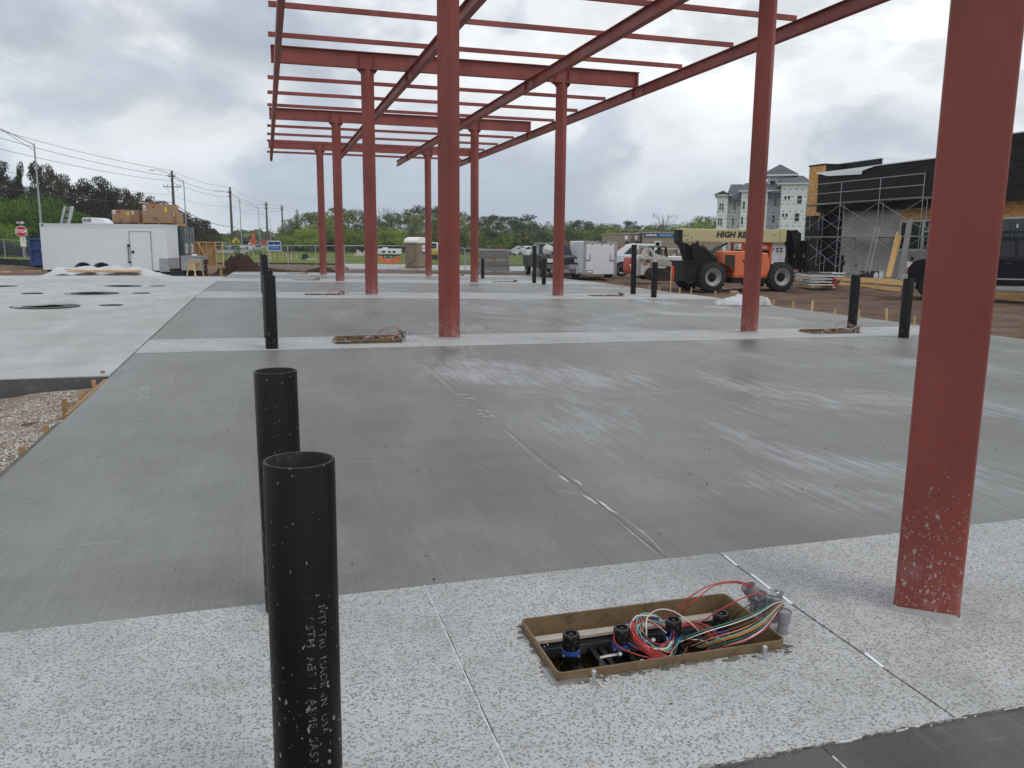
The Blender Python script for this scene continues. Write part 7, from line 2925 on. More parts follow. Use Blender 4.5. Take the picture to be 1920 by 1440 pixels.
mb.each('fender', MAT_ALU, ct2, smooth=0)


def wheel_y(parent, x, y, r, w, rim, side):
    hld = thing('axle', None, None)
    bpy.data.objects.remove(hld)
    t = wheel(parent, x, y, r, w, rim, -1)
    t.rotation_euler = (0, 0, side * -PI / 2)
    return t


for y in (1.5, 2.3):
    for sg in (-1, 1):
        wheel_y(ct2, sg * (h + .02), y, .34, .2, M('white_wheel', (.6, .6, .6), .5), 1 if sg < 0 else -1)
# dark red pickup pulling it, and a dark truck facing the camera
PKB = [(-2.85, .55), (-2.9, .95), (-2.7, 1.12), (-1.35, 1.22), (.95, 1.22), (1.0, 1.16), (2.8, 1.16), (2.85, .65), (2.7, .5), (-2.6, .45)]
PKR = [(-1.3, 1.2), (-.55, 1.80), (-.2, 1.87), (.75, 1.86), (.93, 1.75), (1.0, 1.2)]
PKG = [[(-.95, 1.27), (-.5, 1.70), (-.22, 1.74), (-.2, 1.27)], [(-.08, 1.27), (-.1, 1.75), (.70, 1.74), (.84, 1.3)]]
pl2 = lambda: [('tail_lamp', MAT_TAIL, (2.78, 2.87, -.94, -.78, .85, 1.14)), ('tail_lamp', MAT_TAIL, (2.78, 2.87, .78, .94, .85, 1.14)), ('headlamp', MAT_HEAD, (-2.91, -2.72, -.9, -.6, .82, 1.02)), ('headlamp', MAT_HEAD, (-2.91, -2.72, .6, .9, .82, 1.02)), ('bumper', MAT_CHROME, (2.8, 3.0, -.95, .95, .52, .70)), ('front_bumper', MAT_CHROME, (-3.02, -2.86, -.95, .95, .48, .72)), ('grille', MAT_INK, (-2.93, -2.88, -.58, .58, .74, 1.05))]
bb = B(1064, 52, -.22)
vehicle('red_pickup', 'dark red pickup truck mostly hidden between the red column and the cargo trailer', 'pickup truck', bb, CAMRZ + rad(90 + 7 - 180), PKB, PKR, 1.95, (-1.8, 1.75), paint('dark_red_paint', (.10, .012, .012)), PKG, r=.40, lights=pl2())
vehicle('grey_pickup', 'dark truck with a pale bumper facing the camera, left of the tall red column', 'pickup truck', B(1032, 47, -.22), CAMRZ + rad(90 + 12), PKB, PKR, 1.95, (-1.8, 1.75), paint('charcoal_paint', (.04, .042, .045)), PKG, r=.42, lights=pl2())
vehicle('white_pickup', 'white pickup truck behind the cargo trailer, with its front wheel showing', 'pickup truck', B(1196, 47.5, -.22), CAMRZ + rad(2), PKB, PKR, 1.95, (-1.05, 1.9), paint('white_truck_paint', (.66, .68, .70)), PKG, r=.40, lights=pl2())
q = Loc(1025, 46, -.2)
mx_ = cthing('drum_mixer', 'small mixer with a pale round drum, beside the dark truck', 'mixer', 1024, 44.5, -.2)
mb = MB()
mb.lathe([(.08, 0), (.24, .12), (.30, .34), (.22, .54), (.16, .60)], 16, (0, .2, 1.15), (.35, 0, 1))
mb.build('drum', M('pale_drum', (.55, .55, .53), .6, var=.2), mx_)
mb = MB()
mb.bar((-.3, .2, 0), (0, .2, 1.2), .06, .06)
mb.bar((.3, .2, 0), (.05, .2, 1.2), .06, .06)
mb.bar((-.3, .25, .4), (.3, .25, .4), .05, .05)
mb.b(-.35, .05, .0, .4, .45, .9)
mb.each('stand', MAT_MBLK, mx_, smooth=0)

# ------------------------------------------------------------------ site office
OD = 76
q = Loc(1205, OD, -.3)
MAT_BEIGE = M('beige_siding', (.30, .245, .195), .7, var=.06, scale=.8, dirt=(.25, .20, .155), dirt_amt=.3)
MAT_BEIGED = M('beige_trim', (.36, .31, .26), .7, var=.06)
of = cthing('site_office', 'beige site office cabin with a blue banner under its roof edge', 'site office', 1205, OD, -.3, rad(-3))
zt = q.z(1205, 437)
L_ = q.x(1352)
mb = MB()
mb.b(0, L_, 0, 9, .5, zt)
mb.build('wall', MAT_BEIGE, of, smooth=0)
mb = MB()
mb.b(-.12, L_ + .1, -.10, 9.1, zt, zt + .12)
mb.build('roof', MAT_BEIGED, of, smooth=0)
mb = MB()
mb.b(0, L_, -.03, -.002, zt - .84, zt - .78)
mb.b(0, L_, -.03, -.002, .48, .60)
mb.b(-.02, .08, -.03, -.001, .6, zt - .85)
mb.each('trim_board', MAT_BEIGED, of, smooth=0)
mb = MB()
mb.b(.05, L_ - .05, .1, 8.9, .0, .48)
mb.build('skirting', M('dark_skirting', (.07, .065, .06), .8), of, smooth=0)


def window(parent, x0, x1, z0, z1, y, frame=MAT_SIGNW, bar_=True, fw=.09, d_=.05):
    mb = MB()
    mb.b(x0 - fw, x0, y - d_, y, z0 - fw, z1 + fw)
    mb.b(x1, x1 + fw, y - d_, y, z0 - fw, z1 + fw)
    mb.b(x0, x1, y - d_, y, z1, z1 + fw)
    mb.b(x0, x1, y - d_, y, z0 - fw, z0)
    if bar_:
        mb.b(x0, x1, y - d_ * .8, y, (z0 + z1) / 2 - .03, (z0 + z1) / 2 + .03)
    f = mb.build('window', frame, parent, smooth=0)
    mb = MB()
    mb.b(x0, x1, y - d_ * .45, y - .004, z0, z1)
    mb.build('pane', MAT_GLASS, f, smooth=0)
    return f


Zo = lambda py: q.z(1205, py)
for a, b, y0, y1 in ((1228.5, 1236.5, 453.5, 464), (1273, 1281, 461, 472), (1232, 1236, 468, 473)):
    window(of, q.x(a), q.x(b), Zo(y1), Zo(y0), -.002, bar_=False)
mb = MB()
mb.b(q.x(1207.5), q.x(1290), -.075, -.05, Zo(444), Zo(437.2))
bn = mb.build('banner', M('banner_blue', (.018, .07, .27), .5, var=.1), of, smooth=0)
mb = MB()
mb.b(q.x(1232), q.x(1260), -.08, -.076, Zo(443.7), Zo(437.5))
mb.build('light_blue_field', M('banner_light_blue', (.02, .15, .40), .5), bn, smooth=0)
text('banner_lettering', 'LandSouth', .30, MAT_SIGNW, bn, face_T((q.x(1220), -.082, Zo(440.5)), (1, 0, 0), (0, 0, 1)), bold=.010, sx=.78)
text('banner_subtitle', 'Construction', .20, MAT_SIGNW, bn, face_T((q.x(1246), -.084, Zo(440.5)), (1, 0, 0), (0, 0, 1)), sx=.95)
text('banner_lettering', 'LandSouth', .30, MAT_SIGNW, bn, face_T((q.x(1272), -.082, Zo(440.5)), (1, 0, 0), (0, 0, 1)), bold=.010, sx=.78)
e2 = cthing('office_annex', 'beige end block of the site office, carrying two grey wall units', 'site office', 1186, OD + 1.2, -.3, rad(8))
q2 = Loc(1186, OD + 1.2, -.3)
zt2 = q2.z(1186, 438.5)
mb = MB()
mb.b(q2.x(1167.5), q2.x(1207), 0, 8, .4, zt2)
mb.build('wall', MAT_BEIGE, e2, smooth=0)
mb = MB()
mb.b(q2.x(1166.5), q2.x(1207), -.08, 8.1, zt2, zt2 + .1)
mb.build('roof', MAT_BEIGED, e2, smooth=0)
for a, b in ((1168, 1178), (1187, 1197.5)):
    mb = MB()
    mb.b(q2.x(a), q2.x(b), -.45, 0, q2.z(1186, 460), q2.z(1186, 441))
    un = mb.build('wall_unit', M('grey_beige_unit', (.27, .25, .22), .6, var=.1), e2, smooth=0)
    mb = MB()
    mb.b(q2.x(a + .8), q2.x(a + 5.5), -.46, -.45, q2.z(1186, 449), q2.z(1186, 442.5))
    mb.build('white_panel', MAT_SIGNW, un, smooth=0)
    mb = MB()
    mb.b(q2.x(a + 1), q2.x(b - 1), -.46, -.45, q2.z(1186, 459), q2.z(1186, 452))
    mb.build('unit_grille', M('dark_grille', (.06, .06, .055), .7), un, smooth=0)
q = Loc(1176, 70, -.3)
rb = cthing('red_railing', 'red steel rail on posts behind the white pickup truck', 'railing', 1176, 70, -.3)
mb = MB()
mb.b(q.x(1152), q.x(1206), 0, .12, q.z(1176, 466), q.z(1176, 463))
mb.build('rail', MAT_REDP, rb, smooth=0)
mb = MB()
for px in (1154, 1166, 1192, 1204):
    mb.b(q.x(px) - .05, q.x(px) + .05, .02, .1, 0, q.z(1176, 466))
mb.each('post', MAT_TAN, rb, smooth=0)
q = Loc(1256, 60, -.3)
cart = cthing('golf_cart', 'small cream golf cart with a roof, in front of the site office', 'golf cart', 1256, 62, -.3)
MAT_CREAM = M('cream_cart', (.55, .50, .42), .5, var=.1)
mb = MB()
mb.b(-.5, .55, -.5, .5, .3, .75)
mb.build('body', MAT_CREAM, cart, smooth=0, bevel=.08)
mb = MB()
mb.b(-.55, .55, -.55, .55, 1.55, 1.63)
mb.build('roof', MAT_CREAM, cart, smooth=0, bevel=.03)
mb = MB()
for x in (-.45, .45):
    for y in (-.45, .45):
        mb.b(x - .025, x + .025, y - .025, y + .025, .7, 1.55)
mb.each('roof_post', MAT_MBLK, cart, smooth=0)
mb = MB()
mb.b(-.1, .4, -.4, .4, .75, .95)
mb.b(.3, .42, -.4, .4, .9, 1.25)
mb.each('seat', MAT_SIGNW, cart, smooth=0, bevel=.03)
for x in (-.35, .38):
    for y, sd in ((-.42, -1), (.42, 1)):
        wheel(cart, x, y, .22, .16, MAT_RIM, sd)

# ------------------------------------------------------------------ apartment block in house wrap


def wrap_mat():
    m, n = newmat('white_house_wrap')
    o = n.obj()
    x, y, z = n.sep(o)
    u = n.math('ADD', x, y)
    r1 = n.math('FRACT', n.math('DIVIDE', z, 1.36))
    rowi = n.math('FLOOR', n.math('DIVIDE', z, 1.36))
    off_ = n.math('MULTIPLY', n.math('FRACT', n.math('MULTIPLY', rowi, .37)), 1.1)
    f1 = n.math('FRACT', n.math('DIVIDE', n.math('ADD', u, off_), 1.12))
    cmb = n.n('ShaderNodeCombineXYZ')
    n.link(u, cmb.inputs[0])
    n.link(z, cmb.inputs[1])
    gn = n.noise(n.scale(cmb.outputs[0], (7, 9, 0)), 1, 2, .5)
    logo = n.math('MULTIPLY', n.math('MULTIPLY', n.step(f1, .08, .10), n.step(f1, .58, .56)), n.math('MULTIPLY', n.step(r1, .10, .12), n.step(r1, .30, .28)))
    logo = n.math('MULTIPLY', logo, n.step(gn, .44, .50))
    fine_ = n.math('MULTIPLY', n.math('MULTIPLY', n.step(f1, .15, .2), n.step(f1, .9, .85)), n.math('MULTIPLY', n.step(r1, .55, .57), n.step(r1, .70, .68)))
    fine_ = n.math('MULTIPLY', fine_, n.math('MULTIPLY', n.step(n.noise(n.scale(cmb.outputs[0], (16, 14, 0)), 1, 2, .5), .45, .5), .45))
    v = n.noise(o, .5, 4, .6)
    c = n.mix(v, (.66, .67, .70), (.80, .81, .83))
    c = n.mix(n.math('MULTIPLY', n.math('MAXIMUM', logo, fine_), .8), c, (.06, .065, .075))
    n.out(c, .6, 0, None, .2)
    return m


MAT_WRAP = wrap_mat()
MAT_SHING = M('slate_shingle', (.075, .085, .095), .85, var=.15, scale=.6)
AD = 160
q = Loc(1420, AD, -.3)
ap = cthing('apartment_block', 'unfinished apartment block in printed white house wrap with grey roofs', 'building', 1420, AD, -.3, rad(-16.5))
Za = lambda py, px=1420: q.z(px, py)
Xa = lambda px: q.x(px) * .957


def mass(px0, px1, y_eave, d0, d1, roof=None, over=.6, hip=.0):
    mb = MB()
    mb.b(Xa(px0), Xa(px1), d0, d1, 0, Za(y_eave))
    w_ = mb.build('wall', MAT_WRAP, ap, smooth=0)
    x0, x1, z0 = Xa(px0) - over, Xa(px1) + over, Za(y_eave)
    mb = MB()
    mb.b(x0, x1, d0 - over, d1 + over, z0 + .005, z0 + .22)
    mb.build('fascia', M('white_fascia', (.66, .67, .68), .6), ap, smooth=0)
    if roof:
        zr = D(1420, roof, AD + (d0 + d1) / 2).z + .9
        mb = MB()
        dd = (d1 - d0) / 2 * hip
        xm0, xm1 = x0 + (x1 - x0) * .5 * hip, x1 - (x1 - x0) * .5 * hip
        ym = (d0 + d1) / 2
        mb.add([(x0, d0 - over, z0 + .225), (x1, d0 - over, z0 + .225), (x1, d1 + over, z0 + .225), (x0, d1 + over, z0 + .225), (xm0, ym, zr), (xm1, ym, zr)], [(0, 1, 5, 4), (1, 2, 5), (2, 3, 4, 5), (3, 0, 4)])
        mb.build('roof', MAT_SHING, ap, smooth=0)
    return w_


w1 = mass(1341, 1361, 366.5, 0, 16, None)
w2 = mass(1361, 1386, 373.5, 2.5, 18, 351, hip=.35)
w3 = mass(1385.5, 1434, 359.5, -.5, 17, 349, hip=.35)
w4 = mass(1434, 1459, 357, 3, 18, 340, hip=.3)
w5 = mass(1458, 1508, 347.5, -2, 16, 336.5, hip=.5)
# gable at the left end
mb = MB()
x0, x1, z0, zr = Xa(1336.5), Xa(1364), Za(366.5) + .33, Za(357)
xm = (Xa(1341) + Xa(1361)) / 2
mb.prism([(Xa(1341), z0), (Xa(1361), z0), (xm, zr - .5)], 'y', 0, .2)
mb.build('gable', MAT_WRAP, ap, smooth=0)
mb = MB()
mb.add([(x0, -.7, z0), (xm, -.7, zr), (xm, 16, zr), (x0, 16, z0), (x0, -.7, z0 - .3), (xm, -.7, zr - .3)], [(0, 1, 2, 3), (0, 4, 5, 1)])
mb.add([(x1, -.7, z0), (xm, -.7, zr), (xm, 16, zr), (x1, 16, z0), (x1, -.7, z0 - .3), (xm, -.7, zr - .3)], [(0, 3, 2, 1), (0, 1, 5, 4)])
mb.each('roof', MAT_SHING, ap, smooth=0)
# small pent roofs
for a, b, y0, y1, d_ in ((1362, 1386, 374, 366, 2.4), (1434, 1459, 366.5, 359.5, 2.9)):
    mb = MB()
    mb.add([(Xa(a), d_ - 1.6, Za(y0)), (Xa(b), d_ - 1.6, Za(y0)), (Xa(b), d_ + .2, Za(y1)), (Xa(a), d_ + .2, Za(y1)), (Xa(a), d_ - 1.6, Za(y0) - .3), (Xa(b), d_ - 1.6, Za(y0) - .3)], [(0, 1, 2, 3), (0, 4, 5, 1)])
    mb.build('pent_roof', MAT_SHING, ap, smooth=0)
# lookout tower with open bays
tx0, tx1, td0, td1 = Xa(1433), Xa(1476.5), 6, 10.5
zb_, zt_ = Za(350), Za(326.5)
mb = MB()
for (a, b) in ((tx0, Xa(1437)), (Xa(1447.5), Xa(1454)), (Xa(1464), tx1)):
    for y in (td0, td1 - .3):
        mb.b(a, b, y, y + .3, Za(345), Za(334.5))
for y in (td0, td1 - .3):
    mb.b(tx0, tx1, y, y + .3, Za(334.5), zt_)
    mb.b(tx0, tx1, y, y + .3, zb_, Za(345))
for x in (tx0, tx1 - .3):
    mb.b(x + .01, x + .29, td0 + .3, td1 - .3, zb_, Za(341))
    mb.b(x + .01, x + .29, td0 + .3, td1 - .3, Za(331), zt_)
mb.each('tower_wall', MAT_WRAP, ap, smooth=0)
mb = MB()
ov = 1.3
zz = zt_ + .02
mb.b(tx0 - ov, tx1 + ov, td0 - ov, td1 + ov, zz, zz + .32)
mb.build('tower_fascia', M('white_fascia', None), ap, smooth=0)
mb = MB()
ax_, ay_ = (tx0 + tx1) / 2, (td0 + td1) / 2
mb.add([(tx0 - ov, td0 - ov, zz + .325), (tx1 + ov, td0 - ov, zz + .325), (tx1 + ov, td1 + ov, zz + .325), (tx0 - ov, td1 + ov, zz + .325), (ax_, ay_, D(1456, 309, AD + ay_).z + .3)], [(0, 1, 4), (1, 2, 4), (2, 3, 4), (3, 0, 4)])
mb.build('tower_roof', MAT_SHING, ap, smooth=0)
mb = MB()
mb.b(tx0 + .5, tx1 - .5, td0 + .6, td1 - .6, zb_, zb_ + .1)
mb.build('tower_floor', M('raw_brown_framing', (.12, .075, .05), .9), ap, smooth=0)
for (a, b, y0, y1, d_) in ((1345.3, 1348.4, 380, 393.5, 0), (1350, 1353.2, 380, 393.5, 0), (1372.3, 1375.7, 379, 393, 2.5), (1389, 1393, 377, 391.5, -.5), (1446.5, 1450.8, 372.5, 386.5, 3), (1464.3, 1468.3, 368.3, 374.7, -2), (1470.3, 1474.7, 368.3, 374.7, -2), (1487.5, 1495.8, 367.8, 382.8, -2),
                        (1343.8, 1347, 408.5, 421.5, 0), (1348.4, 1351.8, 408.5, 421.5, 0), (1371, 1374.2, 408, 421.5, 2.5), (1387.5, 1391.3, 406.5, 420.5, -.5), (1444.8, 1449, 404, 418, 3), (1462.3, 1466, 400.5, 407, -2), (1468.3, 1472.5, 400.5, 407, -2), (1485, 1493.3, 400.5, 415.5, -2),
                        (1343, 1346, 436, 449, 0), (1370, 1373.5, 436, 449, 2.5), (1458, 1462, 465, 472, -2), (1463.5, 1467.5, 465, 472, -2), (1480.5, 1487, 465, 479, -2), (1484, 1492, 432, 447, -2), (1461, 1465, 432, 438.5, -2), (1443, 1447.3, 436, 450, 3)):
    zf = D((a + b) / 2, y0, AD + d_).z + .3, D((a + b) / 2, y1, AD + d_).z + .3
    kx = (AD + d_) / FPX
    c0, c1 = (a - 1420) * kx * .957, (b - 1420) * kx * .957
    c0, c1 = min(c0, c1), max(c0, c1)
    window(ap, c0, c1, zf[1], zf[0], d_ - .003, fw=.10, d_=.08, bar_=(y1 - y0) > 9)
remember(ap)
q = Loc(1482, 66, -.3)
shd = cthing('white_shed', 'small white wrapped shed with windows below the telehandler boom end, before the apartment block', 'shed', 1482, 66, -.3, rad(-16))
mb = MB()
mb.b(q.x(1450), q.x(1516), 0, 4, 0, q.z(1482, 457))
mb.build('wall', MAT_WRAP, shd, smooth=0)
mb = MB()
mb.prism([(q.x(1447), q.z(1482, 457)), (q.x(1519), q.z(1482, 457)), (q.x(1516), q.z(1482, 453)), (q.x(1450), q.z(1482, 453))], 'y', -.3, 4.2)
mb.build('roof', M('tan_roof_board', (.42, .33, .22), .8), shd, smooth=0)
for a, b, y0, y1 in ((1457, 1462.5, 465, 473), (1464, 1469, 465, 473), (1481, 1488, 465, 482)):
    window(shd, q.x(a), q.x(b), q.z(1482, y1), q.z(1482, y0), -.003)
# ------------------------------------------------------------------ commercial building under construction
FX = 33.8          # the facade plane


def Q(px, py, X=FX):
    p = XP(px, py, X)
    return p.y, p.z


def cmu_mat():
    m, n = newmat('grey_block_wall')
    o = n.obj()
    x, y, z = n.sep(o)
    cmb = n.n('ShaderNodeCombineXYZ')
    n.link(n.math('ADD', y, x), cmb.inputs[0])
    n.link(z, cmb.inputs[1])
    b = n.n('ShaderNodeTexBrick')
    n.link(cmb.outputs[0], b.inputs['Vector'])
    b.inputs['Scale'].default_value = 1.0
    b.inputs['Brick Width'].default_value = .40
    b.inputs['Row Height'].default_value = .20
    b.inputs['Mortar Size'].default_value = .006
    b.inputs['Color1'].default_value = (.40, .385, .37, 1)
    b.inputs['Color2'].default_value = (.46, .445, .425, 1)
    b.inputs['Mortar'].default_value = (.23, .225, .215, 1)
    v = n.noise(o, .8, 6, .65)
    w = n.step(n.noise(o, .55, 4, .5), .58, .74)
    c = n.mix(.45, b.outputs[0], n.ramp(v, (.3, (.30, .29, .275)), (.7, (.52, .505, .485))))
    c = n.mix(n.math('MULTIPLY', w, .35), c, (.52, .51, .50))
    n.out(c, .9, 0, n.bump(b.outputs[1], -.3, .01), .2)
    return m


def felt_mat():
    m, n = newmat('black_building_felt')
    o = n.obj()
    x, y, z = n.sep(o)
    f = n.noise(n.scale(o, (1, .8, 2.6)), 1.0, 6, .65, .9)
    g = n.noise(n.scale(o, (1, 1.6, 5.5)), 1.0, 5, .6, .8)
    lap = n.step(n.math('ABSOLUTE', n.math('SUBTRACT', n.math('FRACT', n.math('DIVIDE', n.math('ADD', z, n.math('MULTIPLY', f, .08)), .92)), .5)), .03, .0)
    c = n.ramp(f, (.3, (.007, .0068, .0066)), (.7, (.022, .021, .020)))
    c = n.mix(n.math('MULTIPLY', lap, .4), c, (.05, .048, .045))
    h = n.math('ADD', n.math('MULTIPLY', f, 1.4), n.math('MULTIPLY', g, .8))
    n.out(c, .62, 0, n.bump(h, 1.0, .16), .18)
    return m


def osb_mat():
    m, n = newmat('oriented_strand_board')
    o = n.obj()
    v = n.voro(n.scale(o, (9, 9, 16)), 1.0, out='Color')
    r = n.sep(v)
    f = n.noise(o, 1.6, 5, .6)
    c = n.ramp(n.math('ADD', n.math('MULTIPLY', r[0], .6), n.math('MULTIPLY', f, .45)), (.2, (.36, .17, .045)), (.5, (.60, .32, .095)), (.85, (.74, .45, .17)))
    n.out(c, .8, 0, None, .25)
    return m


MAT_CMU, MAT_FELT, MAT_OSB = cmu_mat(), felt_mat(), osb_mat()
MAT_MEMB = M('white_membrane', (.74, .76, .78), .5, var=.05)
yF, _ = Q(1506, 460)
B0 = Vector((FX, 36, 0))
cb_ = thing('commercial_building', 'low commercial building wrapped in black felt, with raw chipboard and grey block walls', 'building', B0)
off = -B0


def bp(name, mat, X0, X1, y0, y1, z0, z1, parent=None, **kw):
    mb = MB()
    mb.b(X0, X1, min(y0, y1), max(y0, y1), z0, z1)
    par = parent or cb_
    return mb.build(name, mat, par, smooth=0, loc=off if par is cb_ else None, **kw)


ZB = -.06
y1577, y1685, y1530, y1553, y1570 = Q(1577, 450)[0], Q(1686, 450)[0], Q(1533, 450)[0], Q(1553, 450)[0], Q(1569, 450)[0]
y1752, y1895, yN = Q(1752, 450)[0], Q(1893, 450)[0], 2.0
z_fb, z_ft = Q(1660, 392)[1], Q(1700, 304, FX - .9)[1]
z_h = Q(1715, 413)[1]
z_s = Q(1715, 472)[1]
zlow = z_fb + .45
bp('block_wall', MAT_CMU, FX, FX + .3, y1577, y1685, ZB, zlow)
bp('block_wall', MAT_CMU, FX, FX + .3, y1685 - .002, yN, ZB, z_s)
bp('felt_wall', MAT_FELT, FX - .01, FX + .3, y1530 + 1.4, y1570, ZB, zlow)
bp('felt_wall', MAT_FELT, FX - .01, FX + .3, y1553, y1577, Q(1560, 398)[1], zlow)
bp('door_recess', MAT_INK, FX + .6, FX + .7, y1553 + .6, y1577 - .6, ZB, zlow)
bp('white_door_jamb', MAT_SIGNW, FX - .03, FX - .012, Q(1548, 450)[0], Q(1549, 450)[0], ZB, Q(1548, 482)[1])
bp('header_board', MAT_OSB, FX - .02, FX + .28, y1685, yN, z_h, zlow)
# chipboard sheets of the far corner tower
zc0, zc1 = Q(1520, 405, FX - .5)[1], Q(1510, 314, FX - .5)[1]
ya, yb = Q(1508, 460, FX - .5)[0], Q(1535, 460, FX - .5)[0]
n_sh = 4
for i in range(n_sh):
    z0_, z1_ = zc0 + (zc1 - zc0) * i / n_sh, zc0 + (zc1 - zc0) * (i + 1) / n_sh - .012
    bp('chipboard_sheet', MAT_OSB, FX - .5, FX - .47 + .004 * (i % 2), ya, yb, z0_, z1_)
    bp('chipboard_sheet', MAT_OSB, FX - .46, FX + 5, ya - .02 + .004 * (i % 2), ya, z0_, z1_)
bp('corner_block', MAT_FELT, FX - .46, FX + 2, ya - .03, yb, ZB, zc1 - .03)
bp('corner_cap', MAT_FELT, FX - .55, FX + 5, ya + .05, yb - .05, zc1, zc1 + .08)
yc = Q(1549, 300, FX - .3)[0]
bp('chipboard_sheet', MAT_OSB, FX - .44, FX - .40, yb - .02, yc, Q(1540, 330, FX - .5)[1], zc1)
# upper parapet behind
yp0, yp1 = Q(1549, 300, FX + .9)[0], Q(1655, 300, FX + .9)[0]
zp = Q(1600, 304, FX + .9)[1]
bp('upper_parapet', MAT_FELT, FX + .9, FX + 1.1, yp0, yp1, z_ft - .6, zp)
bp('parapet_edge', MAT_MEMB, FX + .88, FX + 6, yp1 - .12, yp1, z_ft - .6, zp + .02)
bp('parapet_edge', MAT_MEMB, FX + .87, FX + 1.12, yp0, yp1, zp, zp + .04)
# long felt fascia overhanging the wall, with a sagging lower edge
mb = MB()
ny, nz = 60, 14
y_a, y_b = Q(1535, 320, FX - .9)[0], Q(1800, 320, FX - .9)[0]
from mathutils import noise as mnz
vs = []
for j in range(nz + 1):
    for i in range(ny + 1):
        y = y_a + (y_b - y_a) * i / ny
        t = j / nz
        z = z_fb - .05 + (z_ft - z_fb + .05) * t
        bl = .10 * mnz.noise(Vector((y * .55, z * 1.3, 2))) + .05 * mnz.noise(Vector((y * 1.6, z * 3, 7)))
        vs.append((FX - .9 - max(0, bl) * math.sin(PI * t) + .05 * (1 - t), y, z))
mb.add(vs, [(j * (ny + 1) + i, j * (ny + 1) + i + 1, (j + 1) * (ny + 1) + i + 1, (j + 1) * (ny + 1) + i) for j in range(nz) for i in range(ny)])
mb.build('felt_fascia', MAT_FELT, cb_, smooth=180, loc=off)
bp('fascia_core', MAT_FELT, FX - .78, FX + .25, y_a - .1, y_b + .1, zlow + .003, z_ft - .02)
bp('soffit', MAT_FELT, FX - .84, FX - .02, y_a - .1, y_b + .1, z_fb - .04, z_fb + .02)
bp('fascia_end', MAT_OSB, FX - .86, FX - .5, y_a, y_a + .02, z_fb, z_ft)
mb = MB()
yw = Q(1640, 320, FX - .9)[0]
pts = [(y_a + .1, .0), (y_a - 1.0, -.25), (y_a - 4, -.38), ((y_a + yw) / 2, -.24), (yw + 1, -.2), (yw, -.02)]
top = [(FX - .93, y, z_ft + .03) for y, _ in pts]
bot = [(FX - .985, y, z_ft + d_) for y, d_ in pts]
k = len(pts)
mb.add(top + bot, [(i, i + 1, k + i + 1, k + i) for i in range(k - 1)])
mb.add([(FX - .93, pts[0][0], z_ft + .031), (FX - .93, pts[-1][0], z_ft + .031), (FX + 1, pts[-1][0], z_ft + .031), (FX + 1, pts[0][0], z_ft + .031)], [(0, 1, 2, 3)])
mb.each('membrane_flap', MAT_MEMB, cb_, smooth=0, loc=off)
bp('roof_edge', MAT_MEMB, FX - .95, FX - .7, yw, y_b, z_ft + .002, z_ft + .05)
# nearer, taller fascia on the right
zr_t, zr_b = Q(1898, 251, FX - .9)[1], Q(1905, 376, FX - .9)[1]
bp('felt_fascia_near', MAT_FELT, FX - .9, FX - .6, y_b, yN - 6, zr_b, zr_t)
bp('fascia_top_edge', MAT_MEMB, FX - .92, FX - .58, y_b, yN - 6, zr_t, zr_t + .05)
bp('header_board_near', MAT_OSB, FX - .06, FX - .022, y_b, yN, z_h, zr_b + .3)
bp('roof', MAT_MEMB, FX + .3, FX + 14, yN - 6, ya - .1, z_ft - .5, z_ft - .4)
# shop windows: frame posts, rails, panes
zw0, zw1 = z_s + .06, z_h
ypos = [y1685 - .05]
while ypos[-1] > 10:
    ypos.append(ypos[-1] - 1.62)
wfm = M('white_window_frame', (.62, .63, .63), .5)
mb = MB()
mb.b(FX - .09, FX + .06, ypos[-1], ypos[0] + .05, z_s, z_s + .10)
sl = mb.build('window_sill', wfm, cb_, smooth=0, loc=off)
for a, b in zip(ypos, ypos[1:]):
    mb = MB()
    mb.b(FX - .03, FX + .06, a - .05, a + .05, zw0 + .04, zw1)
    mb.b(FX - .03, FX + .06, b + .05, a - .05, zw1 - .08, zw1)
    mb.b(FX - .03, FX + .06, b + .05, a - .05, zw0 + .041, zw0 + .10)
    f = mb.build('window', wfm, cb_, smooth=0, loc=off)
    mb = MB()
    mb.b(FX + .0, FX + .02, b + .05, a - .05, zw0 + .10, zw1 - .08)
    pn = mb.build('pane', M('green_black_glass', (.012, .02, .016), .07, spec=.7), f, smooth=0)
yst = Q(1906, 424)[0]
bp('glass_sticker', MAT_SIGNW, FX - .004, FX - .002, yst, yst - .10, Q(1906, 427)[1], Q(1906, 420)[1])
# concrete floor edge of the building
o = MB()
o.b(31.0, FX + .5, yN, ya + .3, -.5, ZB - .004)
tag(o.build('building_slab', MAT_PAD, None, smooth=0), kind='structure')
# a few wall details: openings and a pipe
mb = MB()
for px, y0, y1, w_ in ((1580.5, 487, 497, .35), (1605, 495, 499, .14)):
    yy, z0_ = Q(px, y1)
    z1_ = Q(px, y0)[1]
    mb.b(FX - .012, FX - .002, yy - w_ / 2, yy + w_ / 2, z0_, z1_)
mb.each('wall_opening', MAT_INK, cb_, smooth=0, loc=off)

# ------------------------------------------------------------------ scaffold
SX = 32.1
S0 = Vector((SX, 38, ZB))
sc = thing('scaffold', 'three bay tube scaffold with two plank decks along the black felt wall', 'scaffold', S0)
so = -S0


def QS(px, py):
    p = XP(px, py, SX)
    return p.y, p.z


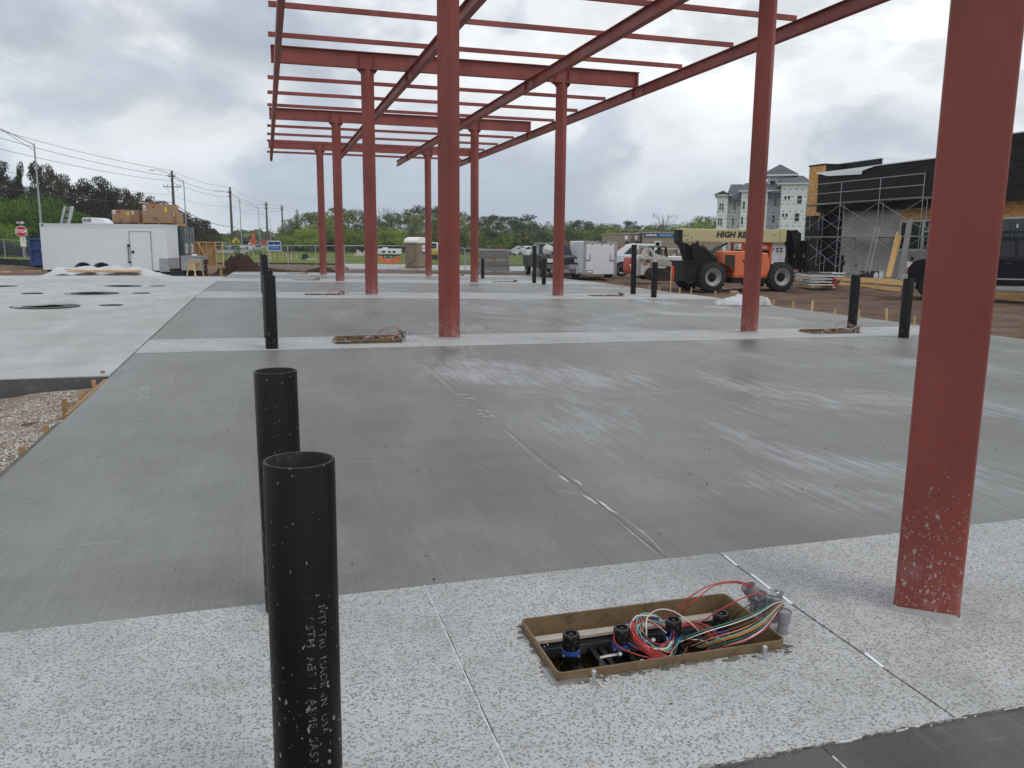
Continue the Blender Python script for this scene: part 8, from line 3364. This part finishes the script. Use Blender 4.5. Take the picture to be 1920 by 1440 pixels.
fy = [QS(1509, 440)[0], QS(1571, 440)[0], QS(1643, 440)[0], QS(1724, 440)[0]]
d1, d2, r1, r2 = np.mean([QS(1520, 446)[1], QS(1660, 441.5)[1]]), np.mean([QS(1520, 386)[1], QS(1720, 367)[1]]), np.mean([QS(1535, 366)[1], QS(1725, 344)[1]]), np.mean([QS(1531, 347.5)[1], QS(1730, 323.5)[1]])
mp, mr, mbk, mdk, mg = MB(), MB(), MB(), MB(), MB()
T_ = .020
for i, y in enumerate(fy):
    mp.cyl((SX, y, ZB), (SX, y, r2 + .02), T_, n=8)
    mp.cyl((SX + 1.25, y, ZB), (SX + 1.25, y, d2 + .1), T_, n=8)
    for z0, z1 in ((ZB, d1), (d1, d2)):
        xx = SX + .30
        mp.cyl((xx, y - .0, z0 + .45), (xx, y, z1 - .05), T_ * .9, n=8)
        mp.cyl((SX + .95, y - .0, z0 + .45), (SX + .95, y, z1 - .05), T_ * .9, n=8)
        for k in range(4):
            zz = z0 + .5 + (z1 - z0 - .6) * k / 3
            mr.cyl((SX, y, zz), (xx, y, zz), T_ * .8, n=6)
            mr.cyl((SX + .95, y, zz), (SX + 1.25, y, zz), T_ * .8, n=6)
        mr.cyl((SX, y, z1 - .06), (SX + 1.25, y, z1 - .06), T_, n=6)
    mp.b(SX - .08, SX + .08, y - .08, y + .08, ZB, ZB + .02)
for a, b in zip(fy, fy[1:]):
    for z0, z1 in ((ZB + .5, d1 - .15), (d1 + .45, d2 - .12)):
        for xx in (SX, SX + 1.25):
            mbk.cyl((xx, a, z0), (xx, b, z1), .012, n=6)
            mbk.cyl((xx, a, z1), (xx, b, z0), .012, n=6)
    for z in (r1, r2):
        mg.cyl((SX, a, z), (SX, b, z), .02, n=6)
    for z in (d1, d2):
        for k in range(4):
            mdk.b(SX + .04 + .30 * k, SX + .30 + .30 * k, b + .01, a + .12, z - .03, z + .03)
mp.each('post', MAT_GALV, sc, loc=so)
mr.each('rung', MAT_GALV, sc, loc=so)
mbk.each('cross_brace', MAT_GALV, sc, loc=so)
mg.each('guard_rail', MAT_GALV, sc, loc=so)
mdk.each('deck_plank', MAT_GREYWD, sc, smooth=0, loc=so)
# lower tower of frames in front of the window
S1 = Vector((31.6, fy[3] - .8, ZB))
s2 = thing('scaffold', 'short scaffold tower in front of the shop window, right of the leaning grey plank', 'scaffold', S1)
mp, mr, mk = MB(), MB(), MB()
for y in (0, -2.1):
    for x in (0, 1.2):
        mp.cyl((x, y, 0), (x, y, 2.9), T_, n=8)
        mp.cyl((x + (.3 if x == 0 else -.3), y, .5), (x + (.3 if x == 0 else -.3), y, 2.8), T_ * .9, n=8)
        for k in range(5):
            mr.cyl((x, y, .5 + .5 * k), (x + (.3 if x == 0 else -.3), y, .5 + .5 * k), T_ * .8, n=6)
for z0, z1 in ((.4, 1.5), (1.6, 2.7)):
    mk.cyl((0, 0, z0), (0, -2.1, z1), .012, n=6)
    mk.cyl((0, 0, z1), (0, -2.1, z0), .012, n=6)
mp.each('post', MAT_GALV, s2)
mr.each('rung', MAT_GALV, s2)
mk.each('cross_brace', MAT_GALV, s2)
mb = MB()
mb.b(0, 1.2, -2.2, .1, 2.4, 2.46)
mb.build('deck_plank', MAT_GREYWD, s2, smooth=0)


MAT_FRESH = M('fresh_yellow_lumber', (.78, .50, .20), .75, var=.15, scale=3, dirt=(.55, .33, .12), dirt_amt=.4, ob=.12)


def leaner(name, label, cat, a, b, w, th, mat, group=None, pieces=1):
    """board leaning on the scaffold: a, b = (px, py, X)"""
    pa, pb = XP(*a), XP(*b)
    t = thing(name, label, cat, pa, 0, group) if pieces > 1 else None
    mb = MB()
    for i in range(pieces):
        o_ = Vector((.0, -(w + .004) * i, 0))
        mb.bar(o_, pb - pa + o_ + Vector((0, 0, -.12 * i)), w, th, (1, 0, 0))
    if pieces > 1:
        mb.each('board', mat, t, smooth=0)
        return t
    return tag(mb.build(name, mat, None, smooth=0, loc=pa), label, cat, group)


leaner('lumber_boards', 'three yellow new boards leaning together on the scaffold', 'boards', (1662, 520, 30.6), (1683, 434.5, 31.9), .13, .045, MAT_FRESH, None, 3)
leaner('scaffold_plank', 'wide grey plank leaning steeply right of the yellow boards', 'plank', (1689, 521.5, 30.2), (1706.5, 411.5, 31.7), .42, .05, MAT_GREYWD)
pa, pb = XP(1626, 513, 30.9), XP(1646, 426, 31.85)
ld2 = thing('ladder', 'slim aluminium ladder leaning on the middle of the scaffold', 'ladder', pa)
mb, mc = MB(), MB()
dv = pb - pa
for o_ in (-.17, .17):
    mb.bar(Vector((0, o_, 0)), dv + Vector((0, o_, 0)), .03, .06)
for i in range(12):
    mc.cyl(dv * ((i + .5) / 12) + Vector((0, -.17, 0)), dv * ((i + .5) / 12) + Vector((0, .17, 0)), .014, n=6)
mb.each('rail', MAT_ALUD, ld2, smooth=0)
mc.each('rung', MAT_ALUD, ld2)
# things on the floor edge
mb = MB()
mb.lathe([(.13, 0), (.15, .36), (.155, .36), (.155, .38), (.0001, .38)], 16)
tag(mb.build('bucket', MAT_SIGNW, None, loc=XP(1654, 516, 31.3) * Vector((1, 1, 0)) if False else (31.3, XP(1654, 514, 31.3).y, ZB)), 'white plastic bucket on the building floor beside the yellow boards', 'bucket')
mb = MB()
mb.lathe([(.11, 0), (.13, .05), (.13, .2), (.04, .28), (.04, .32), (.0001, .32)], 12)
tag(mb.build('jug', MAT_SIGNW, None, loc=(31.2, XP(1643, 518, 31.2).y, ZB)), 'white round jug on the building floor, left of the bucket', 'jug')
mb = MB()
mb.b(-.25, .25, -.6, .6, 0, .35)
tag(mb.build('crate', MAT_INK, None, smooth=0, bevel=.02, loc=(31.5, XP(1634, 514, 31.5).y, ZB)), 'low black crate on the building floor before the block wall', 'crate')
mb = MB()
for i in range(7):
    mb.box((rr3.uniform(-.3, .3), rr3.uniform(-.6, .6), .06 + .05 * i % .2), (.3, .5, .06), rr3.uniform(0, 3), rr3.uniform(-.2, .2), rr3.uniform(-.2, .2))
tag(mb.stuff('offcut_heap', MAT_ALUD, None, smooth=0, loc=(31.4, XP(1605, 514, 31.4).y, ZB + .03)), None)
o = bpy.data.objects.new('bollard_pipe', pipe_mesh(1.15).build('bollard_pipe_tmp', [MAT_PIPE, MAT_PIPEIN], smooth=40).data)
bpy.data.objects.remove(bpy.data.objects['bollard_pipe_tmp'])
COL.objects.link(o)
o.location = (31.3, XP(1707, 521, 31.3).y, ZB)
tag(o, 'black pipe bollard at the building edge, just right of the leaning grey plank', 'bollard', 'black pipe bollards at the building')
o2 = o.copy()
COL.objects.link(o2)
o2.location = (32.6, XP(1578, 500, 32.6).y, ZB)
tag(o2, 'black pipe bollard against the block wall beside the dark doorway', 'bollard', 'black pipe bollards at the building')

# ------------------------------------------------------------------ form boards round the building slab
fb = thing('formwork', 'two tiers of yellow form boards on stakes along the earth before the building', 'formwork', B(1600, 39, -.2))
f0 = fb.location.copy()
mb, mc = MB(), MB()
tops = [(1509, 516.5, 524, 43.2), (1546, 517.5, 529, 41.0), (1577, 518.5, 533, 39.4), (1612, 520, 537, 38.0), (1648, 522, 541, 36.4), (1692, 524.5, 545.5, 34.4)]
for (a, b) in zip(tops, tops[1:]):
    pa, pb = D(a[0], a[1], a[3]), D(b[0], b[1], b[3])
    qa, qb = D(a[0], a[2], a[3]), D(b[0], b[2], b[3])
    ha = (pa.z - qa.z)
    mb.bar(pa - f0 - Vector((0, 0, ha * .27)), pb - f0 - Vector((0, 0, ha * .27)), .04, ha * .5)
    dn = Vector((-.35, -.25, 0))
    mb.bar(qa - f0 + dn + Vector((0, 0, ha * .16)), qb - f0 + dn + Vector((0, 0, ha * .16)), .04, ha * .33)
    mc.bar(qa - f0 + dn * 1.3 - Vector((0, 0, .1)), qa - f0 + dn * 1.3 + Vector((0, 0, ha + .04)), .04, .05)
mb.each('form_board', MAT_FRESH, fb, smooth=0)
mc.each('stake', MAT_WOOD, fb, smooth=0)
pa, pb = D(1488, 521, 42), D(1512, 523.5, 40)
mb = MB()
mb.bar(Vector((0, 0, 0)), pb - pa, .04, .09)
tag(mb.build('board', MAT_WOOD, None, smooth=0, loc=pa), 'loose yellow board on the earth right of the telehandler front wheel', 'board')
pa, pb = D(1835, 551, 29.5), D(1960, 562, 27.5)
fb2 = thing('formwork', 'long yellow form board on the earth beneath the black pickup truck', 'formwork', pa)
mb = MB()
mb.bar(Vector((0, 0, 0)), pb - pa, .045, .20)
mb.each('form_board', MAT_FRESH, fb2, smooth=0)

# ------------------------------------------------------------------ black pickup on the right
LB = [(-3.0, .72), (-3.05, 1.12), (-2.9, 1.34), (-2.6, 1.42), (-1.35, 1.46), (1.45, 1.46), (1.5, 1.42), (3.1, 1.42), (3.15, .85), (3.0, .68), (-2.7, .62)]
LR = [(-1.40, 1.44), (-.72, 2.08), (-.35, 2.16), (1.05, 2.15), (1.32, 2.04), (1.48, 1.44)]
LGL = [[(-.98, 1.52), (-.62, 1.96), (-.30, 2.02), (-.05, 2.02), (-.03, 1.52)], [(.08, 1.52), (.06, 2.02), (.98, 2.01), (1.22, 1.90), (1.34, 1.54)]]


def truck_extra(t):
    mb = MB()
    for sg in (-1, 1):
        mb.b(-1.25, 1.3, sg * .99 - .02, sg * .99 + .02, .80, .84)
        mb.b(-1.2, 1.4, sg * 1.06 - .06, sg * 1.06 + .06, .52, .58)
    mb.each('side_trim', MAT_GALV, t, smooth=0)
    mb = MB()
    for sg in (-1, 1):
        for x in (.0, 1.42, -1.25):
            mb.b(x - .008, x + .008, sg * .985 - .003, sg * .985 + .003, .72, 1.44)
        for x in (.30 - .45, 1.15):
            mb.b(x - .1, x + .06, sg * 1.0 - .02, sg * 1.0 + .02, 1.30, 1.34)
    mb.stuff('door_seam_and_handle', MAT_INK, t, smooth=0)
    mb = MB()
    for sg in (-1, 1):
        mb.box((-.92, sg * 1.17, 1.58), (.12, .20, .26))
    mb.each('mirror', MAT_BLACK, t, smooth=0, bevel=.03)
    mb = MB()
    for sg in (-1, 1):
        mb.b(-3.06, -2.82, sg * .82 - .16, sg * .82 + .16, 1.03, 1.12)
    mb.each('turn_lamp', MAT_AMBER, t, smooth=0)


blk = paint('black_truck_paint', (.010, .011, .013), .18)
bx = B(1712, 27.0, -.22)
bt = Loc(1712, 27, -.22)
pos_ = B(1709, 27.2, -.22)
fr = Vector((math.cos(CAMRZ + rad(-24)), math.sin(CAMRZ + rad(-24)), 0))
vehicle('black_pickup', 'lifted black crew cab pickup truck behind the big red column', 'pickup truck', pos_ + fr * 3.0 - Vector((-fr.y, fr.x, 0)) * -1.0, CAMRZ + rad(-24), LB, LR, 2.0, (-2.15, 1.95), blk, LGL, r=.47, rim=MAT_BLACK, lights=[('headlamp', MAT_HEAD, (-3.06, -2.80, -.99, -.62, 1.13, 1.30)), ('headlamp', MAT_HEAD, (-3.06, -2.80, .62, .99, 1.13, 1.30)), ('grille', MAT_CHROME, (-3.08, -3.02, -.6, .6, .98, 1.32)), ('front_bumper', MAT_CHROME, (-3.2, -3.02, -.98, .98, .66, .92)), ('tail_lamp', MAT_TAIL, (3.06, 3.17, -.97, -.78, 1.0, 1.38)), ('tail_lamp', MAT_TAIL, (3.06, 3.17, .78, .97, 1.0, 1.38))], extra=truck_extra)

# ------------------------------------------------------------------ stakes and form boards round the forecourt
ts = sorted([(1062.6, 524, 531), (1102, 528, 533.5), (1128, 530, 534.5), (1139, 530, 537), (1167, 533, 541), (1217, 536, 544), (1236, 538, 547), (1274, 539, 550), (1296, 539, 552), (1341, 545, 559), (1450, 562, 573), (1486, 564, 580), (1521.6, 563.6, 585.5), (1565, 579.5, 592), (1609, 581, 602), (1661.7, 578, 600), (1714, 592, 613)])
g1 = 'short stakes along the right edge of the forecourt'
for i, (px, yt, yb) in enumerate(ts):
    p = G(px, yb, -.06)
    d_ = cam_lat(p.x, p.y)[1]
    h_ = D(px, yt, d_).z - p.z
    mb = MB()
    rz = random.uniform(0, 3)
    mb.box((0, 0, h_ / 2 - .1), (.045, .045, h_ + .2), rz, taper=.95)
    tag(mb.build('stake', MAT_WOOD, None, smooth=0, loc=p, rot=(random.uniform(-.05, .05), random.uniform(-.05, .05), 0)), '{} wooden stake from the left along the right edge of the forecourt'.format(ORD[i]), 'stake', g1)
p = G(1257, 548, -.08)
d_ = cam_lat(p.x, p.y)[1]
fl = thing('flag_stake', 'tall wooden stake with a fluorescent red ribbon before the telehandler rear wheel', 'stake', p, CAMRZ)
h_ = D(1257, 497, d_).z - p.z
mb = MB()
mb.b(-.02, .02, -.02, .02, -.1, h_)
mb.build('stake', MAT_WOOD, fl, smooth=0)
mb = MB()
mb.add([(.02, -.03, h_), (.09, -.03, h_ - .05), (.10, -.02, h_ - .45), (.07, -.05, h_ - .62), (.03, -.03, h_ - .3)], [(0, 1, 2, 3, 4)])
mb.build('ribbon', M('red_ribbon', (.75, .05, .03), .6), fl, smooth=0)
MAT_MUDS = M('stained_stake_wood', (.38, .235, .105), .85, var=.25, scale=6, dirt=(.15, .10, .06), dirt_amt=.6, ob=.25)
ls = sorted([(194, 695, 716), (177, 713, 731), (153, 735, 752), (123, 748, 782), (87, 797, 815), (42, 837, 856), (2, 890, 902)])
for i, (px, yt, yb) in enumerate(ls):
    p = G(px, yb, -.10)
    d_ = cam_lat(p.x, p.y)[1]
    h_ = D(px, yt, d_).z - p.z
    mb = MB()
    mb.box((0, 0, h_ / 2 - .1), (.045, .03, h_ + .2), .25 + random.uniform(-.2, .2), taper=.95)
    tag(mb.build('stake', MAT_MUDS, None, smooth=0, loc=p, rot=(random.uniform(-.06, .06), random.uniform(-.06, .06), 0)), '{} wooden stake from the left beside the gravel at the forecourt edge'.format(ORD[i]), 'stake', 'stakes between the gravel and the forecourt')
MAT_MUDWD = M('muddy_lumber', (.26, .165, .08), .85, var=.3, scale=4, dirt=(.11, .085, .06), dirt_amt=.7)
MAT_MUDG = M('slurry_caked_board', (.115, .118, .10), .9, var=.35, scale=5, bump=.8, bscale=25, dirt=(.07, .055, .04), dirt_amt=.5)
for i, (ya, yb, x0, dz, w_) in enumerate(((7.9, 9.75, -1.765, -.06, .08), (7.1, 7.75, -1.81, -.10, .06), (3.0, 7.6, -1.765, -.062, .07))):
    mb = MB()
    mb.bar((0, 0, 0), (.01 + (.12 if i == 1 else 0), yb - ya, gz(x0, yb) - gz(x0, ya)), .038, w_)
    tag(mb.build('form_board', (MAT_MUDS, MAT_MUDWD, MAT_MUDG)[i], None, smooth=0, loc=(x0, ya, gz(x0, ya) + dz)), ['clean form board in the corner where the pale slab meets the gravel', 'short loose form board beside the middle stake of the gravel', 'dirty form board along the near gravel edge'][i], 'form board')
for i, (ya, yb) in enumerate(((11.5, 14.6), (14.8, 18), (26, 32), (9, 11.3))):
    xa, xb = slab_right(ya) + .035, slab_right(yb) + .035
    mb = MB()
    mb.bar((0, 0, 0), (xb - xa, yb - ya, gz(xb, yb) - gz(xa, ya)), .04, .09)
    tag(mb.build('form_board', MAT_WOOD, None, smooth=0, loc=(xa, ya, gz(xa, ya) - .055)), ['form board at the forecourt edge behind the bollard nearest the big column', 'form board at the right forecourt edge near the white cloth', 'form board at the far right edge of the forecourt', 'nearest form board at the right forecourt edge'][i], 'form board')
# ------------------------------------------------------------------ white sacking heap at the slab edge
c_ = G(1391, 571)


def cloth(name, label, x0, x1, h, y, mat, seed):
    mb = MB()
    nx, ny = 40, 22
    w = x1 - x0
    vs = []
    for j in range(ny + 1):
        for i in range(nx + 1):
            u, v = i / nx, j / ny
            e = (math.sin(PI * u) * math.sin(PI * v)) ** .5
            z = h * e * (.62 + .45 * mnz.noise(Vector((u * 2.3 + seed, v * 1.6, seed)))) + .05 * e * mnz.noise(Vector((u * 6 + seed, v * 4, 3))) + .03 * e * abs(mnz.noise(Vector((u * 13, v * 9 + seed, 5))))
            vs.append((x0 + w * u + .05 * mnz.noise(Vector((v * 5, seed, 1))), y + (v - .5) * .7 + .06 * mnz.noise(Vector((u * 6, seed, 9))), max(.006, z)))
    k = nx + 1
    mb.add(vs, [(j * k + i, j * k + i + 1, (j + 1) * k + i + 1, (j + 1) * k + i) for j in range(ny) for i in range(nx)])
    return mb


cl = thing('cloth_heap', 'crumpled white cloth heap with a grey corner, lying behind the second right column', 'cloth', c_, CAMRZ + rad(-6))
kk = cam_lat(c_.x, c_.y)[1] / FPX
cloth('a', '', (1342 - 1391) * kk, (1412 - 1391) * kk, .34, 0, None, 3).build('white_cloth', MAT_SHEET, cl, smooth=180)
cloth('b', '', (1402 - 1391) * kk, (1443 - 1391) * kk, .34, .05, None, 8).build('grey_cloth', M('grey_sacking', (.42, .41, .39), .9, var=.25, scale=4), cl, smooth=180)
mb = MB()
mb.box(((1376 - 1391) * kk, .05, .30), (.22, .1, .10), .4, .3)
mb.build('tan_flap', MAT_CARD, cl, smooth=0)
# ------------------------------------------------------------------ thin air over the far trees
HZ = MB()
HZ.b(-1150, 1150, -330, 1250, -2.0, 45)
hz = HZ.build('haze', [], None, smooth=0)
mh = bpy.data.materials.new('haze')
mh.use_nodes = True
n = Nodes(mh.node_tree)
pv = n.n('ShaderNodeVolumePrincipled')
pv.inputs['Color'].default_value = (.80, .88, 1.0, 1)
pv.inputs['Density'].default_value = .00036
pv.inputs['Anisotropy'].default_value = .2
oo = n.n('ShaderNodeOutputMaterial')
n.link(pv.outputs[0], oo.inputs['Volume'])
hz.data.materials.append(mh)
tag(hz, kind='stuff')
